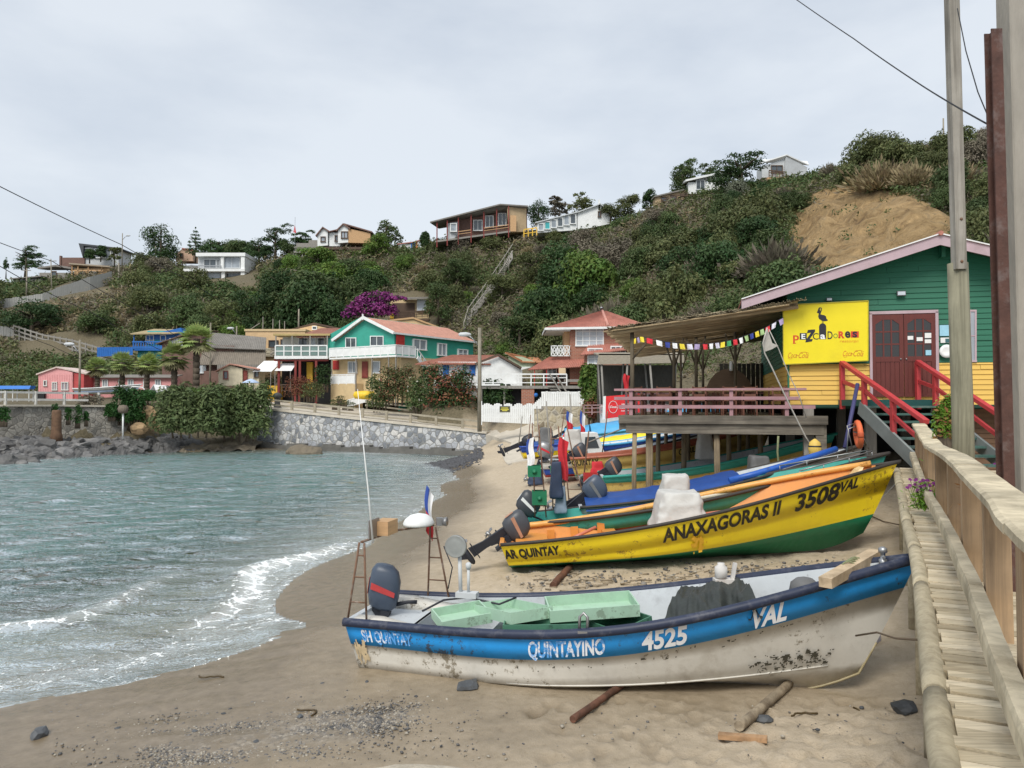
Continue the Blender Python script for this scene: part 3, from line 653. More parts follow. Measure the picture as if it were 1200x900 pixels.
for i in range(n):
    p,q=bot[i]+up_dir*.35,bot[i+1]+up_dir*.35;h=.55+.12*math.sin(i*1.7)
    mb.prism([rel(p)+Vector((0,0,-.2)),rel(q)+Vector((0,0,-.2)),rel(q)+Vector((0,0,h+.3)),rel(p)+Vector((0,0,h+.3))],back*1.4)
mb.build('footing',concd,wl)
L1=[at(303,477.5,69.3),at(400,488,65.9),at(480,496,62.7),at(565,507,59.4),at(600,518,52),at(588,531,46),at(600,543,40)]
L2=[at(318,471.5,77),at(400,479,74),at(480,487,70.5),at(565,498,66),at(640,500.5,54),at(690,509,46),at(690,526,39)]
mb=MB()
def samp(Lst,t_):
    k=t_*(len(Lst)-1);i=min(int(k),len(Lst)-2);return Lst[i].lerp(Lst[i+1],k-i)
m_=40;vs=[];fs=[]
for i in range(m_+1):
    p,q=samp(L1,i/m_),samp(L2,i/m_)
    for j in range(5):vs.append(p.lerp(q,j/4)+Vector((0,0,.10)))
for i in range(m_):
    for j in range(4):fs.append((i*5+j,i*5+j+1,i*5+j+6,i*5+j+5))
zt_=zsurf([v.x for v in vs],[v.y for v in vs])
for k_,v in enumerate(vs):
    t_=(k_//5)/m_;e_=min(1,max(0,(t_-.5)/.2));v.z=v.z*(1-e_)+(zt_[k_]+.07)*e_
mb.add(vs,fs,0,True);sk_=[v-Vector((0,0,.7))for v in vs];ring=[i*5 for i in range(m_+1)]+[m_*5+j for j in range(1,5)]+[i*5+4 for i in range(m_-1,-1,-1)]+[3,2,1]
for p_,q_ in zip(ring,ring[1:]+ring[:1]):mb.quad(vs[p_],vs[q_],sk_[q_],sk_[p_])
mb.build('ramp_road',conc,kind='structure')
railwood=mat('grey rail timber',(.30,.265,.20),.85,.25,3)
rl=thing('post_and_rail_fence','low grey timber post and rail fence along the top of the stone sea wall','fence',rel(a)+Vector((a.x,a.y,0)))
rposts=[310,342,369,397,425,453,481,511,542,570]
pp=[]
for x in rposts:
    t_=(x-303)/(571-303);p=a.lerp(b_,min(t_,1))-up_dir*.3;p=at(x,478+(508-478)*t_,p.y+.1);pp.append(p)
for p in pp:
    mb=MB();q=p-a;mb.beam(q,q+Vector((0,0,.95)),.2,.2);mb.build('post',railwood,rl)
mb=MB()
for p,q in zip(pp,pp[1:]):
    for z in(.42,.85):mb.beam(p-a+Vector((0,.06,z+.03*random.uniform(-1,1))),q-a+Vector((0,.06,z)),.09,.14)
mb.build('rail',railwood,rl)
rl2=thing('post_and_rail_fence','short low timber rail on the far side of the ramp road below the bushes','fence',at(420,488,73))
o=Vector(rl2.location);mb=MB();qs=[at(x,y,Y)-o for x,y,Y in((430,476,73.5),(480,482,71),(530,489,69),(560,494,67))]
for p,q in zip(qs,qs[1:]):
    mb.beam(p+Vector((0,0,.45)),q+Vector((0,0,.45)),.1,.14);mb.beam(p+Vector((0,0,.1)),q+Vector((0,0,.1)),.1,.14)
mb.build('rail',railwood,rl2)
for q in qs:mb=MB();mb.beam(q+Vector((0,0,-.3)),q+Vector((0,0,.6)),.16,.16);mb.build('post',railwood,rl2)
F=Fr('green_house','sea green two-storey house with red roof, white balcony and cream ground floor','house',462,470,72,-33)
mb=MB()
fl=lambda x,y,d=0:F.f(x,y,d);sdp=F.sd
depth=(548-462)/F.n;wid=(462-384)/F.c
def pt(x,y,z):return Vector((x,y,z))
mb.prism([fl(384,418),fl(462,418),fl(462,389),fl(424,371),fl(384,393)],(0,depth,0));F.build(mb,'wall',green_p)
mb=MB();mb.prism([fl(388,472,-1),fl(470,472,-1),fl(470,417.5,-1),fl(388,417.5,-1)],(0,depth*.5,0));F.build(mb,'ground_floor',cream)
mb=MB();zb=F.py-425;mb.bb(-1,1,depth*.1,depth,zb,F.py-415);
mb.prism([Vector((.6,10,-20)),Vector((.6,depth,-20)),Vector((.6,depth,56)),Vector((.6,10,56))],(-3,0,0));F.build(mb,'side_wall',green_p)
rx=(424-462)/F.c;ez=F.py-388;rz=F.py-369.5;ov=5
le=(380-462)/F.c;
zl=F.py-395
croof(F,(3,-ov,ez-2),(3,depth+3,ez-2),(rx,depth+3,rz),(rx,-ov,rz),40,.8,redt2)
croof(F,(le,-ov,zl),(le,depth+3,zl),(rx,depth+3,rz),(rx,-ov,rz),40,.8,redt2)
mb=MB();mb.beam((3.5,-ov-.5,ez-2.4),(rx,-ov-.5,rz),1.2,3.4);mb.beam((le,-ov-.5,zl),(rx,-ov-.5,rz),1.2,3.4);mb.beam((rx,-ov-.7,rz-3),(rx,-ov-.7,rz+4),1.4,1.6);mb.beam((3.6,-ov,ez-2.6),(3.6,depth+3,ez-2.6),1,2);F.build(mb,'bargeboard',white)
win(F,405,417,396,407,white,gla,2,1,0);win(F,434,449,394,405,white,gla,2,1,0)
door(F,462.6+.5,471,392,408,red_p,0.9,sdp)
for x0,x1,y0,y1 in((480,493,395,407),(506,515,397,412),(529,540,402,413)):win(F,x0,x1,y0,y1,white,glb,2,1 if x0<520 else 2,.7,sdp,1.1)
mb=MB();mb.bb((383-462)/F.c,14,-13,0,F.py-419,F.py-417);mb.bb(0,14,0,22,F.py-419,F.py-417);F.build(mb,'balcony',white)
railing(F,[((383-462)/F.c,-12.5,F.py-417),(13.5,-12.5,F.py-417),(13.5,22,F.py-417)],11.5,12,white,'balcony_railing',solid=True)
posts(F,'post',greyt,[((x,-12,-6),(x,-12,F.py-419))for x in((386-462)/F.c,-50,-24,2,13)],1.1)
door(F,424,431,423.5,443,mat('dark red paint',(.22,.05,.04),.6),-.3);door(F,390,397,422.5,433,red_p,-.3,name='shutter')
win(F,408,418,424,437,white,glb,2,1,-.6);win(F,436,445,423.5,437,white,glb,1,1,-.6)
railing(F,[((386-462)/F.c,-13,F.py-450),((419-462)/F.c,-13,F.py-450)],12,12,white,'porch_railing',solid=True)
mb=MB();mb.bb((386-462)/F.c,(420-462)/F.c,-13.5,0,-8,F.py-449);F.build(mb,'porch',cream)
railing(F,[((412-462)/F.c,-16,-8),((436-462)/F.c,-15,-2)],9,10,white,'stair_parapet',solid=True)
mb=MB();mb.beam((15,24,F.py-418),(15,60,20),1.5,5);mb.beam((15,24,F.py-408),(15,60,30),1,1.2)
for i in range(7):y=24+i*6;z=52-i*5.2;mb.beam((15,y,z-1),(15,y,z+9.5),.8,.8)
F.build(mb,'side_stair',white)
fb=obj('folded_raft',None);
mb=MB();vs=[]
mb.lathe((0,0,0),[(.05,-1),(.32,-.85),(.4,0),(.33,.85),(.05,1)],10,axis='X');bpy.data.objects.remove(fb)
p=at(427,463,69);mb.build('kayak',mat('yellow plastic',(.75,.5,.03),.5),loc=p,label='small yellow kayak lying by the dark red door of the green house',cat='kayak')
def flag_chile(w,h,lean=0.0):
    mb=MB();nx=8
    for i in range(nx):
        for(z0,z1,c)in((0,.5,0),(.5,1,1)):
            for k in range(1):
                x0,x1=i/nx,(i+1)/nx;mi=2 if c==0 else(0 if(i+.5)/nx<.34 else 1)
                dy=lambda x:.1*w*math.sin(x*6)
                mb.quad((x0*w,dy(x0),z0*h),(x1*w,dy(x1),z0*h),(x1*w,dy(x1),z1*h),(x0*w,dy(x0),z1*h),mi)
    return mb
flblue=mat('flag blue',(.03,.07,.30),.8,.08);flwhite=mat('flag white',(.75,.75,.75),.8,.05);flred=mat('flag red',(.55,.03,.04),.8,.08)
F=Fr('flat_house','peach flat-roofed house with dark window openings behind the balcony terrace','house',287,440,88,0)
mb=MB();mb.bb(0,70,0,60,-10,52);F.build(mb,'wall',peach);mb=MB();mb.bb(-1,71,-1,61,52,54.5);F.build(mb,'roof',cream)
win(F,315,326,399,407,brownw,gla,1,1);win(F,329,340,398,407,brownw,gla,2,1);win(F,296,306,399,407,brownw,glw,1,1)
posts(F,'roof_post',greyt,[((x,20,54),(x,20,74-x*.2))for x in(14,26,34,40)]+[((4,3,54),(16,3,62))],.8)
mb=MB();mb.bb(16,40,-3,0,22,32);F.build(mb,'stone_parapet',stonef)
F=Fr('gabled_house','peach house with low tiled gable standing between flat house and green house','house',338,420,92,0)
mb=MB();mb.prism([F.f(338,430),F.f(400,430),F.f(400,388),F.f(368,381),F.f(338,388)],(0,60,0));F.build(mb,'wall',peach)
mb=MB();mb.prism([F.f(334,389.5),F.f(368,380.5),F.f(402,387),F.f(402,385),F.f(368,378),F.f(334,387.5)],(0,66,0));F.build(mb,'roof',brownw)
win(F,366,371,382.5,386,white,gla,1,1)
F=Fr('terrace_house','two-storey house with open balcony, glass railing and red posts left of the green house','house',326,478,77,0)
mb=MB();mb.bb(0,60,16,70,-4,88);F.build(mb,'wall',offw)
croof(F,(22,-4,83),(80,-4,83),(70,40,97),(40,40,97),26,.8,redt2,'hip_roof');croof(F,(22,-4,83),(22,84,83),(40,40,97),(40,40,97),26,.8,redt2,'hip_roof');
mb=MB();mb.bb(-4,62,-8,18,84.2,86.5);F.build(mb,'porch_roof',mat('yellowed beam',(.42,.32,.14),.8))
mb=MB();mb.bb(-2,60,-9,16,57,60.5);F.build(mb,'balcony',white)
posts(F,'post',greyt,[((x,-7,60),(x,-7,85))for x in(-1,18,39,59)],1.3)
rg_=railing(F,[(-1,-8.4,60.5),(59,-8.4,60.5)],12,10,white,'balcony_railing',bars=1,t=1.3,cap=1.4)
mb=MB();mb.bb(-1,59,-8.3,-8.0,61,71.5);F.build(mb,'pane',glass_mat('greenish glass',(.13,.2,.18),.1),rg_)
for x0,x1 in((350,360),(362,370),(372,380)):win(F,x0,x1,396,416,white,gla if x0!=362 else glw,1,1,-16)
mb=MB();mb.bb(2,12,-2,10,60.5,70);F.build(mb,'awning',white);
dkred=mat('dark red timber',(.20,.035,.03),.7)
posts(F,'red_post',dkred,[((x,-6,-6),(x,-6,57))for x in(2.5,22,27,46)],2.6)
mb=MB();mb.bb(-3,60,-7,-5,54.5,56.5);F.build(mb,'beam',dkred)
mb=MB();mb.bb(0,60,14,15.5,-6,57);F.build(mb,'painted_dark_front',dark)  # near-black sheet paints the shade below the balcony
for q in((31,38,8,12,20,54),(-12,2,-2,12,2,26),(-10,24,-5,-3,-6,6)):mb=MB();mb.bb(*q);F.build(mb,'yellow_panel',yellow_p)
railing(F,[(6,-7.5,18),(60,-7.5,18)],9,9,brownw,'cafe_railing',bars=2,t=.9)
F=Fr('awning','pair of white canvas awnings between the small cream house and terrace house','awning',296,445,76,0)
for q in([(0,0,10),(22,0,10),(30,16,23),(8,16,23)],[(25,2,11),(45,2,11),(48,12,20),(30,12,20)]):mb=MB();mb.prism(q,(0,0,-.5));F.build(mb,'canvas',tarpw)
posts(F,'pole',greyt,[((x,.5,-14),(x,.5,10))for x in(1,21,26,44)],.7)
F=Fr('cream_cottage','tiny cream cottage with dark red window and pinkish tiled roof above the hedge','house',256,452,76,0)
mb=MB();mb.prism([F.f(256,460),F.f(284,460),F.f(284,432),F.f(270,428),F.f(256,434)],(0,30,0));mb.bb(28,46,4,26,-8,19);F.build(mb,'wall',cream if False else mat('ivory plaster',(.62,.55,.40),.8))
croof(F,(-3,-3,17),(-3,33,17),(14,33,25.5),(14,-3,25.5),14,.6,redt2);croof(F,(48,-2,19.5),(48,33,19.5),(14,33,25.5),(14,-3,25.5),14,.6,redt2)
win(F,262,267,435,444,mat('dark red paint',(.22,.05,.04),.6),gla,1,1);door(F,284.5,290,434,446,mat('dark red paint',(.22,.05,.04),.6),-3)
win(F,298,303,433,442,brownw,gla,1,1,-4)
F=Fr('umbrella','pale blue garden umbrella open beside the cream cottage','umbrella',294,458,73,0)
mb=MB();mb.lathe((0,0,9),[(10.5,0),(10.3,.6),(5,3.4),(.5,5.2)],12);F.build(mb,'canopy',mat('pale blue canvas',(.42,.52,.70),.7));mb=MB();mb.tube([(0,0,-4),(0,0,14)],.4,6);F.build(mb,'pole',metal)
F=Fr('grey_roofed_building','long brown building with two tiers of grey sheet roof behind the palm trees','building',190,455,83,0)
mb=MB();mb.prism([F.f(190,460),F.f(236,460),F.f(236,388),F.f(212,392),F.f(190,401)],(0,50,0));mb.bb(46,84,0,50,-5,50);F.build(mb,'wall',mat('red brown boards',(.17,.10,.08),.8,.25))
croof(F,(47,-4,48),(122,-4,45),(112,30,62),(46,30,68),34,.5,asbs,'roof');croof(F,(46,-10,27),(124,-10,27),(120,2,46),(47,2,46),34,.5,mat('tan grey roof sheet',(.22,.19,.155),.9,.2),'lower_roof')
croof(F,(-6,-5,52),(-6,52,52),(46,52,72),(46,-5,69),20,.5,brownw,'gable_roof')
for x in(199,204.5,210):win(F,x,x+4,397,406,white,glw,1,1)
win(F,233,241,427,437,white,glw,2,1);mb=MB();mb.bb(53,118,-11,-9.5,-5,20);F.build(mb,'brown_wall',mat('red brown boards',(.17,.10,.08),.8,.25))
mb=MB()
for i in range(28):mb.bb(69+i*1.9,70.6+i*1.9,-12.4,-11.6,18,27)
F.build(mb,'parapet',greyt)
F=Fr('blue_house','turquoise and blue house with straw coloured roof and blue balcony at the hill foot','house',157,425,94,0)
mb=MB();mb.bb(12,56,6,40,0,38);F.build(mb,'wall',turq)
mb=MB();mb.prism([F.f(172,398,-5.5),F.f(215,398,-5.5),F.f(215,391,-5.5),F.f(212,384,-5.5),F.f(172,393,-5.5)],(0,30,0));F.build(mb,'gable',blue_p)
croof(F,(-3,-6,33.5),(48,-6,34),(60,36,42),(6,36,43),26,.4,strawr)
mb=MB();mb.bb(0,36,-4,8,14,16.5);mb.bb(0,36,-4.3,-3.7,16,19)
for i in range(13):mb.bb(i*3,i*3+1.2,-4.4,-3.6,16,24)
mb.bb(-.5,37,-4.8,-3.4,23.4,25);mb.beam((1,-3.5,14),(1,-3.5,34),1,1);F.build(mb,'balcony',blue_p)
win(F,171,180,393,402,white,glb,2,1,-5.8);win(F,188,194,393,402,white,glb,1,1,-5.8)
mb=MB();mb.bb(2,30,4,6,-4,14);F.build(mb,'under_wall',turq)
F=Fr('metal_fence','bright blue corrugated metal fence beside the turquoise house','fence',113,418,92,0)
mb=MB();mb.corr((0,0,0),(42,0,2),(42,0,11.5),(0,0,11),20,.35,th=.2);F.build(mb,'sheet',blue_p)
F=Fr('pink_shed','pink boarded shed with low gable and small windows behind the promenade','shed',45,467,78,0)
mb=MB();mb.prism([F.f(45,470),F.f(85,470),F.f(85,436.5),F.f(66,431),F.f(45,439)],(0,42,0))
for i in range(20):mb.bb(i*2,i*2+.3,-.3,0,-2,28)
F.build(mb,'wall',pinkp)
mb=MB();mb.prism([F.f(42,439.5,2),F.f(66,431,2),F.f(66,429.5,2),F.f(42,438,2)],(0,46,0));mb.prism([F.f(66,431,2),F.f(101,439,-2),F.f(101,437.5,-2),F.f(66,429.5,2)],(0,42,0));F.build(mb,'roof',mat('pale pink tin',(.62,.50,.45),.7))
win(F,51,54.5,446,452,offw,gla,1,1);win(F,61,66.5,448,457,offw,glb,2,1);win(F,72,79.5,448,457,offw,glb,2,1)
mb=MB();mb.bb(40,52,2,40,-2,30);F.build(mb,'side_wall',mat('deep pink boards',(.48,.08,.08),.7))
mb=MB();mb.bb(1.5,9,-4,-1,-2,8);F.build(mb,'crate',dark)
F=Fr('long_pink_building','long low pink building half hidden behind the palm trees','building',97,462,80,0)
mb=MB();mb.bb(0,105,0,22,-4,20);F.build(mb,'wall',pinkp);mb=MB();mb.prism([(-2,-4,20),(107,-4,20),(107,24,24),(-2,24,24)],(0,0,-1));F.build(mb,'roof',asbs)
for x in(120,139,150,168,182):win(F,x,x+6,445,453,white,glb,2,1)
F=Fr('blue_canopy','bright blue canopy roof on thin posts at the far left promenade','canopy',0,468,70,0)
mb=MB();mb.prism([(-30,-3,12),(36,-3,12),(36,0,16),(-30,0,16)],(0,10,0));F.build(mb,'canvas',bluet);posts(F,'post',white,[((x,y,-5),(x,y,13))for x in(-28,-4,15,34)for y in(0,8)],.8)
F=Fr('boarded_wall','dark brown boarded wall along the back of the promenade hedge','fence',195,460,73,0)
mb=MB();mb.bb(0,95,0,1,-4,8);F.build(mb,'boards',brownw)
pts=[at(-320,474,47),at(-60,475.5,55),at(0,476,57),at(70,476,60.5),at(150,477,64)]
oldst=stone_mat('rough rubble wall',3.2,[(.13,.125,.11),(.24,.22,.19),(.32,.30,.26),(.2,.19,.17)],(.2,.185,.155),.05)
sw=thing('sea_wall','rough grey rubble sea wall under the promenade fence at left','sea wall',(pts[2].x,pts[2].y,0));o=Vector(sw.location)
mb=MB()
for p,q in zip(pts,pts[1:]):
    k=8
    for i in range(k):
        c,d=p.lerp(q,i/k),p.lerp(q,(i+1)/k);fo=Vector((.12,-.7,0))
        mb.quad(Vector((c.x,c.y,-.2))+fo-o,Vector((d.x,d.y,-.2))+fo-o,d-o,c-o);mb.quad(c-o,d-o,d-o+Vector((0,.8,0)),c-o+Vector((0,.8,0)))
q=pts[-1]-o;mb.quad(q,q+Vector((0,.8,0)),Vector((q.x+.12,q.y+.1,-.6)),Vector((q.x+.12,q.y-.7,-.6)))
mb.build('stonework',oldst,sw);mb=MB()
for p,q in zip(pts,pts[1:]):mb.beam(p-o+Vector((0,.3,.05)),q-o+Vector((0,.3,.05)),.8,.14)
mb.build('coping',conc,sw)
pf_=thing('promenade_fence','long white-grey rail fence on top of the left sea wall','fence',(pts[2].x,pts[2].y+.6,pts[2].z));o=Vector(pf_.location)
mb=MB()
for p,q in zip(pts[:-1],pts[1:]):
    p=p.lerp(q,0);d=q-p;k=max(1,int(d.length/1.7))
    for i in range(k):c=p+d*i/k+Vector((0,.6,0));mbp=MB();mbp.beam(c-o,c-o+Vector((0,0,1.15)),.16,.16);mbp.build('post',mat('pale grey paint',(.50,.49,.46),.8),pf_)
    if q is pts[-1]:q=p.lerp(q,.35)
    for z in(.5,1.05):mb.beam(p-o+Vector((0,.55,z)),q-o+Vector((0,.55,z)),.06,.16)
mb.build('rail',mat('pale grey paint',(.50,.49,.46),.8),pf_)
F=Fr('white_house','white house with rusty red roof and blue doors behind the flowering bushes','house',513,447,66,0)
mb=MB();mb.prism([F.f(513,455),F.f(558,455),F.f(558,424),F.f(513,424)],(0,60,0));mb.prism([F.f(558,455,3),F.f(612,455,3),F.f(612,434,3),F.f(584,418,3),F.f(558,427,3)],(0,60,0));F.build(mb,'wall',white)
croof(F,(-26,-8,20),(62,-5,20),(72,34,33),(14,34,33),40,.5,rusty);croof(F,(98,-6,16),(98,60,16),(71,60,31.5),(71,-6,31.5),24,.5,rusty)
mb=MB();mb.beam((98,-7,15.5),(71,-7,31),1.5,2.4);mb.beam((44,-7,20),(71,-7,31),1.5,2.4);F.build(mb,'bargeboard',brownw)
door(F,519,526,428,440,blue_p,.3);door(F,552,557,427,440,blue_p,.3);win(F,543,551,427,437,blue_p,glb,1,1,.4)
mb=MB();mb.bb(-5,46,3,30,-20,2);F.build(mb,'plinth',offw)
F=Fr('small_house','small pale green house with orange tiled roof behind the white house','house',596,440,76,0)
mb=MB();mb.prism([F.f(596,446),F.f(628,446),F.f(628,424),F.f(612,418),F.f(596,417)],(0,30,0));F.build(mb,'wall',mat('pale green plaster',(.42,.50,.36),.8))
croof(F,(-4,-4,27),(14,-4,17),(34,30,21),(6,30,27),16,.5,mat('orange tile',(.44,.20,.10),.8));croof(F,(14,-4,16),(40,-4,15),(36,30,23),(10,30,23),16,.5,mat('orange tile',(.44,.20,.10),.8),'lower_roof')
mb=MB();mb.bb(14,32,-3,0,-12,10);F.build(mb,'porch_wall',white)
F=Fr('deck_terrace','raised terrace with white railing and dark garage openings underneath','terrace',560,476,58,0)
mb=MB();mb.bb(2,122,-2,40,20.5,24);F.build(mb,'slab',greyt)
railing(F,[(3,-1,24),(92,-1,24),(104,-1,24)],13.5,15,white,'railing',bars=2,t=1.3,cap=1.6)
mb=MB();mb.beam((84,-3,38),(98,-10,14),.8,1.5);mb.beam((92,-3,36),(106,-10,12),.8,1.5)
for i in range(6):mb.bb(82+i*2.6,92+i*2.6,-4-i,-2-i,22-i*3.4,23-i*3.4)
F.build(mb,'stair',greyt)
mb=MB();mb.bb(4,122,12,14,-8,21);F.build(mb,'shade_painted_wall',dark);mb=MB();mb.bb(51,66,-1,12,-6,20.5);F.build(mb,'brick_pier',brick);posts(F,'post',greyt,[((31,0,-6),(31,0,20.5)),((4,0,-6),(4,0,20.5))],2)  # near-black wall behind paints the shade inside the garage openings
for q in((-2,26,-4,-1,24,26),(30,45,-1.6,-1,26,36)):mb=MB();mb.bb(*q);F.build(mb,'white_panel',white)
mb=MB();mb.lathe((68,-3,13),[(.5,-2.4),(2,-1.6),(2.5,0),(2,1.6),(.5,2.4)],10);F.build(mb,'blue_float',blue_p)
F=Fr('deck_chair','beige canvas deck chair standing behind the white terrace railing','chair',655,443,59,0)
mb=MB();mb.prism([(0,0,4),(8,0,4),(8,3,12),(0,3,12)],(0,.4,0));F.build(mb,'canvas',ply);posts(F,'frame_bar',brownw,[((0,0,-9),(0,4,12)),((8,0,-9),(8,4,12)),((0,4,-9),(0,0,5)),((8,4,-9),(8,0,5))],.6)
def pickets(F,x0,x1,yb,yt,n,scal,m):
    """scalloped board fence"""
    mb=MB();w=(x1-x0)/n
    for i in range(n):
        xa=x0+i*w;ph=((i+.5)/n*scal)%1;hh=math.sin(ph*math.pi)**.6*4
        mb.bb(F.f(xa,0).x+.05*w,F.f(xa+w*.95,0).x,-.4,.4,F.py-yb(xa),F.py-(yt(xa)-hh))
    mb.bb(F.f(x0,0).x,F.f(x1,0).x,.4,1.1,F.py-yb(x0)+4,F.py-yb(x0)+6);mb.bb(F.f(x0,0).x,F.f(x1,0).x,.4,1.1,F.py-yb(x0)+15,F.py-yb(x0)+17)
    F.build(mb,'pickets',m)
F=Fr('picket_gate','white scalloped board gate with a small yellow notice across the ramp','gate',565,497,53,0)
pickets(F,565,626,lambda x:494+(x-565)*.05,lambda x:476.5,26,5,white)
mb=MB();mb.bb(-1,0,-.6,.8,-1,36-9);F.build(mb,'gate_post',white)
s_=MB();s_.bb(20.5,32.5,-1.0,-.45,14.3,21);so=F.build(s_,'notice',mat('notice black',(.06,.06,.03),.6))
mb=MB()
for z,w_ in((18.9,8),(17.2,9.5),(15.8,6)):mb.bb(26.5-w_/2,26.5+w_/2,-1.12,-1.02,z-.45,z+.45)
F.build(mb,'lettering',mat('notice yellow',(.62,.55,.08),.6),so)
F=Fr('stone_fence','yellowish stone wall with white scalloped boards on top, right of the gate','fence',626,500,50,0)
mb=MB();mb.bb(0,56,0,10,-6,24);F.build(mb,'stonework',stonef)
pickets(F,634,684,lambda x:476,lambda x:462.5,20,4,white)
mb=MB()
for i in range(5):mb.bb(-1+i*1.9,.7+i*1.9,-.6,.3,21,27+i*1.8)
F.build(mb,'step_pickets',white)
F=Fr('brick_house','brick house with red tiled hip roof and tall white windows behind the terrace','house',668,470,62,0)
mb=MB();mb.bb(0,75,0,70,20,88);mb.bb(16,80,-14,0,-10,58);F.build(mb,'wall',brick)
mb=MB();mb.bb(-6,0,6,40,40,88);F.build(mb,'tan_wall',tan_)
e0=85;ap=(44,34,109)
croof(F,(-29,-9,e0),(92,-9,e0+2),(46,30,109),(40,30,109),46,.7,redt);croof(F,(92,-9,e0+2),(92,80,e0),(46,36,109),(46,30,109),30,.7,redt);croof(F,(-29,80,e0),(-29,-9,e0),(40,30,109),(40,36,109),30,.7,redt)
mb=MB();mb.beam((-29,-9.6,e0-1),(92,-9.6,e0+1),1,2.6);mb.beam((-29.5,-9,e0-1),(-29.5,70,e0-1),1,2.4);mb.bb(-28,0,-8,60,e0-3,e0-2);F.build(mb,'eaves',white)
mb=MB();mb.tube([(42,31,109.5),(44,-9,e0+2.2)],1.9,6);F.build(mb,'hip_tile',mat('pink tile',(.52,.25,.2),.8));mb=MB();mb.lathe((41,34,109),[(1.6,0),(1.6,4),(2.2,4.2),(1.8,5.5),(.4,6)],10);F.build(mb,'vent',metal)
win(F,675,707,382.5,405,white,glw,4,4,0,t=1.5)
croof(F,(10,-22,52.5),(84,-22,61),(80,4,70),(24,4,68),30,.6,redt,'wing_roof')
win(F,689,705.5,408.5,426,white,glw,2,3,14,t=1.4);win(F,716,733,406,414.5,white,gla,3,1,14,t=1.4)
croof(F,(-50,-14,36),(16,-14,40),(18,6,53),(-24,6,52),28,.6,redt,'porch_roof')
mb=MB();mb.bb(-32,16,6,8,0,42);F.build(mb,'porch_wall',brownw);win(F,642,652,430,444,white,gla,2,1,-5);win(F,655,664,430,444,brownw,gla,2,1,-5)
posts(F,'porch_post',red_p,[((x,-12,6),(x,-12,38))for x in(-42,-28,-14,12)],1)
mb=MB();
for x in(-22,-15,-8,-1):mb.beam((x,-3,52.5),(x,-3,65),.9,.9)
for z in(53,58.5,64.5):mb.beam((-22,-3,z),(0,-3,z),.9,1.1)
for i in range(6):x=-22+i*3.6;mb.beam((x,-3,53),(x+3.6,-3,64),.6,.8);mb.beam((x+3.6,-3,53),(x,-3,64),.6,.8)
F.build(mb,'balcony',white)
mb=MB();mb.bb(-32,16,-16,6,-2,3);mb.bb(-8,14,-17,-14,22,25);F.build(mb,'terrace',greyt)
F=Fr('advertising_sign','red soft drink board with white ring mark beside the terrace corner','sign',707.5,490,37.5,0)
mb=MB();mb.prism([F.f(707.5,491),F.f(752,485),F.f(752,461),F.f(709,464.5)],(0,1,0));F.build(mb,'panel',mat('sign red',(.66,.03,.035),.5,.06))
mb=MB();mb.prism([F.f(706,491.5,.2),F.f(709.4,491,.2),F.f(710,464,.2),F.f(707,464.5,.2)],(0,1.4,0));F.build(mb,'frame',white)
mb=MB();ce=F.f(718.5,477)
pts_=[(ce+Vector((5*math.cos(t_*.2618),-.25,7*math.sin(t_*.2618))))for t_ in range(24)];mb.tube(pts_+[pts_[0]],.28,5)
text_on(mb,'Coca',2.6,lambda x,y:F.f(718.5-4+x,478,.3)+Vector((0,0,y)),width=8,bold=.04,shear=.3)
text_on(mb,'NUEVO',1.7,lambda x,y:F.f(728.5+x,474.6,.3)+Vector((0,0,y+x*.05)),width=9,bold=.03)
text_on(mb,'PEZCADORES',2.5,lambda x,y:F.f(726.5+x,479,.3)+Vector((0,0,y+x*.05)),width=22,bold=.05)
text_on(mb,'RESTORAN',1.2,lambda x,y:F.f(728+x,482.2,.3)+Vector((0,0,y+x*.05)),width=14,bold=.03)
F.build(mb,'lettering',white)
thatch=mat('thatch',(.34,.30,.235),.95,.3,6,bump=.8,bscale=30,stretch=(1,1,5))
F=Fr('shade_roof','grey thatched shade roof on slanting posts behind the pergola terrace','shelter',700,478,40,0)
mb=MB();mb.prism([(0,0,51),(102,0,53),(102,0,63),(2,0,64)],(0,5,0));mb.prism([(0,0,62),(102,0,62),(102,40,66),(0,40,66)],(0,0,1.5));F.build(mb,'thatch',thatch)
posts(F,'post',greyt,[((x+dx,y,-20),(x,y,56))for x,dx in((5,4),(36,-4),(62,6),(100,-4))for y in(3,36)],1.3,None,True)
mb=MB();mb.bb(4,100,38,40,-20,52);F.build(mb,'shade_painted_wall',mat('painted shade boards',(.06,.055,.045),.9,.4,3,stretch=(6,1,1)));mb=MB();mb.bb(4,100,0,10,-64,4);F.build(mb,'base_wall',offw)  # dark colour of the rear wall paints the shade inside the shelter
railing(F,[(-16,-3,-8),(40,-3,-7),(80,-3,-7)],11,10,mat('pinkish grey paint',(.34,.22,.22),.7),'railing',bars=2,t=1.2)
F=Fr('yellow_cabin','small yellow cabin with terrace half under the magenta bougainvillea','house',455,372,101,0)
mb=MB();mb.bb(0,46,8,36,-4,22);F.build(mb,'wall',cream);mb=MB();mb.bb(4,30,6.5,7.5,-2,18);F.build(mb,'painted_dark_opening',mat('dark brown timber',(.10,.065,.045),.8,.3))  # solid dark panel paints the shade inside the opening
mb=MB();mb.prism([(18,-4,22.5),(48,-4,24),(48,38,30),(18,38,29)],(0,0,-2));F.build(mb,'roof',asbs)
win(F,489,499,351,364,white,glw,1,1,-6);mb=MB();mb.bb(2,6,-1,0,-2,12);F.build(mb,'yellow_post',yellow_p)
railing(F,[(8,-2,-2),(46,-2,0)],8,6,brownw,'railing',bars=3,t=.7);mb=MB();mb.bb(0,48,-3,8,-4,-1.5);F.build(mb,'deck',brownw)
F=Fr('tan_building','low tan flat-roofed building right behind the red roof of the green house','building',445,400,93,0)
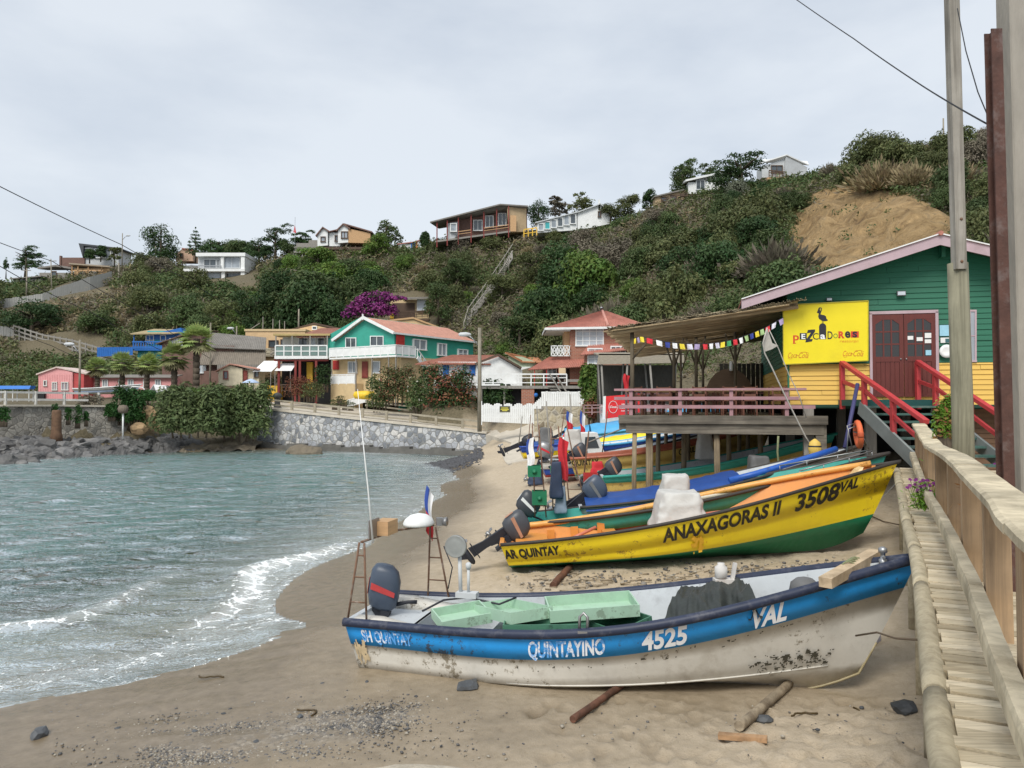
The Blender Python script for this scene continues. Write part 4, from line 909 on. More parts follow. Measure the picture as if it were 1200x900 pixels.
mb=MB();mb.prism([F.f(447,410),F.f(512,410),F.f(512,384),F.f(484,374),F.f(447,377)],(0,20,0));F.build(mb,'wall',peach);mb=MB();mb.prism([F.f(443,378,2),F.f(484,373.5,2),F.f(515,385,2),F.f(515,383,2),F.f(484,371.5,2),F.f(443,376,2)],(0,26,0));F.build(mb,'roof',tan_)
# ================================================================= hilltop houses
F=Fr('modern_house','white two-storey modern house with wide windows on stilts over the slope','house',215,333,141,0)
mb=MB();mb.bb(4,70,6,60,0,18);mb.bb(14,70,4,60,17,34);F.build(mb,'wall',greyw)
mb=MB();mb.bb(0,72,-4,8,15,18);mb.bb(14,72,-3,62,33,37);mb.bb(42.5,46,-1,8,17,34);mb.bb(66.5,71,-2,60,0,35);mb.bb(19,23.5,-1,8,1,15);mb.bb(43.5,47.5,-1,8,1,15);mb.bb(2,72,-2,60,-1.5,.5);F.build(mb,'white_trim',white)
for x0,x1,y0,y1,g_ in((221,233,319,331,gla),(239.5,258,319,331,glb),(263,281,320,331,gla),(239,253,304,314,gla),(254,257,304,314,gla),(262.5,281,300.5,314,glb)):win(F,x0,x1,y0,y1,greyw,g_,2,1,-5 if y0>315 else-3,t=.8)
railing(F,[(1,-3,18),(44,-3,18)],3.5,8,metal,'railing',bars=1,t=.4)
mb=MB();mb.bb(8,30,10,40,-18,-1);F.build(mb,'foundation',mat('rust brown render',(.19,.10,.075),.9));posts(F,'stilt',greyt,[((x,2,-30),(x,2,-1))for x in(23,8,44)]+[((23,2,-12),(34,2,-2))],1)
F=Fr('wedge_house','grey glass-fronted house with dark slanting wedge roof on left skyline','house',93,308,160,0)
mb=MB();mb.prism([F.f(97,312),F.f(139,312),F.f(139,292),F.f(97,289)],(0,30,0));F.build(mb,'wall',greyw)
mb=MB();mb.prism([F.f(92,285,4),F.f(141,290.5,4),F.f(141,292,4),F.f(98,288,4),F.f(97,302,4)],(0,38,0));F.build(mb,'roof',mat('dark slate',(.06,.065,.07),.8))
for x in(98,110.5,119.5):win(F,x,x+10,291+(x-98)*.05,302,white,glb,1,1,.2,t=.8)
mb=MB();mb.bb(-24,5,-2,20,-4,6.5);mb.bb(-24,-22,-3,0,-4,8.5);F.build(mb,'brown_parapet',mat('red brown boards',(.17,.10,.08),.8,.25))
F=Fr('orange_chalet','orange timber chalet with balcony below the wedge-roofed house','house',83,328,150,0)
mb=MB();mb.bb(2,44,0,20,-6,14);F.build(mb,'wall',peach);mb=MB();mb.prism([(-1,-6,19.5),(47,-6,16),(47,22,13),(-1,22,15.5)],(0,0,-1.6));F.build(mb,'roof',mat('pale brown roof',(.33,.27,.2),.9))
win(F,94,97,317,323,white,gla,1,1);win(F,104,108,318,323,white,gla,1,1);win(F,109,113,318,323,white,gla,1,1)
mb=MB();mb.bb(0,12,-4,0,3,5);mb.bb(0,38,-4,-3,10,11.5)
for x in(1,8,20,36):mb.bb(x,x+1,-4,-3,0,17)
F.build(mb,'balcony',tan_)
F=Fr('grey_cabin','grey shed-roofed cabin with ochre patch among roofs at far left','house',14,335,152,0)
mb=MB();mb.bb(0,32,0,16,-6,9);F.build(mb,'wall',greyt);mb=MB();mb.prism([(-3,-3,9),(34,-3,12),(34,18,13),(-3,18,11)],(0,0,-1.2));F.build(mb,'roof',asbs);win(F,22,28,326,331,brownw,gla,1,1)
F=Fr('grey_shed','grey timber shed with flat dark roof left of the orange chalet','shed',44,334,154,0)
mb=MB();mb.bb(0,38,0,16,-6,15);F.build(mb,'wall',greyt);mb=MB();mb.prism([(-1,-2,21),(20,-2,24),(38,-2,21),(38,18,23),(-1,18,23)],(0,0,-2));F.build(mb,'roof',asbs);mb=MB();mb.bb(4,14,-2,-.5,-3,7);F.build(mb,'red_panel',mat('rust brown render',(.19,.10,.075),.9));win(F,60,66,318,327,brownw,gla,1,1)
F=Fr('pink_house','small pinkish house with terracotta roof among trees left of the modern house','house',206,303,156,0)
mb=MB();mb.prism([F.f(206,306),F.f(226,306),F.f(226,293),F.f(214,291),F.f(206,298)],(0,18,0));F.build(mb,'wall',mat('salmon plaster',(.56,.38,.27),.8));mb=MB();mb.prism([F.f(213,292,1),F.f(228,294,1),F.f(228,292.5,1),F.f(213,290.3,1)],(0,20,0));F.build(mb,'roof',redt);win(F,211,214,297,301,brownw,gla,1,1)
F=Fr('twin_gable_house','white and tan house with two small gables on a timber platform','house',371,291,138,0)
mb=MB();mb.prism([F.f(372,288.5),F.f(384,287.5),F.f(384,271),F.f(378,267),F.f(372,274.5)],(0,40,0));mb.bb(13,26,3,40,4,20);mb.prism([F.f(396,285),F.f(408,284),F.f(408,267.5),F.f(402,262.5),F.f(396,269)],(0,40,0));F.build(mb,'wall',white)
mb=MB();mb.prism([F.f(408.05,284.3),F.f(434,285),F.f(434,273),F.f(408.05,268)],(0,34,0));F.build(mb,'tan_wall',tan_)
mb=MB()
for(x0,xm,x1,y0,ym,y1)in((370,378,386,277,267,272),(394,402,410,271,263,268.5)):
    mb.prism([F.f(x0,y0,2.5),F.f(xm,ym,2.5),F.f(xm,ym-1.6,2.5),F.f(x0-.6,y0-1.2,2.5)],(0,44,0));mb.prism([F.f(x1,y1,2.5),F.f(xm,ym,2.5),F.f(xm,ym-1.6,2.5),F.f(x1+.6,y1-1.2,2.5)],(0,44,0))
mb.prism([F.f(403,263,2),F.f(436,272.5,2),F.f(436,271,2),F.f(403,261.5,2)],(0,38,0));mb.prism([F.f(384,272,1),F.f(397,269,1),F.f(397,268,1),F.f(384,271,1)],(0,38,0));F.build(mb,'roof',mat('red brown boards',(.17,.10,.08),.8,.25))
win(F,376,381,277.5,283,brownw,glb,1,1);win(F,400,408-.7,271.5,279,brownw,glb,2,1);win(F,392.5,396,276,282.5,brownw,gla,1,1,-2)
mb=MB();mb.bb(0,64,-2,40,-1,2);
for x in(2,14,26,38,52,62):mb.beam((x,0,-16),(x,0,0),.9,.9);mb.beam((x,0,-10),(x+8,0,-1),.6,.6)
F.build(mb,'platform',brownw)
F=Fr('timber_terrace','grey timber terrace and sheds left of the twin gabled house','terrace',346,298,140,0)
mb=MB();mb.bb(0,26,0,14,4,14);mb.bb(14,25,2,14,14,18);F.build(mb,'shed',greyt);mb=MB();mb.bb(-2,27,-3,14,2,4)
for x in(0,8,17,25):mb.beam((x,-2,-14),(x,-2,10),.7,.7)
mb.bb(-2,27,-3,-2,8,9);mb.bb(4,14,-3,4,-10,-5);F.build(mb,'deck',greyt)
F=Fr('flag_pole','thin skyline pole with a faded red pennant beside the timber terrace','flagpole',344,298,143,0)
mb=MB();mb.tube([(0,0,-8),(.4,0,45)],[.35,.2],5);F.build(mb,'pole',metal);mb=MB();mb.prism([(.2,0,36),(1.8,0,26),(.2,0,26),(-1.6,0,27)],(0,.3,0));F.build(mb,'pennant',flred)
F=Fr('white_orange_house','small white and orange house partly hidden by a tree on the ridge','house',466,294,136,0)
mb=MB();mb.bb(0,18,0,16,0,9);F.build(mb,'wall',white);mb=MB();mb.bb(18,34,0,16,0,12);F.build(mb,'orange_wall',mat('orange boards',(.52,.2,.07),.7));mb=MB();mb.prism([(-1,-2,9),(20,-2,11.5),(20,17,11.5),(-1,17,9)],(0,0,-1));mb.prism([(17,-2,11),(36,-2,17),(36,17,17),(17,17,11)],(0,0,-1.2));F.build(mb,'roof',redt)
win(F,470,475,286,291,white,glb,1,1);win(F,482,486,285,292,blue_p,gla,1,1);win(F,490,497,283,291,white,glw,2,1)
F=Fr('porch_house','long brown house with deep open porch and slanting roof on the ridge','house',510,280,126,0)
mb=MB();mb.prism([(12,12,2),(108,12,14),(108,12,40),(12,12,24)],(0,30,0));F.build(mb,'wall',mat('red brown boards',(.17,.10,.08),.8,.25))
mb=MB();mb.prism([(86,-2,8),(107,10,12),(107,10,41),(84,-2,38)],(0,30,0));F.build(mb,'end_wall',ply);mb=MB();mb.bb(88,95,-3.5,-2.2,9,28);F.build(mb,'shutter',tan_)
mb=MB();mb.prism([(-6,-6,18.5),(76,-8,39),(109,4,40),(109,44,41),(0,40,22)],(0,0,1.6));F.build(mb,'roof',asbs)
mb=MB();mb.prism([(0,-4,-2),(88,-4,10),(88,14,10),(0,14,-2)],(0,0,-2));F.build(mb,'porch_floor',greyt)
posts(F,'post',mat('dark red timber',(.20,.035,.03),.7),[((x,-3.5,-10+x*.136),(x,-3.5,19.5+x*.225))for x in(2,14,27,42,57,72,86)],1.2)
mb=MB()
for x0,x1 in((27,42),(57,72),(72,86)):mb.beam((x0,-4,x0*.136+5),(x1,-4,x1*.136+5),.6,.8);mb.beam((x0,-4,x0*.136+2),(x1,-4,x1*.136+2),.4,.6)
F.build(mb,'railing',tan_)
mb=MB();mb.prism([(13,0,1),(27,2,2),(27,2,22),(13,0,19)],(0,10,0));F.build(mb,'white_box',greyw);win(F,528,535,262,271,white,glb,1,1,1)
for x0,x1,y0,y1 in((555,565,258,270),(569,578,253,266),(584,593,250,264)):win(F,x0,x1,y0,y1,white,gla,2,1,-10)
F=Fr('long_white_house','long low white house with window band and gable end on the ridge','house',629,274,122,0)
mb=MB();mb.prism([(0,-4,1),(48,2,6),(48,2,26),(0,-4,13)],(0,24,0));F.build(mb,'wall',white)
mb=MB();mb.prism([F.f(677,270,-2),F.f(716,262,-2),F.f(716,250,-2),F.f(703,239,-2),F.f(677,248,-2)],(0,20,0));F.build(mb,'gable_wall',white)
mb=MB();mb.prism([(-2,-7,12),(50,-1,26.5),(76,-1,36),(76,24,37),(-2,20,15)],(0,0,1.2));mb.prism([(74,-3,36),(90,-3,23),(90,22,23),(74,22,36)],(0,0,1));F.build(mb,'roof',greyw)
for i in range(6):x=631+i*7.5;win(F,x,x+6,262-i*2.2,270-i*1.6,white,[glb,turq,gla][i%3]if i==1 else[glb,gla][i%2],1,1,4-i*1,t=.8)
win(F,701,704,248,254,brownw,gla,1,1,-1.7);mb=MB();mb.bb(73,75,2,4,30,42);F.build(mb,'chimney',white)
railing(F,[(-15,-4,-4),(0,-5,-2)],9,6,yellow_p,'railing',bars=1,t=1)
F=Fr('ridge_house','white flat-roofed ridge house with dark balcony right of the wind-bent cypress','house',893,212,113,0)
mb=MB();mb.prism([F.f(893,208),F.f(921,208),F.f(921,186),F.f(893,195)],(0,20,0));mb.prism([F.f(918,211,3),F.f(946,208,-14),F.f(946,196,-14),F.f(921,183,3)],(0,14,0));F.build(mb,'wall',greyw)
mb=MB();mb.prism([F.f(890,192,3),F.f(922,182,4),F.f(948,194,-14),F.f(946,190,-26),F.f(895,188,-20)],(0,0,1.4));F.build(mb,'roof',white);win(F,904,917,194,202,brownw,gla,2,1,.2)
railing(F,[(8,-7,4),(28,-7,2)],8,4,brownw,'balcony_railing',bars=2,t=.8);mb=MB();mb.bb(6,30,-7,0,1,4);mb.bb(12,18,-5,0,-6,2);F.build(mb,'balcony',tan_)
F=Fr('white_bungalow','white ridge bungalow with flat roof partly behind the wind-bent cypress','house',806,226,115,0)
mb=MB();mb.bb(2,50,0,20,-2,14);F.build(mb,'wall',white);mb=MB();mb.prism([(-2,-4,14),(34,-4,22),(52,-4,24),(52,20,24),(-2,20,16)],(0,0,2.2));F.build(mb,'roof',white);win(F,816,826,211,222,greyw,gla,2,1);mb=MB();mb.bb(-8,20,-5,0,-4,-1);F.build(mb,'deck',brownw)
F=Fr('wooden_cabin','brown wooden cabin with terrace railings at left end of the right-hand ridge','house',769,240,116,0)
mb=MB();mb.prism([(0,0,0),(36,0,6),(36,0,20),(0,0,10)],(0,16,0));F.build(mb,'wall',ply);mb=MB();mb.prism([(-2,-3,9.5),(34,-3,18),(34,16,19),(-2,16,11)],(0,0,1.6));F.build(mb,'roof',asbs)
railing(F,[(6,-6,-2),(40,-6,8)],7,6,brownw,'railing',bars=2,t=.7);mb=MB();mb.prism([(4,-6.5,-2),(42,-6.5,9),(42,0,9),(4,0,-2)],(0,0,-1.5));F.build(mb,'deck',greyt)
for x0,x1 in((775,783),(786,793)):win(F,x0,x1,231-(x0-775)*.2,236-(x0-775)*.2,brownw,gla,1,1)
def slope_fence(label,pts,name='plank_fence',m=greyb,w=.34):
    P=[(at(x,yb,Y),at(x,yt,Y))for x,yb,yt,Y in pts];o=P[0][0]
    t_=thing(name,label,'fence',o);mb=MB()
    for(b0,t0),(b1,t1)in zip(P,P[1:]):
        k=max(1,int((b1-b0).length/w))
        for i in range(k):
            f0,f1=(i+.04)/k,(i+.96)/k;q0,q1=b0.lerp(b1,f0)-o,b0.lerp(b1,f1)-o;j=random.uniform(-.06,.06);u0,u1=t0.lerp(t1,f0)-o+Vector((0,0,j)),t0.lerp(t1,f1)-o+Vector((0,0,j))
            mb.prism([q0,q1,u1,u0],(0,.06+.02*random.random(),0))
    mb.build('planks',m,t_)
    mb=MB()
    for(b0,t0),(b1,t1)in zip(P,P[1:]):mb.beam(b0.lerp(t0,.8)-o+Vector((0,.12,0)),b1.lerp(t1,.8)-o+Vector((0,.12,0)),.08,.12);mb.beam(b0.lerp(t0,.25)-o+Vector((0,.12,0)),b1.lerp(t1,.25)-o+Vector((0,.12,0)),.08,.12)
    mb.build('rail',greyt,t_)
slope_fence('tall grey plank fence climbing the left hillside to the orange chalet',[(-60,368,356,128),(0,361,351,130),(50,358,344,132),(70,354,336,134),(106,344,324,138),(131,333,318,142)])
slope_fence('short grey plank fence at left frame edge on the lower slope',[(-60,390,378,108),(0,393,382,109),(16,395,384,110)])
w_=thing('handrail_path','grey timber handrail running diagonally down the left slope','handrail',at(16,395,110));o=Vector(w_.location);mb=MB()
qs=[at(16,394,110),at(50,405,108),(at(85,412,104)),at(125,424,99)]
for p,q in zip(qs,qs[1:]):
    for z in(.3,.9,1.5):mb.beam(p-o+Vector((0,0,z)),q-o+Vector((0,0,z)),.12,.2)
    for i in range(5):c=p.lerp(q,i/5)-o;mb.beam(c+Vector((0,0,-1)),c+Vector((0,0,1.7)),.18,.18)
mb.build('rail',greyt,w_)
def hillhit(px,py,y0=40.0,y1=170.0):
    Ys=np.linspace(y0,y1,600);r=at(px,py,1.0)-Vector((0,0,CH));z=CH+r.z*Ys;k=np.argmax(z<zsurf(r.x*Ys,Ys));return at(px,py,float(Ys[k]))
st_=thing('hillside_stair','long pale timber stair rail climbing the scrub below the porch house','stair',at(545,398,93));o=Vector(st_.location);mb=MB()
sa=[hillhit(x,y,75)for x,y in((544,392),(549,374),(566,350),(586,320),(601,297))];sb=[hillhit(x,y,75)for x,y in((553,376),(571,352),(591,323),(601,305))]
for l_ in(sa,sb):
    for p,q in zip(l_,l_[1:]):
        mb.beam(p-o+Vector((0,-.9,1.3)),q-o+Vector((0,-.9,1.3)),.09,.09);k=max(1,int((q-p).length/2))
        for i in range(k):c=p.lerp(q,i/k)-o+Vector((0,-.9,0));mb.beam(c+Vector((0,0,-.5)),c+Vector((0,0,1.6)),.10,.10)
mb.build('handrail',mat('pale weathered rail',(.27,.25,.21),.85),st_)
mb=MB();k=40
for i in range(k):p,q=samp(sa,i/k),samp(sb,i/k);mb.beam(p-o+Vector((0,-.8,.5)),q-o+Vector((0,-.8,.2)),.2,.08)
mb.build('tread',greyt,st_)
polew=wood_mat('pole timber',(.30,.27,.21),None,.6,'Z')
def lamp(px,yb,yt,Y,label,arm=-1,wires=None,arml=2.2,m=None,r=.11):
    t_=thing('street_lamp',label,'street lamp',at(px,yb,Y));h=(yb-yt)*Y/FPX
    mb=MB();mb.tube([(0,0,-.6),(0,0,h)],[r,r*.75],8);mb.build('pole',m or polew,t_)
    z=h*.93;mb=MB();mb.tube([(0,0,z-.9),(arm*.5*arml,0,z-.25),(arm*arml*.85,0,z)],.045,6);mb.build('arm',metal,t_)
    mb=MB();mb.lathe((arm*arml,0,z),[(.05,-.42),(.14,-.3),(.17,.1),(.10,.42),(.03,.5)],8,axis='X');mb.build('lamp_head',greyw,t_)
    return t_
lamp(562,496,384,55,'tall timber lamp post with curved arm beside the white picket gate',-1,arml=1.1,r=.16)
lamp(93,472,398,68,'grey lamp post with short arm beside the pink shed',-1,arml=1.0)
lamp(246,460,378,82,'dark lamp post with long arm in front of the grey roofs',-1,arml=1.3)
lamp(277,420,382,97,'short lamp post behind the right end of the grey roofs',-1,arml=.8)
lamp(143,313,273,153,'slim lamp post with arm on the skyline beside the wedge-roofed house',1,arml=1.1)
def pole(px,yb,yt,Y,label,r=.12,bar=True,dx=0):
    t_=thing('utility_pole',label,'utility pole',at(px,yb,Y));h=(yb-yt)*Y/FPX;mb=MB();mb.tube([(0,0,-.8),(dx*Y/FPX,0,h)],[r,r*.7],7);mb.build('pole',polew,t_)
    if bar:mb=MB();mb.beam((-.7,0,h-.4),(.7,0,h-.4),.1,.12);mb.build('crossbar',greyt,t_)
pole(61,345,303,140,'thin utility pole with crossbar left of the orange chalet',dx=-2)
pole(31,348,314,134,'pale utility pole with crossbar at the left end of the plank fence',.16)
pole(182,310,288,150,'short skyline pole right of the big round tree',.15,False)
pole(139,332,308,141,'short pole at the top end of the plank fence',.18,False)
pole(350,385,362,98,'bare timber post standing behind the roof of the gabled house',.13,False)
pole(1106,180,138,92,'thin skyline pole on the right-hand ridge above the bare cliff',.12,False)
pole(236,362,338,128,'slanting prop pole under the modern house',.12,False)
wirem=mat('black cable',(.012,.012,.013),.6)
def wire(label,pts,r,sag=0.0,seg=10):
    P=[at(x,y,Y)for x,y,Y in pts];o=P[0];path=[]
    for p,q in zip(P,P[1:]):
        for i in range(seg):t_=i/seg;path.append(p.lerp(q,t_)-o-Vector((0,0,sag*4*t_*(1-t_))))
    path.append(P[-1]-o);mb=MB();mb.tube(path,r,5);mb.build('power_line',wirem,label=label,cat='power line',loc=o)
wire('highest black power line sloping down across the left sky past the skyline lamp',[(-60,188,40),(143,287,60),(215,325,80),(310,384,96)],.03,.1)
wire('second black power line crossing the left sky towards the grey roofs',[(-60,260,45),(61,306,60),(180,375,75),(246,420,82)],.028,.1)
wire('low black power line crossing the left plank fence',[(-60,285,42),(0,312,48),(105,365,60),(205,418,78)],.026,.15)
wire('lowest black power line dipping in front of the short plank fence',[(-60,350,48),(0,378,52),(60,405,58),(120,430,66)],.022,.1)
# ================================================================= vegetation
rng=np.random.default_rng(11)
def rand_dirs(n):
    v=rng.normal(size=(n,3));return v/np.linalg.norm(v,axis=1)[:,None]
def leaf_quads(P,Nn,size,aspect=1.0,jit=.5,tone=None,droop=0.0):
    """one small quad per point, roughly facing Nn; returns verts (n*4,3), tones (n*4,2)"""
    n=len(P);Nn=Nn+rng.normal(size=(n,3))*jit;Nn/=np.linalg.norm(Nn,axis=1)[:,None]
    t=np.cross(Nn,rand_dirs(n));t/=np.linalg.norm(t,axis=1)[:,None]+1e-9;b=np.cross(Nn,t)
    s=(size*rng.uniform(.6,1.35,n))[:,None]if np.isscalar(size)else(size*rng.uniform(.6,1.35,n))[:,None]
    a=s*.5*aspect**.5;c=s*.5/aspect**.5
    V=np.stack([P-t*a*1.0,P+b*c*.8+Nn*s*.08,P+t*a*1.1,P-b*c*.8-Nn*s*.08],1)
    if droop:V[:,2,2]-=(s*droop)[:,0]
    return V.reshape(-1,3),np.repeat(tone,4,0)
def arr_mesh(name,V,T,smooth=False):
    n=len(V)//4;me=bpy.data.meshes.new(name);me.vertices.add(len(V));me.vertices.foreach_set('co',V.astype(np.float32).ravel())
    me.loops.add(n*4);me.loops.foreach_set('vertex_index',np.arange(n*4,dtype=np.int32));me.polygons.add(n);me.polygons.foreach_set('loop_start',np.arange(0,n*4,4,dtype=np.int32));me.polygons.foreach_set('loop_total',np.full(n,4,np.int32));me.update()
    ca=me.color_attributes.new('tone','FLOAT_COLOR','POINT');ca.data.foreach_set('color',np.concatenate([T,np.zeros((len(T),1)),np.ones((len(T),1))],1).astype(np.float32).ravel())
    return me
def blob_leaves(blobs,n,size,jit=.38,aspect=1.6,shell=.28,sub=7,flat=0.0,droop=0.0):
    """leaves on lumpy shells; every blob carries smaller lumps so the outline stays uneven"""
    vol=np.array([b[1][0]*b[1][1]+b[1][1]*b[1][2]+b[1][0]*b[1][2]for b in blobs]);cnt=(n*vol/vol.sum()).astype(int)+4
    Vs=[];Ts=[]
    for(c,r),k in zip(blobs,cnt):
        c=np.array(c,float);r=np.array(r,float)
        d0=rand_dirs(sub*2);d0[:,2]=np.where(d0[:,2]<-.45,-d0[:,2],d0[:,2]);lum=c+d0*r*rng.uniform(.55,.85,(len(d0),1));lr=rng.uniform(.32,.6,len(d0));lt=rng.uniform(0,1,len(d0));lh=rng.uniform(0,1,len(d0))
        j=rng.integers(0,len(d0),k);d=rand_dirs(k);d[:,2]=np.where(d[:,2]<-.6,-d[:,2],d[:,2]);rad=1-shell*rng.uniform(0,1,k)**1.5
        P=lum[j]+d*r*(lr[j]*rad)[:,None]
        Nn=d.copy();Nn[:,2]+=.35+flat
        tone=np.stack([np.clip(.55*lt[j]+.45*rng.uniform(0,1,k),0,1),np.clip(.6*lh[j]+.4*rng.uniform(0,1,k),0,1)],1)
        v,t=leaf_quads(P,Nn,size,aspect,jit,tone,droop);Vs.append(v);Ts.append(t)
    return np.concatenate(Vs),np.concatenate(Ts)
LM={'dark green':leaf_mat('dark green leaves',(.042,.080,.026)),'bright green':leaf_mat('bright green leaves',(.10,.165,.032)),'olive':leaf_mat('olive leaves',(.105,.122,.046)),'grey-brown':leaf_mat('grey-brown twigs',(.165,.145,.105),.08),
      'silvery':leaf_mat('silvery leaves',(.15,.165,.115),.08),'mid green':leaf_mat('mid green leaves',(.074,.108,.038)),'straw':leaf_mat('dry grass',(.26,.21,.12),.06)}
bark=wood_mat('bark',(.12,.095,.07),None,1.0,'Z')
crowns=[]
for k in range(7):
    bl=[((0,0,.42),(.75,.75,.55))]+[((rng.uniform(-.5,.5),rng.uniform(-.5,.5),rng.uniform(.25,.65)),(rng.uniform(.35,.55),)*2+(rng.uniform(.3,.5),))for _ in range(4)]+[((.55*math.cos(i*1.57+k),.55*math.sin(i*1.57+k),.12),(.42,.42,.3))for i in range(4)]
    V,T=blob_leaves(bl,6500,.068,sub=10);crowns.append(arr_mesh('crown',V,T))
wispy=[]
for k in range(4):
    n=1500;base=rng.normal(size=(n,3))*(.16,.16,.0);d=rand_dirs(n);d[:,2]=np.abs(d[:,2])*.9+.25;d/=np.linalg.norm(d,axis=1)[:,None];L_=rng.uniform(.25,1.0,n)
    P=base+d*(L_*rng.uniform(.75,1.05,n))[:,None]*(.95,.95,.8);side=np.cross(d,rand_dirs(n));side/=np.linalg.norm(side,axis=1)[:,None];w=rng.uniform(.012,.05,n)[:,None];h=rng.uniform(.06,.22,n)[:,None]
    V=np.stack([P-side*w,P-d*h*.5+side*w*.3,P+side*w,P+d*h],1).reshape(-1,3);tone=np.stack([rng.uniform(0,1,n),rng.uniform(0,1,n)],1);wispy.append(arr_mesh('crown',V,np.repeat(tone,4,0)))
stemm=[]
for k in range(3):
    mb=MB()
    for i in range(5):a_=1.257*i+k;mb.tube([(0,0,-.5),(.12*math.cos(a_),.12*math.sin(a_),.1),(.4*math.cos(a_),.4*math.sin(a_),.5)],[.07,.05,.02],5)
    stemm.append(mb.mesh('trunk'))
def use(name,me,m,parent):
    o=obj(name,me,None,parent)
    if not me.materials:me.materials.append(m)
    o.material_slots[0].link='OBJECT';o.material_slots[0].material=m;return o
def shrub(x,y,z,r,hgt,col,label,group=None,name='shrub',cat='shrub',shape=None):
    t_=thing(name,label,cat,(x,y,z),random.uniform(0,6.28),group)
    t_.scale=(r,r*random.uniform(.85,1.15),hgt)
    w_=col=='straw' or(col=='grey-brown' and random.random()<.6)
    me=shape or random.choice(wispy if w_ else crowns);use('crown',me,LM[col],t_);
    use('trunk',random.choice(stemm),bark,t_);return t_
KEEP=[(216,295,302,334,141),(92,284,142,304,160),(83,308,130,323,150),(44,305,80,328,154),(14,318,44,330,152),(206,290,228,301,156),(370,262,436,287,138),(346,278,372,292,140),(466,280,498,291,136),(508,238,618,270,126),(628,238,716,264,122),(893,183,946,206,113),(806,203,842,220,115),(770,220,806,236,116),(455,340,500,368,101),(153,382,216,412,94),(113,405,156,418,92),(190,388,305,430,83),(287,384,345,410,88),(335,378,400,400,90),(383,370,550,420,72),(445,372,512,390,93),(513,413,630,440,66),(640,360,760,420,62),(0,350,60,361,130),(60,332,131,350,136),(-30,382,20,394,109),(20,392,125,412,104),(541,370,562,398,90),(553,350,566,374,96),(566,325,582,350,104),(583,300,598,324,112)]
LMK=[((258,320),'the white modern house'),((60,350),'the grey plank fence'),((110,312),'the orange chalet'),((185,380),'the blue house'),((260,385),'the long grey roofs'),((402,285),'the twin gabled house'),((350,345),'the dark wooded gully'),((435,345),'the magenta bougainvillea'),((480,300),'the white and orange house'),((560,262),'the brown porch house'),((572,350),'the long hillside stair'),((670,255),'the long white ridge house'),((640,370),'the small orange-tiled roof'),((700,345),'the brick house roof'),((790,235),'the brown ridge cabin'),((870,225),'the wind-bent cypress'),((850,330),'the pergola roof'),((950,215),'the ridge house balcony'),((1020,275),'the bare ochre cliff'),((1150,230),'the right-hand ridge pole'),((60,410),'the pink shed')]
def project(x,y,z):return 600+FPX*x/y,HOR-FPX*(z-CH)/y
RIDGE=sorted([(-900,180),(-300,168),(0,160),(60,158),(130,155),(190,150),(250,146),(300,146),(350,142),(400,140),(440,138),(490,136),(560,130),(620,127),(700,122),(780,116),(850,112),(930,106),(980,100),(1040,97),(1100,94),(1170,90),(1300,85),(1600,80)])
rx_=[q[0]for q in RIDGE];ry_=[q[1]for q in RIDGE]
def palette(px_,py_):
    if px_<115 and py_<400:return[('dark green',4),('mid green',4),('olive',3)]
    if px_<150:return[('olive',4),('grey-brown',4),('straw',2)]
    if px_<270 and py_<345:return[('olive',6),('mid green',2),('grey-brown',2)]
    if px_<240:return[('olive',3),('grey-brown',5),('mid green',4)]
    if px_<475 and py_>300:return[('dark green',5),('mid green',5),('bright green',4),('olive',3)]
    if px_<475:return[('dark green',5),('bright green',3),('olive',3),('silvery',2)]
    if px_<640 and py_<345:return[('olive',5),('grey-brown',5),('straw',3),('mid green',2)]
    if px_<760 and py_>345:return[('dark green',3),('mid green',4),('bright green',3),('olive',4),('grey-brown',2)]
    if px_<780:return[('olive',5),('grey-brown',6),('mid green',3),('dark green',3),('silvery',1)]
    if px_<930:return[('dark green',3),('mid green',3),('olive',5),('grey-brown',3),('silvery',1)]
    if py_<235:return[('olive',4),('grey-brown',6),('straw',3),('mid green',1)]
    return[('olive',5),('mid green',3),('grey-brown',2)]
def choose(pal):
    s_=sum(p[1]for p in pal);u=random.uniform(0,s_)
    for n_,w_ in pal:
        u-=w_
        if u<=0:return n_
    return pal[-1][0]
def blocked(x,y,z,r,h):
    p0,y0=project(x,y,z);s_=FPX/y;top=y0-h*s_
    for(a,b,c,d,Y)in KEEP:
        if p0+r*s_*.95>a and p0-r*s_*.95<c:
            if y<Y+8 and top<d+1 and y0>b:return True
    if((p0-1018)/108)**2+((y0-h*s_*.5-262)/62)**2<1 and y<88:return True
    return False
placed=[];tries=0
cand=[]
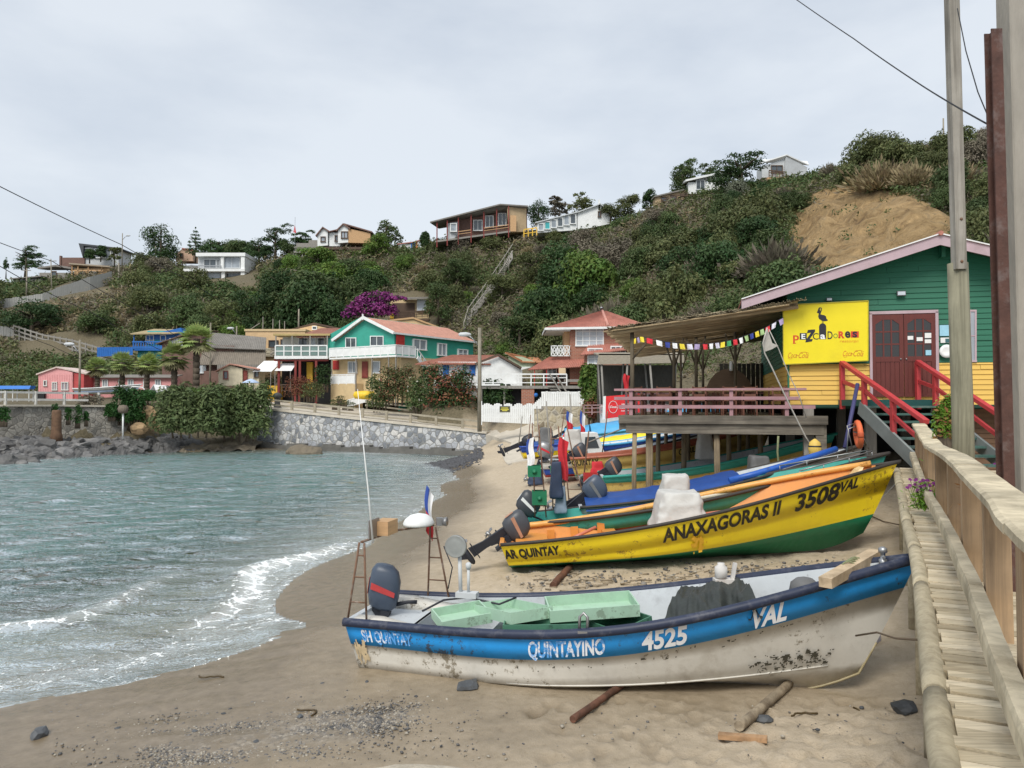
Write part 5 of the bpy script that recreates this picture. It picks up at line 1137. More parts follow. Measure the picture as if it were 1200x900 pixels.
while len(placed)<235 and tries<30000:
    tries+=1
    if tries%4000==1:
        n=4000;u=np.random.uniform(-40,1230,n);Yv=36+(170-36)*np.random.uniform(0,1,n)**.8;Xv=(u-600)/FPX*Yv;Zv=zsurf(Xv,Yv);ci=0
    u_,y,x,z=u[ci],Yv[ci],Xv[ci],Zv[ci];ci+=1
    yr=np.interp(u_,rx_,ry_)
    if y>yr-1 or z<6.5:continue
    py_=project(x,y,z)[1]
    if py_>425 or(u_>760 and py_>395):continue
    big=random.random();r=1.7+3.0*big**1.4
    if u_>780:r*=.85
    if 270<u_<470:r*=1.25
    if any((x-a)**2+(y-b)**2<((r+c)*.50)**2 for a,b,c in placed):continue
    h=r*random.uniform(1.0,1.35)
    if blocked(x,y,z,r,h*1.1):
        r*=.5;h*=.45
        if blocked(x,y,z,r,h*1.1):continue
    placed.append((x,y,r));col=choose(palette(u_,py_))
    lm=min(LMK,key=lambda q:(q[0][0]-u_)**2+(q[0][1]-py_)**2);side='above' if py_<lm[0][1]-14 else 'below' if py_>lm[0][1]+14 else('left of' if u_<lm[0][0]else 'right of')
    sz='big' if r>2.6 else 'middle-sized' if r>1.7 else 'small'
    kind_={'dark green':'dark green','mid green':'leafy green','bright green':'bright green','olive':'dull olive green','grey-brown':'dry grey-brown','silvery':'silvery grey-green','straw':'dry straw coloured'}[col]
    lab=f'{sz} {kind_} shrub on the hillside {side} {lm[1]}'
    shrub(x,y,z-.25*r,r,h*1.1,col,lab,f'{sz} {kind_} shrubs {side} {lm[1]}')
n=60000;u=np.random.uniform(-60,1260,n);Yv=34+(172-34)*np.random.uniform(0,1,n)**.75;Xv=(u-600)/FPX*Yv;Zv=zsurf(Xv,Yv)
yr=np.interp(u,rx_,ry_);pxv,pyv=600+FPX*Xv/Yv,HOR-FPX*(Zv-CH)/Yv
ok=(Yv<yr+3)&(Zv>5.2);ok&=~((((pxv-1018)/92)**2+((pyv-268)/52)**2<1)&(Yv<92)&(np.random.uniform(0,1,n)>.03))
for(a,b,c,d,Y)in KEEP[:-4]:ok&=~((pxv>a-2)&(pxv<c+2)&(pyv>b)&(pyv<d+4)&(Yv<Y+12))
Xv,Yv,Zv,pxv,pyv=Xv[ok],Yv[ok],Zv[ok],pxv[ok],pyv[ok];hv=fbm(Xv,Yv,14,3)*1.6+fbm(Xv,Yv,3,5)*.35
hl=np.clip((Zv-5.5)/5,0,1);Zv=Zv+hl*hv
sel=fbm(Xv,Yv,11,91,3)+np.random.uniform(-.3,.3,len(Xv))+np.where((pxv>480)&(pxv<640),.25,0)+np.where((pxv>930)&(pyv<250),.2,0)+np.where(pxv<160,.15,0)
cls=np.digitize(sel,[-.14,.26,.50])
for c_,(mname,lab,k,sz)in enumerate((('mid green','leafy green undergrowth covering the hillside between the shrubs',15,.32),('olive','dull olive scrub covering the hillside between the shrubs',15,.32),('grey-brown','dry grey-brown scrub covering the hillside',14,.30),('straw','straw coloured dry grass on the hillside',12,.32))):
    q=np.where(cls==c_)[0]
    P=np.repeat(np.stack([Xv[q],Yv[q],Zv[q]],1),k,0);m=len(P);off=rng.normal(size=(m,3))*(.42,.42,.3);off[:,2]=np.abs(off[:,2])*1.4-.05
    d=off.copy();d[:,2]+=.5;d/=np.linalg.norm(d,axis=1)[:,None];tone=np.stack([np.clip(np.repeat(rng.uniform(0,.6,len(q)),k)+rng.uniform(0,.4,m),0,1),np.repeat(rng.uniform(0,1,len(q)),k)],1)
    sc=np.repeat(np.clip(Yv[q]/100,.4,1.5),k)
    V,T=leaf_quads(P+off*sc[:,None],d,sz*sc,1.8 if c_<2 else 3.5,.6,tone)
    obj('scrub' if c_<3 else 'dry_grass',arr_mesh('scrub',V,T),LM[mname],label=lab,cat='undergrowth',kind='stuff')
def tree(px,pyb,Y,wpx,hpx,style,col,label,name='tree',group=None):
    p=at(px,pyb,Y);s_=Y/FPX;W,H_=wpx*s_,hpx*s_;t_=thing(name,label,'tree',p,0,group)
    if style=='round':
        bl=[((0,0,H_*.52),(W*.38,W*.38,H_*.42))]
        for i in range(11):a_=i*.9;bl.append(((W*.28*math.cos(a_),W*.28*math.sin(a_),H_*random.uniform(.0,.76)),(W*.24,W*.24,H_*.22)))
        V,T=blob_leaves(bl,5000,min(.3,max(.18,W*.04)),sub=9)
    elif style=='airy':
        bl=[]
        for i in range(17):a_=i*2.4;rr_=W*.36*math.sqrt((i+.5)/17);bl.append(((rr_*math.cos(a_),rr_*math.sin(a_),H_*(.02+.9*random.random()*(1-.5*(i/17)**2))),(W*.19,W*.19,H_*.13)))
        V,T=blob_leaves(bl,2600,max(.2,W*.05),sub=5,shell=.5)
    elif style=='pine':
        bl=[];lv=8
        for i in range(lv):
            f_=i/(lv-1);rad=W*.5*(1-f_)**.8+.15
            for j in range(5):a_=j*1.257+i*.7;q=rad*random.uniform(.35,.75);bl.append(((q*math.cos(a_),q*math.sin(a_),H_*(.14+.82*f_)),(rad*.42,rad*.42,H_*.05)))
        V,T=blob_leaves(bl,2000,max(.2,W*.05),sub=4,shell=.6)
    elif style=='column':
        V,T=blob_leaves([((0,0,H_*.5),(W*.5,W*.5,H_*.55))],700,max(.2,W*.12))
    else:
        bl=[]
        for i in range(26):
            f_=(i+.5)/26;bl.append(((W*(.36-.78*random.random()*(1-.35*f_))*(1.0),W*random.uniform(-.2,.2),H_*(.10+.80*f_*random.uniform(.75,1.05))),(W*.19,W*.15,H_*.085)))
        V,T=blob_leaves(bl,5200,max(.22,W*.026),sub=7,shell=.6,aspect=2.2)
    use('crown',arr_mesh('crown',V,T),LM[col],t_)
    mb=MB();mb.tube([(0,0,-1.2),(W*.02,0,H_*.3),(0,0,H_*.75)],[max(.14,W*.05),W*.035,W*.012],7)
    for i in range(6):a_=i*1.05;z=H_*(.25+.07*i);mb.tube([(0,0,z),(W*.18*math.cos(a_),W*.18*math.sin(a_),z+H_*.12),(W*.3*math.cos(a_),W*.3*math.sin(a_),z+H_*.17)],[W*.02,W*.014,W*.006],5)
    mb.build('trunk',bark,t_);return t_
for a_ in[(188,306,152,44,46,'round','dark green','big round dark evergreen tree on the left skyline'),(229,302,150,24,36,'pine','dark green','slender pointed conifer between round evergreen and modern house on the skyline'),(255,301,149,34,22,'airy','dark green','low dark tree just behind the modern house roof'),(284,303,151,44,18,'round','mid green','broad green tree behind the right end of the modern house'),(322,306,147,44,46,'bent','dark green','shaggy dark cypress left of the red pennant pole'),(352,296,150,34,26,'bent','dark green','lower dark cypress behind the timber terrace'),(452,298,140,42,44,'airy','mid green','airy tall tree right of the twin gabled house'),(440,300,134,34,26,'round','bright green','rounded green tree under the tan wall of the twin gabled house'),
          (498,290,133,12,20,'round','dark green','small dark tree at the left post of the porch house'),(30,318,158,40,30,'bent','dark green','dark spreading cypress on the far left skyline'),(7,320,158,6,16,'column','dark green','tiny columnar cypress at the far left skyline'),(631,268,130,30,34,'round','dark green','dense dark tree between porch house and long white house'),(655,258,131,26,26,'airy','grey-brown','thin greyish tree behind the roof of the long white house'),(682,256,130,40,32,'airy','olive','olive tree behind the gable of the long white house'),(735,253,122,30,26,'round','olive','low olive tree on the ridge right of the long white house'),(762,242,120,20,22,'round','dark green','small round dark tree left of the brown ridge cabin'),(803,228,118,40,42,'airy','mid green','tall leafy tree behind the brown ridge cabin'),(800,228,117,30,34,'round','mid green','leafy green tree in front of the taller one by the ridge cabin'),
          (833,218,118,30,30,'airy','mid green','thin green tree between ridge bungalow and wind-bent cypress'),(868,238,109,92,62,'bent','dark green','large wind-bent dark cypress on the ridge beside the white ridge house'),(1033,198,95,60,42,'round','olive','dense domed tree on the ridge above the bare cliff'),(118,300,158,14,13,'round','dark green','round garden shrub tree under the wedge-roofed house windows'),(105,302,157,12,11,'round','dark green','left garden shrub tree under the wedge-roofed house'),(134,306,156,16,18,'airy','olive','sparse shrub tree at the right end of the wedge-roofed house'),
          (246,304,150,30,24,'round','dark green','dark rounded tree just left of the modern house roof end'),(274,306,150,40,26,'round','mid green','broad leafy tree directly behind the modern house roof'),(303,308,148,34,28,'round','dark green','dark bushy tree at the right rear corner of the modern house'),(338,306,147,26,26,'round','mid green','green bushy tree at the foot of the pennant pole'),(715,262,122,26,24,'round','olive','olive bushy tree against the gable of the long white house'),(513,372,99,34,44,'round','mid green','round topped tree right of the yellow cabin'),(695,486,46,32,62,'round','bright green','yellowish green bushy tree beside the red advertising sign'),(650,240,128,16,10,'airy','grey-brown','bare twiggy treetop above the long white house roof')]:tree(*a_)
for x_,y_,Y_,w_,h_,c_,lab in((300,394,103,58,54,'dark green','big dark bushy tree above the flat peach house'),(346,390,103,60,52,'mid green','big leafy tree above the gabled peach house'),(330,356,116,56,42,'dark green','dark rounded tree in the middle of the wooded gully'),(386,342,118,52,38,'bright green','bright rounded tree on the slope under the timber platform'),(416,334,119,42,32,'mid green','rounded tree left above the bougainvillea'),(372,318,126,46,28,'bright green','bright bushy tree just under the twin gabled house'),(262,390,101,46,38,'olive','olive bushy tree directly above the long grey roofs'),(228,346,126,46,34,'olive','olive rounded tree left under the modern house'),(172,374,113,52,36,'olive','olive bushy tree above the turquoise house'),(112,392,109,46,32,'mid green','leafy tree on the slope above the pink annex'),(36,394,112,74,44,'dark green','broad dark tree below the plank fence at far left'),
  (608,410,87,50,46,'mid green','leafy tree right behind the white house'),(652,398,89,50,50,'mid green','tall leafy tree left behind the brick house'),(588,352,103,42,32,'olive','olive rounded tree right of the hillside stair'),(694,372,88,54,42,'dark green','dark rounded tree above the brick house roof'),(722,332,95,58,46,'grey-brown','bare grey-brown tree on the slope left of the pergola'),(748,300,100,46,34,'olive','olive rounded tree below the brown ridge cabin'),(800,334,83,62,46,'dark green','large dark rounded tree above the pergola roof'),(838,300,86,48,36,'dark green','dark rounded tree below the wind-bent cypress'),(872,346,70,64,42,'olive','broad olive bush tree above the hut eave'),(905,304,77,46,36,'mid green','leafy rounded tree left of the bare cliff'),(680,302,106,48,34,'grey-brown','grey-brown bushy tree below the long white house'),(536,332,112,42,30,'mid green','leafy tree below the left end of the porch house'),(628,330,104,46,36,'olive','olive bushy tree between hillside stair and brick house'),(770,270,106,40,26,'grey-brown','grey-brown bush tree under the ridge cabin terrace')):
    tree(x_,y_,Y_,w_,h_,'round',c_,lab,'bushy_tree')
mag=leaf_mat('magenta blossom',(.24,.045,.19),.08)
p=at(435,378,98);s_=98/FPX;t_=thing('bougainvillea','huge magenta bougainvillea in bloom on the slope above the green house','flowering shrub',p)
bl=[((x*s_,0,z*s_),(rx*s_,rx*s_*.7,rz*s_))for x,z,rx,rz in((-16,12,16,12),(2,14,18,14),(-6,24,14,10),(12,27,16,9),(28,27,14,5),(20,12,12,10),(-24,8,10,8))]
V,T=blob_leaves(bl,4500,.28,sub=10);use('blossom',arr_mesh('blossom',V,T),mag,t_);V,T=blob_leaves(bl,700,.28,sub=10,shell=.9);use('leaves',arr_mesh('leaves',V,T),LM['dark green'],t_)
mb=MB();mb.tube([(0,0,-1),(.2,0,1.2),(.8,0,2.4)],[.2,.15,.06],6);mb.build('trunk',bark,t_)
palm_l=leaf_mat('palm fronds',(.30,.37,.13),.08);palm_d=leaf_mat('dry palm fronds',(.22,.21,.11),.06)
def palm(px,pyb,Y,wpx,hpx,label,trunk):
    p=at(px,pyb,Y);s_=Y/FPX;W,H_=wpx*s_*.5,hpx*s_;t_=thing('palm_tree',label,'palm tree',p,random.uniform(0,6),'fan palms along the promenade');hub=H_-W*.85
    for nm,m_,nf,e0,e1 in(('crown',palm_l,64,-.55,1.45),('dry_fronds',palm_d,12,-1.0,-.5)):
        Vs=[];Ts=[]
        for i in range(nf):
            az=random.uniform(0,6.283);el=random.uniform(e0,e1);d=np.array([math.cos(az)*math.cos(el),math.sin(az)*math.cos(el),math.sin(el)]);sd_=np.array([-math.sin(az),math.cos(az),0]);up=np.cross(d,sd_)*-1;Ls=W*random.uniform(.8,1.1);c=np.array([0,0,hub])+d*Ls*.48;to=random.random()
            for k in range(9):
                a_=(k-4)*.3;dd=d*math.cos(a_)+sd_*math.sin(a_);dd=dd/np.linalg.norm(dd);e_=c+dd*Ls*.55*(1-.03*abs(k-4))-np.array([0,0,Ls*.10]);w_=np.cross(dd,up);w_=w_/(np.linalg.norm(w_)+1e-9)*Ls*.045
                mid=(c+e_)/2+up*Ls*.02;Vs+=[c,mid-w_,e_,mid+w_];Ts+=[[.3*to+.7*random.random(),to]]*4
        use(nm,arr_mesh(nm,np.array(Vs),np.array(Ts)),m_,t_)
    mb=MB();mb.tube([(0,0,-1),(.05,0,hub*.5),(0,0,hub)],[trunk*1.25,trunk,trunk*.9],10)
    for i in range(9):z=hub*i/9;mb.lathe((0,0,z),[(trunk*1.02,0),(trunk*1.28,.12*hub),(trunk*.9,.125*hub)],9)
    mb.build('trunk',bark,t_)
for a_ in((114,462,77,30,44,'small fan palm, leftmost of the promenade palms',.2),(143,463,76,34,52,'fan palm standing before the long pink building, second from left',.22),(172,463,75,32,50,'fan palm behind the white tent roof, third from left',.22),(204,460,74,42,60,'bushy fan palm left of the tallest palm',.25),(230,460,73,46,82,'tallest fan palm in front of the grey roofs',.27)):palm(*a_)
def bushpx(px,pyb,Y,wpx,hpx,col,label,n=1800,size=None,name='shrub',lump=6,extra=None,cat='shrub',flat=.75,up=0):
    p=at(px,pyb,Y);s_=Y/FPX;W,H_=wpx*s_/2,hpx*s_;t_=thing(name,label,cat,p);bl=[]
    for i in range(lump):x=-W*.75+1.5*W*(i+.5)/lump;bl.append(((x,random.uniform(-.3,.3)*W*.5,H_*random.uniform(.42,.6)),(W*1.3/lump+.25*W,W*.45,H_*random.uniform(.4,.5))));bl.append(((x*1.08,-W*.12,H_*.16),(W*1.2/lump+.25*W,W*.42,H_*.3)))
    V,T=blob_leaves(bl,int(n*1.9),.62*(size or max(.12,H_*.09)),sub=12,aspect=2.2);use('foliage',arr_mesh('foliage',V,T),LM.get(col,None)or col,t_)
    if extra:
        V,T=blob_leaves(bl,extra[1],(size or H_*.09)*.8,sub=12,shell=.1);use('flowers',arr_mesh('flowers',V,T),extra[0],t_)['kind']='stuff'
    mb=MB();
    for i in range(5):x=-W*.6+1.2*W*i/4;mb.tube([(x*.8,0,-.4),(x,0,H_*.45)],[.09,.03],5)
    mb.build('stem',bark,t_);return t_
reed=leaf_mat('reed green',(.115,.155,.06),.08)
bushpx(222,508,63,80,54,reed,'large drooping green hedge on the bank left of the stone sea wall',5200,.42,'hedge',8,cat='hedge');bushpx(280,512,66,70,60,reed,'large reed-like hedge touching the left end of the stone sea wall',4600,.42,'hedge',7,cat='hedge')
bushpx(250,470,71,90,14,'bright green','bright grassy strip on top of the drooping hedge',1500,.3,'ground_cover',10,cat='plants')
ivy=leaf_mat('ivy green',(.03,.085,.02),.06)
for a_ in((145,493,63.2,24,40,'dark ivy clump on the bank right of the rubble sea wall'),(158,497,63,22,32,'dark ivy hanging on the earth bank beside the ochre scar'),(168,470,68,40,14,'leafy ground plants in front of the white tent roof'),(131,488,62.6,14,16,'small ivy tuft over the end of the rubble sea wall')):bushpx(*a_[:5],ivy,a_[5],900,.3,'ivy',4,cat='ivy')
bushpx(106,477,62.8,28,14,'grey-brown','dry brown shrub behind the promenade fence',700,.22,'shrub',3)
bushpx(4,494,56,14,18,ivy,'green tuft on the rubble wall at the left frame edge',400,.2,'ivy',2,cat='ivy')
for a_ in((65,494,58.8,8,20),(91,496,60,8,20),(80,492,59.4,6,15),(101,494,60.5,5,12)):bushpx(*a_,ivy,'thin ivy strand hanging down the rubble sea wall',220,.2,'ivy',1,cat='ivy')['group']='ivy strands on the rubble sea wall'
red_l=leaf_mat('reddish leaves',(.21,.085,.05),.12);fl_w=leaf_mat('white blossom',(.62,.60,.50),.03);fl_r=leaf_mat('pinkish red blossom',(.42,.12,.10),.06)
bushpx(528,484,64.5,58,52,'dark green','large rounded shrub with reddish leaves and pale blossom above the ramp road',2300,.28,'flowering_shrub',5,(red_l,1500),'flowering shrub')
bushpx(493,482,66,30,38,'mid green','green shrub with small white flowers left of the reddish one',1500,.24,'flowering_shrub',3,(fl_w,60),'flowering shrub')
bushpx(445,478,68,28,34,'mid green','fresh green shrub beside the steps of the green house',1400,.24,'flowering_shrub',3,(fl_w,25),'flowering shrub');bushpx(466,470,67.5,42,40,'olive','brownish shrub in front of the cream ground floor',1600,.24,'flowering_shrub',4,(red_l,500),'flowering shrub');bushpx(503,447,69,22,18,'dark green','dark bush behind the white-flowered shrub',700,.22)
bushpx(582,474,58.5,34,26,'dark green','dark fern-like shrub under the white deck railing',1200,.36,'shrub',4);bushpx(352,466,73,36,26,red_l,'russet garden shrub in front of the balcony cafe',900,.22,'shrub',4);bushpx(366,466,72,24,18,'olive','olive garden shrub by the cafe path',600,.2,'shrub',3);bushpx(378,455,74,20,26,'dark green','dark vine by the wall of the green house porch',700,.22,'shrub',3)
for x,y in((392,476),(404,475),(411,479),(398,471)):bushpx(x,y,71,9,8,'mid green','little green tuft on the earth bank below the green house porch',160,.14,'plant',1,cat='plant')['group']='green tufts below the porch'
bushpx(698,492,45.4,30,24,red_l,'small russet bush at the foot of the yellowish green tree',700,.18,'shrub',3)
# ================================================================= boats
def paint(name,col,chip=None,amt=.5,rough=.42,sc=3.0,var=.08,wear=None):
    return mat(name,col,rough,var,2.2,bump=.12,bscale=14,stain=chip or tuple(c*.45 for c in col),stain_amt=amt,stain_scale=sc,spec=.45,wear=wear or(chip or tuple(c*.4 for c in col),.12))
rubber=mat('black rubber',(.020,.022,.03),.55,.3,4);navy=mat('navy rubber',(.022,.03,.06),.5,.3,4,stain=(.2,.2,.22),stain_amt=.4,stain_scale=5)
steel=mat('grey steel',(.30,.30,.30),.4,.2,metal=.7);rust=mat('rusty tube',(.17,.095,.06),.8,.4,9,stain=(.42,.39,.35),stain_amt=.9,stain_scale=4)
class Boat:
    def __init__(s,label,stern,yaw,pitch,L,Lk,B,frd,bowh,ex=2.2,ts=.8,cz=.17,czr=.4,band=.32,mats=(),inner=None,rail=None,group=None,floor=.28,name='fishing_boat',roll=0.0,rail_r=.045,bf=.8):
        s.bf=bf
        s.L,s.Lk,s.B,s.frd,s.bowh,s.ex,s.ts,s.c0,s.cr,s.band=L,Lk,B,frd,bowh,ex,ts,cz,czr,band
        s.o=thing(name,label,'fishing boat',stern,0,group);s.o.rotation_euler=(R(roll),-R(pitch),R(yaw))
        s.W=Matrix.Translation(stern)@s.o.rotation_euler.to_matrix().to_4x4();s.Wi=s.W.inverted()
        n=46;U=[i/n for i in range(n+1)]
        a=MB();rows=[(0,0),(0,1),(1,0),(1,.33),(1,.66),(1,1),(2,0),(2,.5),(2,1)]
        def P(u,r,sd):
            k,f=r
            zc,zg=s.cz(u),s.gz(u);zb=max(zc+.03+.0*u,zg-s.bandh(u))
            if k==0:z=s.kz(u)+(zc-s.kz(u))*f;y=s.bc(u)*f
            elif k==1:z=zc+(zb-zc)*f;y=s.side(u,z)
            else:z=zb+(zg-zb)*f-(.004 if f==0 else 0);y=s.side(u,z)+.018*min(1,(1-u)*8)
            return Vector((s.xx(u,z),sd*y,z))
        for sd in(-1,1):
            vs=[P(u,r,sd)for u in U for r in rows];m=len(rows)
            for j in range(m-1):
                mi=0 if j==0 else(1 if j<5 else 2)if j!=5 else 2
                sm_=j not in(1,5)
                fs=[]
                for i in range(n):
                    q=(i*m+j,(i+1)*m+j,(i+1)*m+j+1,i*m+j+1);fs.append(q if sd<0 else q[::-1])
                a.add(vs,fs,mi,sm_)
        low=[P(0,r,-1)for r in rows];hi=[P(0,r,1)for r in rows]
        for j in range(len(rows)-1):a.quad(low[j],low[j+1],hi[j+1],hi[j],0 if j==0 else 1 if j<5 else 2)
        me=a.mesh('hull',fixn=False);bm=bmesh.new();bm.from_mesh(me);bmesh.ops.remove_doubles(bm,verts=bm.verts,dist=.0008);bmesh.ops.dissolve_degenerate(bm,edges=bm.edges,dist=.0005);bmesh.ops.recalc_face_normals(bm,faces=bm.faces);bm.to_mesh(me);bm.free()
        obj('hull',me,list(mats),s.o)
        a=MB();fz=floor;th_=.07
        def inn(u,z):return max(.004,s.side(u,z)-th_)
        Ui=[.012+.955*i/n for i in range(n+1)]
        for sd in(-1,1):
            vs=[]
            for u in Ui:
                zg=s.gz(u);f0=max(fz,s.kz(u)+.12,s.cz(u)+.02)if u<.9 else zg-.18
                f0=min(f0,zg-.06)
                for(y,z)in((s.side(u,zg)-.002,zg+.004),(inn(u,zg),zg+.004),(inn(u,(zg+f0)/2),(zg+f0)/2),(inn(u,f0),f0),(0,f0)):vs.append(Vector((s.xx(u,z),sd*y,z)))
            fs=[]
            for i in range(n):
                for j in range(4):q=(i*5+j,i*5+j+1,(i+1)*5+j+1,(i+1)*5+j);fs.append(q)
            a.add(vs,fs,0,False)
        zg=s.gz(.012);t_=.05
        a.quad((s.xx(0,zg)+t_,-s.side(0,zg)+.01,zg+.004),(s.xx(0,zg)+t_,s.side(0,zg)-.01,zg+.004),(.05+t_,s.side(0,fz)-.03,fz),(.05+t_,-s.side(0,fz)+.03,fz))
        a.bb(s.xx(0,zg)-.015,s.xx(0,zg)+t_+.02,-s.side(0,zg),s.side(0,zg),zg-.03,zg+.012)
        a.build('inner_lining',inner or white,s.o)
        for sd in(-1,1):
            pts=[P(u,(2,1),sd)+Vector((0,sd*.012,.0))for u in U];pts.append(Vector((s.L+.05,0,s.bowh+.01)))
            if sd<0:full=pts
            else:full=full+pts[::-1][1:]
        a=MB();a.tube(full,rail_r,8);a.build('rub_rail',rail or rubber,s.o)
        s.P=P
    def sm(s,t):t=min(max(t,0),1);return t*t*(3-2*t)
    def bg(s,u):return s.B*(s.ts+(1-s.ts)*s.sm(u/.5))if u<.5 else s.B*max(.012,(1-((u-.5)/.5)**2.25))
    def bc(s,u):
        b=s.bf*s.B*(s.ts+(1-s.ts)*s.sm(u/.45));return b if u<.3 else b*max(.0,(1-((u-.3)/.7)**1.9))+.006
    def gz(s,u):return s.frd+(s.bowh-s.frd)*u**s.ex
    def kz(s,u):return 0.0+(.30*((u-.86)/.14)**2.6 if u>.86 else 0)
    def cz(s,u):return max(s.c0+s.cr*u**2.6,s.kz(u)+.02)
    def bandh(s,u):return s.band*(1+.25*u)
    def side(s,u,z):
        zc,zg=s.cz(u),s.gz(u);t=min(max((z-zc)/max(zg-zc,.01),0),1);c,g=s.bc(u),s.bg(u);return c+(g-c)*t**.9
    def xx(s,u,z):
        f=z/s.bowh;return u*s.Lk+(s.L-s.Lk)*(u**5)*(f**.85 if f>0 else 0)-.20*(1-u)**6*z/s.frd
    def surf(s,u,dz,off=.012,sd=-1):
        z=s.gz(u)-dz;return Vector((s.xx(u,z),sd*(s.side(u,z)+.018*min(1,(1-u)*8)+off),z))
    def loc(s,px,py,Y):return s.Wi@at(px,py,Y)
    def u_at(s,px,dz=.15):
        lo,hi=0.0,1.0
        for _ in range(40):
            m=(lo+hi)/2;w=s.W@s.surf(m,dz)
            if 600+FPX*w.x/w.y<px:lo=m
            else:hi=m
        return lo
    def letters(s,txt,px0,px1,dz,h,m,bold=.03,shear=0,**kw):
        u0,u1=s.u_at(px0,dz),s.u_at(px1,dz);a=MB()
        text_on(a,txt,h,lambda x,y:s.surf(u0+(u1-u0)*x,dz-y),width=1.0,bold=bold,shear=shear,sub=1,**kw);a.build('lettering',m,s.o,fixn=False)
    def thwart(s,u,z,m,w=.26,name='thwart',t=.05):
        y=s.side(u,z)-.06;a=MB();a.box((s.xx(u,z),0,z),(w,2*y,t));a.build(name,m,s.o)
def outboard(parent,loc,tilt,body,accent,scale=1.0,yaw=0,tall=None,leg=None):
    M0=Matrix.Translation(loc)@Matrix.Rotation(R(yaw),4,'Z')@Matrix.Rotation(R(tilt),4,'Y')@Matrix.Diagonal(tall or(scale,scale,scale)).to_4x4()
    leg=leg or rubber
    def T(mb):mb.v=[M0@p for p in mb.v];return mb
    a=MB();a.loft([[(x*.5-.05+dx,y,z)for x,y in((-w,-d),(w,-d*.7),(w,d*.7),(-w,d))]for z,w,d,dx in((.10,.22,.09,0),(-.1,.2,.07,-.02),(-.45,.16,.05,-.05),(-.66,.20,.045,-.07),(-.78,.22,.05,-.08))],smooth=False)
    a.lathe((-.14,0,-.86),[(.02,-.2),(.06,-.12),(.065,.1),(.05,.2),(.02,.24)],10,axis='X');a.prism([(-.05,-.012,-.9),(-.2,-.012,-.9),(-.24,-.012,-1.05),(-.14,-.012,-1.05)],(0,.024,0));a.bb(-.30,.06,-.08,.08,-.70,-.685)
    a.bb(.0,.16,-.12,.12,-.15,.06);a.bb(.1,.16,-.13,.13,-.32,-.08)
    mot=T(a).build('outboard_motor',leg,parent)
    a=MB();loops=[]
    for z,w,d,dx in((.06,.17,.12,.02),(.10,.25,.155,0),(.22,.29,.17,-.01),(.40,.29,.17,-.02),(.52,.25,.15,-.05),(.585,.16,.10,-.08),(.60,.06,.04,-.10)):
        loops.append([(dx+w*math.copysign(abs(math.cos(t*.3927))**.7,math.cos(t*.3927)),d*math.copysign(abs(math.sin(t*.3927))**.7,math.sin(t*.3927)),z)for t in range(16)])
    a.loft(loops);T(a).build('cowling',body,mot)
    a=MB()
    for sd in(-1,1):a.prism([(-.24,sd*.172,.30),(.22,sd*.172,.24),(.22,sd*.172,.30),(-.24,sd*.172,.38)],(0,sd*.004,0))
    a.prism([(-.302,-.08,.22),(-.302,.08,.22),(-.305,.08,.42),(-.305,-.08,.42)],(-.004,0,0));T(a).build('stripe',accent,mot)
    a=MB()
    for k in range(3):c=Matrix.Translation((-.40,0,-.86))@Matrix.Rotation(2.094*k,4,'X')@Matrix.Rotation(.5,4,'Z');a.prism([c@Vector(p)for p in((0,-.02,.03),(0,.02,.03),(0,.07,.12),(0,.03,.17),(0,-.05,.15))],(.012,0,0))
    a.lathe((-.37,0,-.86),[(.045,-.08),(.05,.04),(.02,.09)],8,axis='X');T(a).build('propeller',steel,mot)
    a=MB();a.tube([(.2,.02,.12),(.45,.03,.18),(.62,.03,.2)],[.03,.022,.026],6);T(a).build('tiller',rubber,mot)
    return mot
wornw=mat('worn white lettering',(.78,.80,.82),.5,.05,stain=(.02,.28,.7),stain_amt=.6,stain_scale=3.2,wear=((.02,.28,.70),.8));wornw2=mat('very worn white lettering',(.75,.78,.82),.5,.05,stain=(.02,.28,.7),stain_amt=.55,stain_scale=5,wear=((.02,.28,.70),.9))
blackl=mat('black lettering',(.02,.018,.015),.5,.2,stain=(.2,.14,.02),stain_amt=.6,stain_scale=9)
hw=paint('dirty white hull',(.60,.575,.515),(.30,.26,.20),.55,.5,2.0,wear=((.20,.17,.12),.22));hb=paint('bright blue band',(.020,.30,.74),(.02,.10,.25),.35,.42,3.5,wear=((.06,.08,.11),.12));innerw=paint('worn pale grey lining',(.50,.53,.55),(.27,.28,.29),.6,.6,2.5)
b1=Boat('nearest boat, white hull with bright blue band, on logs on the sand',(-1.93,11.5,.27),-14.5,0.0,7.25,6.35,1.03,.69,1.79,2.75,.78,.05,.40,.30,(hw,hw,hb),innerw,navy,rail_r=.062,bf=.92)
b1.letters('SH QUINTAY',427,484,.245,.155,wornw2,.05);b1.letters('QUINTAYINO',619,708,.295,.205,wornw,.045);b1.letters('4525',751,803,.315,.24,mat('white lettering',(.80,.81,.82),.5,.05),.045);b1.letters('VAL',876,919,.33,.25,mat('white lettering',(.80,.81,.82)),.05)
pale_g=paint('pale green tray paint',(.36,.53,.40),(.22,.30,.22),.5,.6,3);dk_g=paint('dark green paint',(.06,.17,.11),(.03,.07,.05),.5)
b1.thwart(.30,.50,innerw,.3);b1.thwart(.46,.52,dk_g,.34);
a=MB();y0=b1.side(.05,.52)-.07
a.box((.30,0,.545),(.72,1.3,.05));a.box((.64,0,.45),(.05,1.3,.24));a.build('stern_deck',innerw,b1.o)
for sd in(-1,1):a=MB();a.loft([[(x,sd*y,z)for y,z in((.40,.54),(.74,.54),(.78,.70 if x<.5 else .62),(.52,.72 if x<.5 else .62))]for x in(-.12,.25,.8,1.15)]);a.build('stern_box',hw,b1.o)
outboard(b1.o,(-.02,.02,.60),9,mat('slate blue cowling',(.06,.08,.115),.38,.1),mat('red and white decal',(.45,.05,.05),.5),1.02,12,Vector((.80,.92,1.22)))
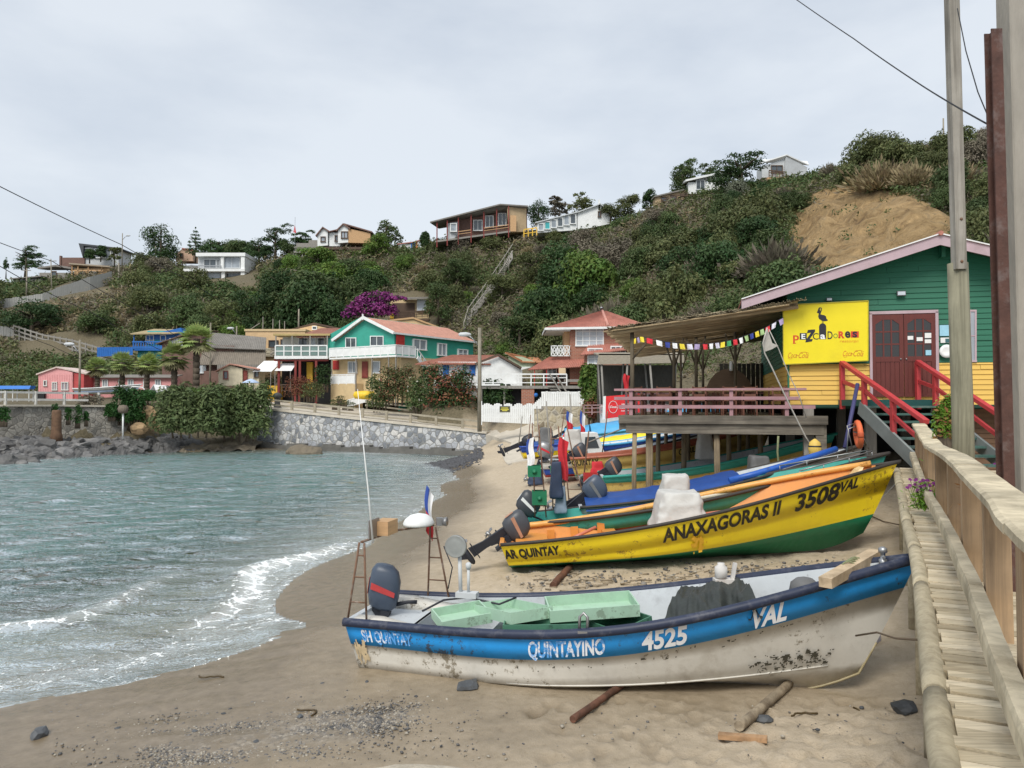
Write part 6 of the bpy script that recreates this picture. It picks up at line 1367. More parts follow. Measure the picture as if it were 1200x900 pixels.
a=MB()
for x0,x1,y,tx in((-.20,.10,-.74,.02),(.42,.78,.80,.50)):
    for x in(x0,x1):a.tube([(x,y,.62),(tx+(x-(x0+x1)/2)*.25,y,1.78)],.015,6)
    for z in(.95,1.3,1.6):f=(z-.58)/1.2;xa=x0+(tx+(x0-x1)*.125-x0)*f;xb=x1+(tx+(x1-x0)*.125-x1)*f;a.tube([(xa,y,z),(xb,y,z)],.011,5)
a.tube([(.02,-.76,1.79),(.22,.0,1.84),(.50,.82,1.80)],.017,6);a.build('stern_arch',rust,b1.o)
a=MB();q0=b1.loc(437,628,10.8);q1=b1.loc(419,456,10.75);a.tube([q0-Vector((0,0,.1)),q0.lerp(q1,.3),q1],[.014,.010,.004],6);a.build('antenna',white,b1.o)
a=MB();a.lathe((.40,.45,1.86),[(.44,0),(.46,.03),(.40,.09),(.25,.15),(.05,.175)],18,smooth=True);a.v=[Vector(((p.x-.4)*.5+.4,(p.y-.45)*.66+.45,p.z))for p in a.v];a.build('radar_dome',white,b1.o)
a=MB();a.box((.16,-.26,1.93),(.24,.36,.2));a.build('wooden_box',tan_,b1.o);a=MB();a.box((.10,-.52,1.95),(.02,.34,.26));a.build('grey_plate',steel,b1.o)
a=MB();a.box((.60,.84,1.86),(.10,.10,.12),.5);a.lathe((.66,.84,1.86),[(.06,0),(.075,.05),(.07,.06)],10,axis='X');a.build('deck_light',steel,b1.o)
p=b1.loc(540,690,11.6);a=MB();a.tube([p+Vector((0,0,-.1)),p+Vector((-.02,0,.5))],.03,8);a.tube([p+Vector((.12,0,-.05)),p+Vector((.12,0,.30))],.022,8);a.lathe(p+Vector((.12,0,.30)),[(.03,0),(.045,.04),(.045,.08),(.02,.10)],10);a.box(p+Vector((.1,0,-.08)),(.32,.16,.08));a.build('winch_post',greyw,b1.o)
a=MB();a.lathe(p+Vector((-.06,-.06,.64)),[(.02,.03),(.10,.035),(.15,.02),(.165,.03),(.168,-.03),(.15,-.02),(.02,-.03)],22,axis='Y');a.build('winch_wheel',mat('dull steel disc',(.27,.28,.27),.5,.2),b1.o)
a=MB();a.box(b1.surf(.5,-.02,.02)+Vector((0,.03,0)),(.12,.16,.03));c=b1.surf(.5,-.05,0);a.tube([c+Vector((-.05,0,0)),c+Vector((-.05,.02,.14)),c+Vector((0,.03,.19)),c+Vector((.05,.02,.14)),c+Vector((.05,0,0))],.02,6);a.build('fairlead',steel,b1.o)
c=Vector((b1.xx(.965,b1.gz(.965)),0,b1.gz(.965)));a=MB();a.lathe(c,[(.05,-.05),(.05,.06),(.03,.07),(.03,.14),(.055,.15),(.055,.20),(.02,.22)],10);a.tube([c+Vector((0,-.08,.10)),c+Vector((0,.08,.10))],.018,6);a.build('bow_cleat',mat('galvanised steel',(.35,.36,.37)),b1.o)
a=MB()
for sd in(-1,1):a.tube([Vector((b1.xx(u,b1.cz(u)+.02),sd*(b1.side(u,b1.cz(u)+.02)+.004),b1.cz(u)+.02))for u in[.34+.6*i/24 for i in range(25)]],[.003+.008*min(1,i/6)for i in range(25)],6)
a.build('spray_rail',hw,b1.o)
a=MB();a.tube([Vector((b1.xx(u,b1.kz(u)),0,b1.kz(u)-.006))for u in[.5+.5*i/20 for i in range(21)]]+[Vector((b1.xx(1,z),0,z))for z in(.40,.55,.7)],.016,6);a.build('keel_strip',paint('worn yellow keel strip',(.36,.30,.17)),b1.o)
def grime(b,name,m,u0,u1,zf0,zf1,thr,seed,sc=(30,8),nu=90,nv=22,off=.016):
    a=MB()
    for i in range(nu):
        for j in range(nv):
            uc,vc=(i+.5)/nu,(j+.5)/nv;q=mnoise.noise((uc*sc[0],vc*sc[1],seed))+.6*mnoise.noise((uc*sc[0]*3,vc*sc[1]*3,seed))-.9*max(0,abs(vc-.5)*2-.5)-.9*max(0,abs(uc-.5)*2-.6)
            if q<thr:continue
            P_=[]
            for du,dv in((0,0),(1,0),(1,1),(0,1)):
                u=u0+(u1-u0)*(i+du)/nu;z=zf0(u)+(zf1(u)-zf0(u))*(j+dv)/nv;P_.append(b.surf(u,b.gz(u)-z,off))
            a.quad(*P_)
    if a.v:a.build(name,m,b.o,fixn=False)
algae=mat('dark algae stain',(.055,.05,.035),.8,.4,20)
grime(b1,'algae_stain',algae,.80,.95,lambda u:b1.cz(u)+.02,lambda u:b1.cz(u)+.32,.12,3,(13,5))
grime(b1,'scuff_marks',algae,.30,.95,lambda u:b1.gz(u)-.50,lambda u:b1.gz(u)-.36,.52,8,(60,3),260,10)
grime(b1,'rust_streak',mat('rust streak',(.46,.36,.22),.8,.3,9),.008,.035,lambda u:.12,lambda u:.46,-.25,5,(3,2),20,16)
def on(b,p):return b.W@Vector(p)
newwood=wood_mat('pale sawn timber',(.55,.43,.29),(.36,.27,.17),1.0,'N');oldwood=wood_mat('weathered log',(.33,.27,.19),(.12,.09,.06),1.0,'N')
p,q=at(967,683,9.25),at(1026,649,10.25);a=MB();a.beam((0,0,0),q-p,.16,.12);a.build('timber_beam',newwood,loc=p,label='squared pale timber beam lying across the bow of the nearest boat',cat='timber')
rope_m=mat('greenish rope',(.20,.22,.12),.9,.3,12);c0=p.lerp(q,.45);a=MB()
for k in range(4):a.tube([Vector((.02*k,.03*k,0))+(q-p).normalized()*.05*k+Vector((math.cos(t)*.10,math.sin(t)*.02,math.sin(t)*.09))for t in[i*.524 for i in range(13)]],.012,5)
a.tube([(.08,.1,.0),(.2,.15,-.12),(.25,.2,-.3)],.012,5);a.build('rope',rope_m,loc=c0,label='greenish rope wound round the timber beam on the bow',cat='rope')
def tray(label,ctr,sz,rz,tx=0,ty=0,m=pale_g,name='fish_tray',t=.02):
    L_,W_,H_=sz;o=thing(name,label,'fish tray',ctr,0,'wooden fish trays in the nearest boat');o.rotation_euler=(R(tx),R(ty),R(rz));a=MB();a.bb(-L_/2,L_/2,-W_/2,W_/2,0,t);a.build('base',m,o);a=MB()
    for x in(-1,1):a.bb(x*(L_/2-t/2)-t/2,x*(L_/2-t/2)+t/2,-W_/2,W_/2,t,H_)
    for y in(-1,1):a.bb(-L_/2+t,L_/2-t,y*(W_/2-t/2)-t/2,y*(W_/2-t/2)+t/2,t,H_)
    a.build('rim',m,o)
tray('pale green fish tray nearest the stern of the nearest boat',at(541,727,10.75),(.72,.52,.14),22,6,-4);tray('long pale green fish tray tilted between two other trays',at(599,722,10.8),(.66,1.15,.15),30,-7,0);tray('shallow pale green fish tray highest in the stack, amidships',at(693,717,10.7),(1.22,.62,.16),4,4,-3)
tray('dark green fish tray low down against the near side',at(640,737,10.25),(1.1,.46,.12),-6,0,-2,dk_g);tray('dark green worn box under the highest pale tray',at(728,738,10.5),(.62,.6,.16),34,0,-10,dk_g)
A_,B_,C_,D_=at(796,686,11.05),at(869,677,10.95),at(777,733,9.80),at(893,714,9.45);n=44;vs=[];nrm_=(B_-A_).cross(C_-A_).normalized();nrm_=nrm_ if nrm_.z>0 else-nrm_
for i in range(n):
    for j in range(n):
        u,v=i/(n-1),j/(n-1);p=(A_.lerp(B_,u)).lerp(C_.lerp(D_,u),v);w_=(u-.45)*(1+.5*v);k=v*(1-.25*v)
        h=.17*math.sin(min(1,v*1.6)*1.57)+(.5-abs(mnoise.noise((w_*5.5,v*.9,2.3))))*.30*(.3+k)+(.5-abs(mnoise.noise((w_*12,v*2.2,7))))*.07+.05*mnoise.noise((u*4,v*4,3));h-=.07+.23*v
        vs.append(p+nrm_*h+(C_-A_)*.08*mnoise.noise((u*6,3,1))*v-A_)
a=MB();a.add(vs,[(i*n+j,(i+1)*n+j,(i+1)*n+j+1,i*n+j+1)for i in range(n-1)for j in range(n-1)],0,True)
a.build('tarpaulin',mat('dark waxed cloth',(.030,.035,.031),.5,.3,5,bump=.4,bscale=14),loc=A_,label='crumpled dark grey-green sheet thrown over gear in the nearest boat',cat='tarpaulin')
a=MB();a.lathe((0,0,0),[(.05,0),(.09,.03),(.09,.16),(.05,.19),(.05,.22)],10);a.beam((.16,0,0),(.2,0,.22),.05,.05);a.box((.08,0,-.06),(.36,.16,.12));a.build('gear_block',mat('pale worn block',(.6,.58,.55),.6,.2,stain=(.25,.12,.05),stain_amt=.7),loc=at(845,678,10.9),label='small white fitting on the far side of the nearest boat behind the sheet',cat='boat gear')
a=MB();a.lathe((0,0,0),[(.05,0),(.15,.02),(.19,.10),(.17,.2),(.10,.26),(.02,.28)],12);a.build('grey_float',mat('dull grey rubber',(.13,.13,.13),.7),loc=at(943,702,9.8),label='small dark float lying inside the bow of the nearest boat',cat='float')
a=MB();a.tube([b1.loc(*k)for k in((495,716,11.2),(520,703,11.5),(548,700,11.6),(585,708,11.2),(605,700,11.3))],.016,5);a.tube([b1.loc(*k)for k in((525,690,11.9),(530,665,11.9),(520,640,12))],.010,5);a.build('cable',rubber,b1.o)
hy=paint('yellow hull paint',(.90,.68,.02),(.45,.26,.02),.35,.4,2.2,wear=((.32,.19,.03),.0));hg=paint('green bottom paint',(.012,.20,.09),(.01,.10,.05),.4);orange=paint('orange lining',(.66,.27,.055),(.42,.18,.05),.5,.5,3)
b2=Boat('yellow boat with green bottom and orange inside behind the nearest boat',(.02,16.05,.55),-.5,3.6,8.1,7.05,1.05,.68,1.72,1.75,.84,.22,.46,.36,(hg,hy,hy),orange,mat('dark rub strip',(.035,.03,.025),.6,.3),rail_r=.035)
b2.letters('AR QUINTAY',588,656,.30,.18,blackl,.06);b2.letters('ANAXAGORAS II',776,912,.37,.28,blackl,.05);b2.letters('3508',930,980,.42,.34,blackl,.045);b2.letters('VAL',981,1004,.30,.21,blackl,.06)
grime(b2,'rust_streak',mat('orange rust bleed',(.72,.40,.03),.7,.2,9),.50,.545,lambda u:b2.gz(u)-.75,lambda u:b2.gz(u)-.36,-.10,6,(4,3),40,26)
a=MB();a.tube([Vector((b2.xx(u,b2.gz(u)),b2.side(u,b2.gz(u))-.08,b2.gz(u)+.06))for u in[i/20*.96 for i in range(1,21)]],.065,8);a.build('gunwale_pole',paint('orange pole',(.72,.36,.09)),b2.o)
for u,z in((.10,.5),(.30,.55),(.50,.6),(.68,.72)):b2.thwart(u,z,orange,.28)
for u in(.13,.2,.28,.36,.5,.6):a=MB();z=b2.gz(u)-.22;a.box((b2.xx(u,z),b2.side(u,z)-.11,z),(.16,.05,.3));a.build('rib',orange,b2.o)
outboard(b2.o,(-.12,-.1,.72),58,mat('dark slate cowling',(.06,.065,.075),.4,.1),mat('coppery decal',(.42,.22,.14),.4),.98,6)
a=MB();a.prism([(.1,-.75,.66),(.1,.6,.66),(.75,.5,.60),(.75,-.75,.60)],(0,0,-.05));a.build('stern_deck',orange,b2.o)
a=MB();a.prism([(b2.xx(.93,b2.gz(.93)),-.12,b2.gz(.93)+.03),(b2.xx(.93,b2.gz(.93)),.12,b2.gz(.93)+.03),(b2.xx(.93,b2.gz(.93))-.14,.2,b2.gz(.93)-.16),(b2.xx(.93,b2.gz(.93))-.14,-.2,b2.gz(.93)-.16)],(.1,0,.04));a.build('bow_block',paint('cream block',(.68,.5,.25)),b2.o)
pinkr=paint('salmon oar paint',(.55,.17,.10),(.3,.2,.15),.6)
for k,(p0,p1)in enumerate((((664,634,15.9),(700,617,16.2)),((820,603,15.8),(940,588,16.2)))):
    p,q=at(*p0),at(*p1);a=MB();d=(q-p).normalized();a.tube([(0,0,0),(q-p)*.95],.035,7);a.beam((q-p)*.0-d*.55,d*.05,.16,.03);a.build('oar',pinkr,loc=p,label=('short salmon oar blade lying near the stern of the yellow boat','long salmon oar lying along the inside of the yellow boat')[k],cat='oar')
canv=mat('white plastic sacking',(.52,.51,.48),.65,.10,3,bump=1.0,bscale=6,stain=(.4,.38,.33),stain_amt=.4)
def bundle(label,c,w,d,h,m,seed,name='covered_bundle'):
    mb=MB();loops=[]
    for i in range(25):
        f=i/24;k=[1.06,1.1,1.07,1.02,.97,.93,.90,.87,.84,.81,.77,.70,.25];q_=min(int(f*12),11);k=k[q_]+(k[q_+1]-k[q_])*(f*12-q_);lp=[]
        for j in range(44):
            t_=2*math.pi*j/44;x=math.copysign(abs(math.cos(t_))**.42,math.cos(t_))*w/2*k;y=math.copysign(abs(math.sin(t_))**.42,math.sin(t_))*d/2*k;nn=mnoise.noise((x*4+seed,y*4,f*3))*.06+(.5-abs(mnoise.noise((x*5,y*5+seed,f*3))))*.10;lp.append((x*(1+nn*1.6),y*(1+nn*1.6),min(f*1.12,1)*h+nn*.5))
        loops.append(lp)
    mb.loft(loops);return mb.build(name,m,loc=c,label=label,cat='covered gear')
bundle('white sacking bundle in the middle of the yellow boat',at(796,623,15.7),1.0,.9,.80,canv,3);bundle('white covered box standing behind the sacking bundle',at(791,600,16.9),.68,.62,.80,canv,8)
teal=paint('teal paint',(.03,.30,.25),(.02,.16,.14),.5,.5,3);dred=paint('dark red hull',(.16,.03,.018),(.3,.10,.02),.6,.5,4)
b3=Boat('teal-gunwaled boat with dark red hull between the yellow boat and blue-covered boat',(.32,17.75,.66),-1.5,3.9,8.35,7.3,1.0,.68,1.62,1.9,.84,.15,.5,.28,(dred,dred,teal),teal,mat('dark rub strip',(.035,.03,.025),.6,.3),rail_r=.04)
b3.letters('02',972,990,.52,.17,mat('faded pale lettering',(.42,.33,.27),.6),.04)
outboard(b3.o,(-.05,.15,.75),40,mat('black white cowling',(.05,.055,.065),.4),white,.95,0)
b3.thwart(.2,.5,teal);b3.thwart(.34,.55,teal,.5);b3.thwart(.6,.65,teal)
a=MB();a.tube([Vector((b3.xx(u,b3.gz(u)),-b3.side(u,b3.gz(u))+.25,b3.gz(u)+.02))for u in(.42,.5,.58,.66,.72)],.05,7);a.build('spar',paint('pale spar',(.55,.50,.40)),b3.o)
a=MB();zt=b3.gz(.9)
rl_=[Vector((b3.xx(u,b3.gz(u)),sd*b3.side(u,b3.gz(u)),b3.gz(u)+.14))for sd,us in((-1,(.80,.86,.92,.97)),(1,(.97,.92,.86,.80)))for u in us]
a.tube(rl_,.016,6)
for v in rl_:a.tube([v+Vector((0,0,-.16)),v],.013,5)
a.build('bow_rail',steel,b3.o)
gbox=mat('green plastic box',(.012,.16,.075),.5,.15)
for x,y0,y1,h in((.05,-.78,-.40,2.3),):
    pass
def mast_pair(label,pxs,Y,ybot,ytop,boxes,m=rust,name='marker_pole',dx=0):
    o=thing(name,label,'marker pole',at(pxs[0],ybot,Y));s_=Y/FPX;w=(pxs[1]-pxs[0])*s_;h=(ybot-ytop)*s_
    for x in(0,w):a=MB();a.tube([(x,0,0),(x*.55+dx,.02,h)],.018,6);a.build('tube',m,o)
    a=MB()
    for f in(.12,.33,.62,.85):a.tube([(f*dx,0,h*f),(w*(1-.45*f)+f*dx,0,h*f)],.012,5)
    a.build('rung',m,o)
    for(bx,by,bw,bh,mm)in boxes:
        a=MB();c=Vector(((bx-pxs[0])*s_,-.03,(ybot-by)*s_));W_,H_=bw*s_,bh*s_;t_=.015
        a.bb(c.x-W_/2,c.x+W_/2,-.16,-.15,c.z-H_/2,c.z+H_/2);a.bb(c.x-W_/2,c.x+W_/2,.14,.15,c.z-H_/2,c.z+H_/2);a.bb(c.x-W_/2,c.x-W_/2+t_,-.15,.14,c.z-H_/2,c.z+H_/2);a.bb(c.x+W_/2-t_,c.x+W_/2,-.15,.14,c.z-H_/2,c.z+H_/2);a.bb(c.x-W_/2+t_,c.x+W_/2-t_,-.15,.14,c.z-H_/2,c.z-H_/2+t_)
        a.lathe(c+Vector((0,-.165,0)),[(.0,-.006),(.05,-.004),(.055,.004),(.0,.006)],12,axis='Y');a.build('box',mm,o)
    return o
mast_pair('two thin rusty tubes with green boxes at the stern of the teal boat',(627,640),17.4,606,496,[(626,552,15,13,gbox),(632,583,17,16,gbox)],dx=-.06)
mast_pair('ladder-like rusty frame with green box and bundled ropes behind the teal stern',(648,664),18.4,596,500,[(651,551,12,8,gbox)],dx=-.05)
mast_pair('bare rusty ladder frame standing on the sand right of the red flag',(667,686),20.5,590,540,[],dx=-.1)
o=mast_pair('short post carrying a red box with round mark beside the outboards',(686,690),19.8,592,562,[(692,560,16,11,mat('red plastic',(.42,.03,.025),.5))],rust,'marker_post')
bundle('dark blue rolled oilskin bundle hanging on the ladder frame at the teal stern',at(652,572,18.2)-Vector((0,0,.25)),.28,.26,.85,mat('dark blue oilskin',(.03,.045,.085),.6,.3),12,'oilskin_bundle');bundle('pale grey-blue covered motor behind the teal stern',at(657,592,18.3)-Vector((0,0,.2)),.26,.26,.62,mat('pale blue cover',(.22,.27,.34),.6,.2),15)
def flag(label,c,w,h,m_list,rz=0,droop=.0,horiz=True):
    mb=MB();nx,nz=10,9
    for i in range(nx):
        for j in range(nz):
            def pt_(a,b):u,v=a/nx,b/nz;return(u*w*(1-droop*.6)+.02*math.sin(v*7),.16*w*math.sin(u*7+v*3),v*h-droop*h*.5*u)
            u,v=(i+.5)/nx,(j+.5)/nz;mi=(0 if v<.5 else(1 if u<.36 else 2))if len(m_list)==3 else 0
            mb.quad(pt_(i,j),pt_(i+1,j),pt_(i+1,j+1),pt_(i,j+1),mi)
    return mb.build('flag',m_list,loc=c,rot=(0,0,R(rz)),label=label,cat='flag')
def cflag(label,c,w,h,rz=0,droop=.3):return flag(label,c,w,h,[flred,flblue,flwhite],rz,droop)
cflag('small hanging blue white red flag on the stern arch of the nearest boat',at(499,622,12.2),.16,.72,20,.5);flag('long red flag hanging between the marker frames',at(655,559,18.3),.26,.95,[flred],10,.25);flag('faded blue and white flag at top of the left marker frame',at(617,548,17.3),.15,.62,[flwhite,flblue,flwhite],-20,-.25)
cflag('small faded flag on a stick among the far boats, left one',at(664,502,33),.34,.75,0,.4);cflag('small faded flag on a taller stick among the far boats, right one',at(680,508,33),.30,1.0,0,.5)
b4=Boat('yellow boat covered aft with blue tarpaulin, blue pole along its bow',(1.9,19.25,.85),-2.0,4.2,6.9,6.1,.92,.66,1.6,1.9,.86,.15,.5,.26,(hy,hy,mat('grey worn strake',(.28,.27,.25),.7,.3,5)),innerw,mat('dark rub strip',(.035,.03,.025)),rail_r=.035)
b4.letters('27',934,948,.46,.17,blackl,.04)
a=MB();n=20;vs=[];fs=[]
for i in range(n+1):
    u=.02+.58*i/n;zg=b4.gz(u);w=b4.side(u,zg)+.04
    for j in range(13):t_=j/12*2-1;hump=.16*(1-t_*t_)+.05*mnoise.noise((i*.5,j*.7,1));drop=-.12*max(0,abs(t_)-.85)/.15;vs.append((b4.xx(u,zg),t_*w,zg+hump+drop+.02))
for i in range(n):
    for j in range(12):fs.append((i*13+j,(i+1)*13+j,(i+1)*13+j+1,i*13+j+1))
a.add(vs,fs,0,True);a.build('cover',mat('deep blue tarpaulin',(.015,.06,.24),.5,.2,4,bump=.5,bscale=7),b4.o)
a=MB();a.tube([Vector((b4.xx(u,b4.gz(u)),-b4.side(u,b4.gz(u))+.12,b4.gz(u)+.09))for u in(.55,.65,.75,.85,.93)],.075,8);a.build('gunwale_pole',paint('royal blue pole',(.02,.10,.42),(.015,.05,.2)),b4.o)
outboard(b4.o,(-.05,.25,.72),62,rubber,steel,1.0,0);outboard(b4.o,(-.02,-.2,.78),52,mat('slate blue cowling',(.06,.08,.115)),steel,1.05,4)
ltb=mat('light blue tarpaulin',(.07,.34,.60),.5,.12,3,bump=.5,bscale=5);cob=paint('cobalt paint',(.02,.07,.36),(.01,.03,.15),.4);creamh=paint('cream yellow hull',(.62,.45,.14),(.3,.22,.1),.5);tealb=paint('teal bottom',(.02,.25,.20));redin=paint('brick red lining',(.38,.11,.06),(.2,.08,.05),.5)
b5=Boat('cream-yellow boat with teal gunwale under the near edge of the terrace',(3.0,24.2,1.1),-1,3,7.2,6.4,.95,.66,1.55,2,.86,.15,.4,.2,(tealb,creamh,teal),innerw,teal)
outboard(b5.o,(0,.0,.72),58,mat('dark slate cowling',(.06,.065,.075)),mat('coppery decal',(.42,.22,.14)),.92)
b6=Boat('yellow boat with teal bottom and brick red inside, lettered at its stern',(2.35,28.3,1.22),-2,2.5,7.2,6.4,.95,.80,1.6,2,.9,.2,.4,.34,(tealb,creamh,creamh),redin,redin)
a=MB();text_on(a,'QUINTAY',.22,lambda x,y:Vector((b6.xx(0,.66)-.03,.62-x,.46+y)),width=1.1,bold=.04);b6.letters('QUINTAY',669,702,.26,.2,blackl,.04);b6.letters('CARRILLO',795,822,.28,.2,blackl,.03)
b6.thwart(.3,.6,redin);b6.thwart(.55,.65,redin)
b7=Boat('cobalt blue boat with white thwarts in the row beside the terrace stilts',(3.2,33.2,1.45),-2,3,7.0,6.2,.95,.72,1.6,2,.86,.15,.4,.36,(cob,cob,cob),mat('white paint',(.74,.75,.74)),ltb)
for u in(.1,.22,.34,.46):b7.thwart(u,b7.gz(u)-.03,white,.42)
b8=Boat('boat wholly covered by light blue tarpaulin below the red sign',(3.9,37.2,1.9),-2,5,7.0,6.2,1.0,.62,1.4,2,.86,.15,.4,.3,(cob,cob,ltb),ltb,ltb)
def cover(b,m,u0,u1,hump,name='cover'):
    a=MB();n=18;vs=[];fs=[]
    for i in range(n+1):
        u=u0+(u1-u0)*i/n;zg=b.gz(u);w=b.side(u,zg)+.06
        for j in range(13):t_=j/12*2-1;vs.append((b.xx(u,zg),t_*w,zg+hump*(1-t_*t_)**.8+.07*mnoise.noise((i*.6,j*.8,4))-.3*max(0,abs(t_)-.82)/.18))
    for i in range(n):
        for j in range(12):fs.append((i*13+j,(i+1)*13+j,(i+1)*13+j+1,i*13+j+1))
    a.add(vs,fs,0,True);a.build(name,m,b.o)
cover(b8,ltb,.02,.9,.45)
b9=Boat('small bright yellow dinghy between the light blue covered boats',(4.0,35.2,1.75),-3,6,4.6,4.1,.7,.42,.9,2,.86,.12,.3,.18,(hy,hy,hy),hy,hy)
cover(b9,paint('yellow hull paint',(.80,.55,.018)),.02,.9,.2)
b10=Boat('boat farthest left with yellow stern, blue cover and raised black outboard',(.6,40.5,1.05),4,2,6.6,5.8,.92,.68,1.45,2,.88,.15,.4,.3,(hy,hy,cob),cob,cob)
cover(b10,mat('deep blue tarpaulin',(.015,.06,.24)),.05,.8,.2);outboard(b10.o,(-.05,.0,.72),66,rubber,steel,1.25)
b11=Boat('red-bottomed boat with a white console among the far boats',(1.35,31.2,.98),3,2,6.4,5.6,.92,.7,1.5,2,.88,.15,.4,.3,(mat('red paint',(.42,.035,.03)),cob,white),innerw,rubber)
a=MB();a.prism([(1.3,-.55,.5),(2.5,-.55,.5),(2.1,-.55,1.75),(1.4,-.55,1.75)],(0,1.1,0));a.build('console',white,b11.o);a=MB();a.prism([(1.55,-.56,1.15),(2.15,-.56,1.15),(2.0,-.56,1.6),(1.6,-.56,1.6)],(0,-.01,0));a.build('pane',gla,b11.o)
outboard(b11.o,(-.05,.0,.74),20,steel,flred,1.15)
b12=Boat('light blue covered boat behind the yellow dinghy, next to the stone wall',(2.9,40.6,1.75),-3,5,6.6,5.8,.95,.62,1.4,2,.86,.15,.4,.3,(cob,ltb,ltb),ltb,ltb)
cover(b12,ltb,.02,.92,.3)
def ring(label,c,r,rt,m1,m2,rx=90,rz=0):
    o=thing('life_ring',label,'life ring',c);o.rotation_euler=(R(rx),0,R(rz));a=MB();n=28;a.tube([(r*math.cos(6.2832*i/n),r*math.sin(6.2832*i/n),0)for i in range(n)]+[(r,.0001,0)],rt,8,cap=False);a.build('ring',m1,o)
    for k in range(4):a=MB();a.tube([(r*math.cos(t),r*math.sin(t),0)for t in[k*1.5708+q*.1 for q in range(-2,3)]],rt*1.06,8);a.build('band',m2,o)
ring('orange life ring hung edge-on at the bow rail of the teal boat',at(1006,509,17.9),.27,.065,mat('faded orange',(.66,.14,.05),.6,.15),mat('faded orange dark',(.5,.1,.04),.6),86,76);ring('red and white life ring on the white console',at(669,514,30.4),.28,.06,flred,flwhite,80,10)
t_=thing('wire_frame','bent thin metal frame holding the orange life ring at the bow','wire frame',at(1000,530,18));a=MB()
for pts in(((0,0,0),(-.14,0,.62),(.10,.1,.68),(.22,.1,.08)),((-.22,-.15,.0),(-.15,-.1,.55),(.05,-.1,.62)),((.42,.1,.06),(.2,.1,.5),(.0,0,.48),(.3,.05,.42))):a.tube(pts,.014,5)
a.build('rod',steel,t_)
yfl=mat('faded yellow float',(.68,.46,.10),.6,.15)
o=thing('float','pair of faded yellow floats hanging by a rope at the terrace corner','float',at(955,537,19.4));a=MB();a.lathe((0,0,.24),[(.05,-.2),(.13,-.14),(.16,0),(.13,.16),(.06,.22),(.02,.25)],14);a.build('large_float',yfl,o);a=MB();a.lathe((.06,0,-.08),[(.03,-.1),(.10,-.05),(.11,.02),(.05,.1)],12);a.build('small_float',yfl,o);a=MB();a.tube([(0,0,.2),(-.02,0,.26),(.05,0,.4)],.168,12)if False else a.lathe((0,0,.30),[(.15,-.02),(.165,0),(.15,.02)],14);a.build('rope_band',rubber,o)
pbo=Boat('pale blue and white boat stored on the far left promenade',at(92,462,70),2,0,5.6,5.0,.8,.5,.9,2,.86,.12,.2,.2,(white,mat('pale blue canvas',(.42,.52,.70)),white),innerw,white)
F=Fr('tent_roof','small white ridge tent roof beside the palms','tent',174,470,70,0);a=MB();a.prism([(0,0,6),(8,0,20),(25,0,18),(24,0,7),(13,0,6)],(0,12,0))if False else None
a=MB();a.prism([(6,0,19.5),(20,0,18),(25,-2,9),(11,-2,7.5)],(0,0,-.5));a.prism([(6,0,19.5),(20,14,18),(10,16,8),(-2,0,8)],(0,0,-.5));F.build(a,'canvas',tarpw);posts(F,'pole',greyt,[((0,0,-4),(0,0,8)),((24,-1,-4),(24,-1,9)),((12,-1,-4),(12,-1,8))],.6)
F=Fr('goal_frame','white tube goal frame among the plants beside the tent roof','goal',153,466,69,0);a=MB();a.tube([(0,0,-4),(0,0,11),(2,0,13),(14,0,12),(16,0,10),(16,0,-4)],.7,6);F.build(a,'tube',white)
outboard(b6.o,(-.05,.0,.82),58,mat('dark slate cowling',(.06,.065,.075)),mat('coppery decal',(.42,.22,.14)),.95);outboard(b7.o,(-.05,.1,.74),50,rubber,rubber,.95);outboard(b12.o,(-.05,0,.66),62,rubber,rubber,.95)
for x0,x1,yb,yt,Y,lab in((608,612,520,488,38,'thin leaning pole left of the far covered boats'),(633,629,540,476,33,'pale thin pole rising beside the small faded flags'),(646,640,545,470,31,'tall thin rod rising in front of the yellowish stone wall'),(672,668,535,462,35,'grey rod rising against the white scalloped boards'),(690,735,518,500,29,'long dark boom pointing right over the yellow lettered boat')):
    p,q=at(x0,yb,Y),at(x1,yt,Y);a=MB();a.tube([(0,0,0),q-p],.03,6);a.build('pole',greyt,loc=p,label=lab,cat='pole')
for x,y,Y,w,h,m,lab in((628,560,27,.5,.55,mat('dark blue oilskin',(.03,.045,.085)),'dark blue bag on the sand beside the far sterns'),(671,520,30,.7,.8,canv,'white sacking bundle by the white console'),(640,513,33,.6,.7,mat('dull grey rubber',(.13,.13,.13)),'grey covered heap among the far boats'),(700,548,25.5,.42,.4,flred,'red fuel can beside the raised outboards')):bundle(lab,at(x,y+8,Y),w,w*.8,h,m,x)
drum=[mat('pale blue canvas',(.42,.52,.70)),flred]
for x0,x1,yb,yt,Y,lab in((684,690,560,505,22,'rusty rod rising right of the red box post'),(676,664,556,498,24,'thin grey rod leaning left above the red flag'),(618,622,530,486,36,'short pale stick at the far left covered boat'),(655,662,528,478,32,'thin pole with dark top by the life ring'),(706,712,530,482,28,'thin rod rising in front of the red advertising sign')):
    p,q=at(x0,yb,Y),at(x1,yt,Y);a=MB();a.tube([(0,0,0),q-p],.022,6);a.build('pole',rust,loc=p,label=lab,cat='pole')
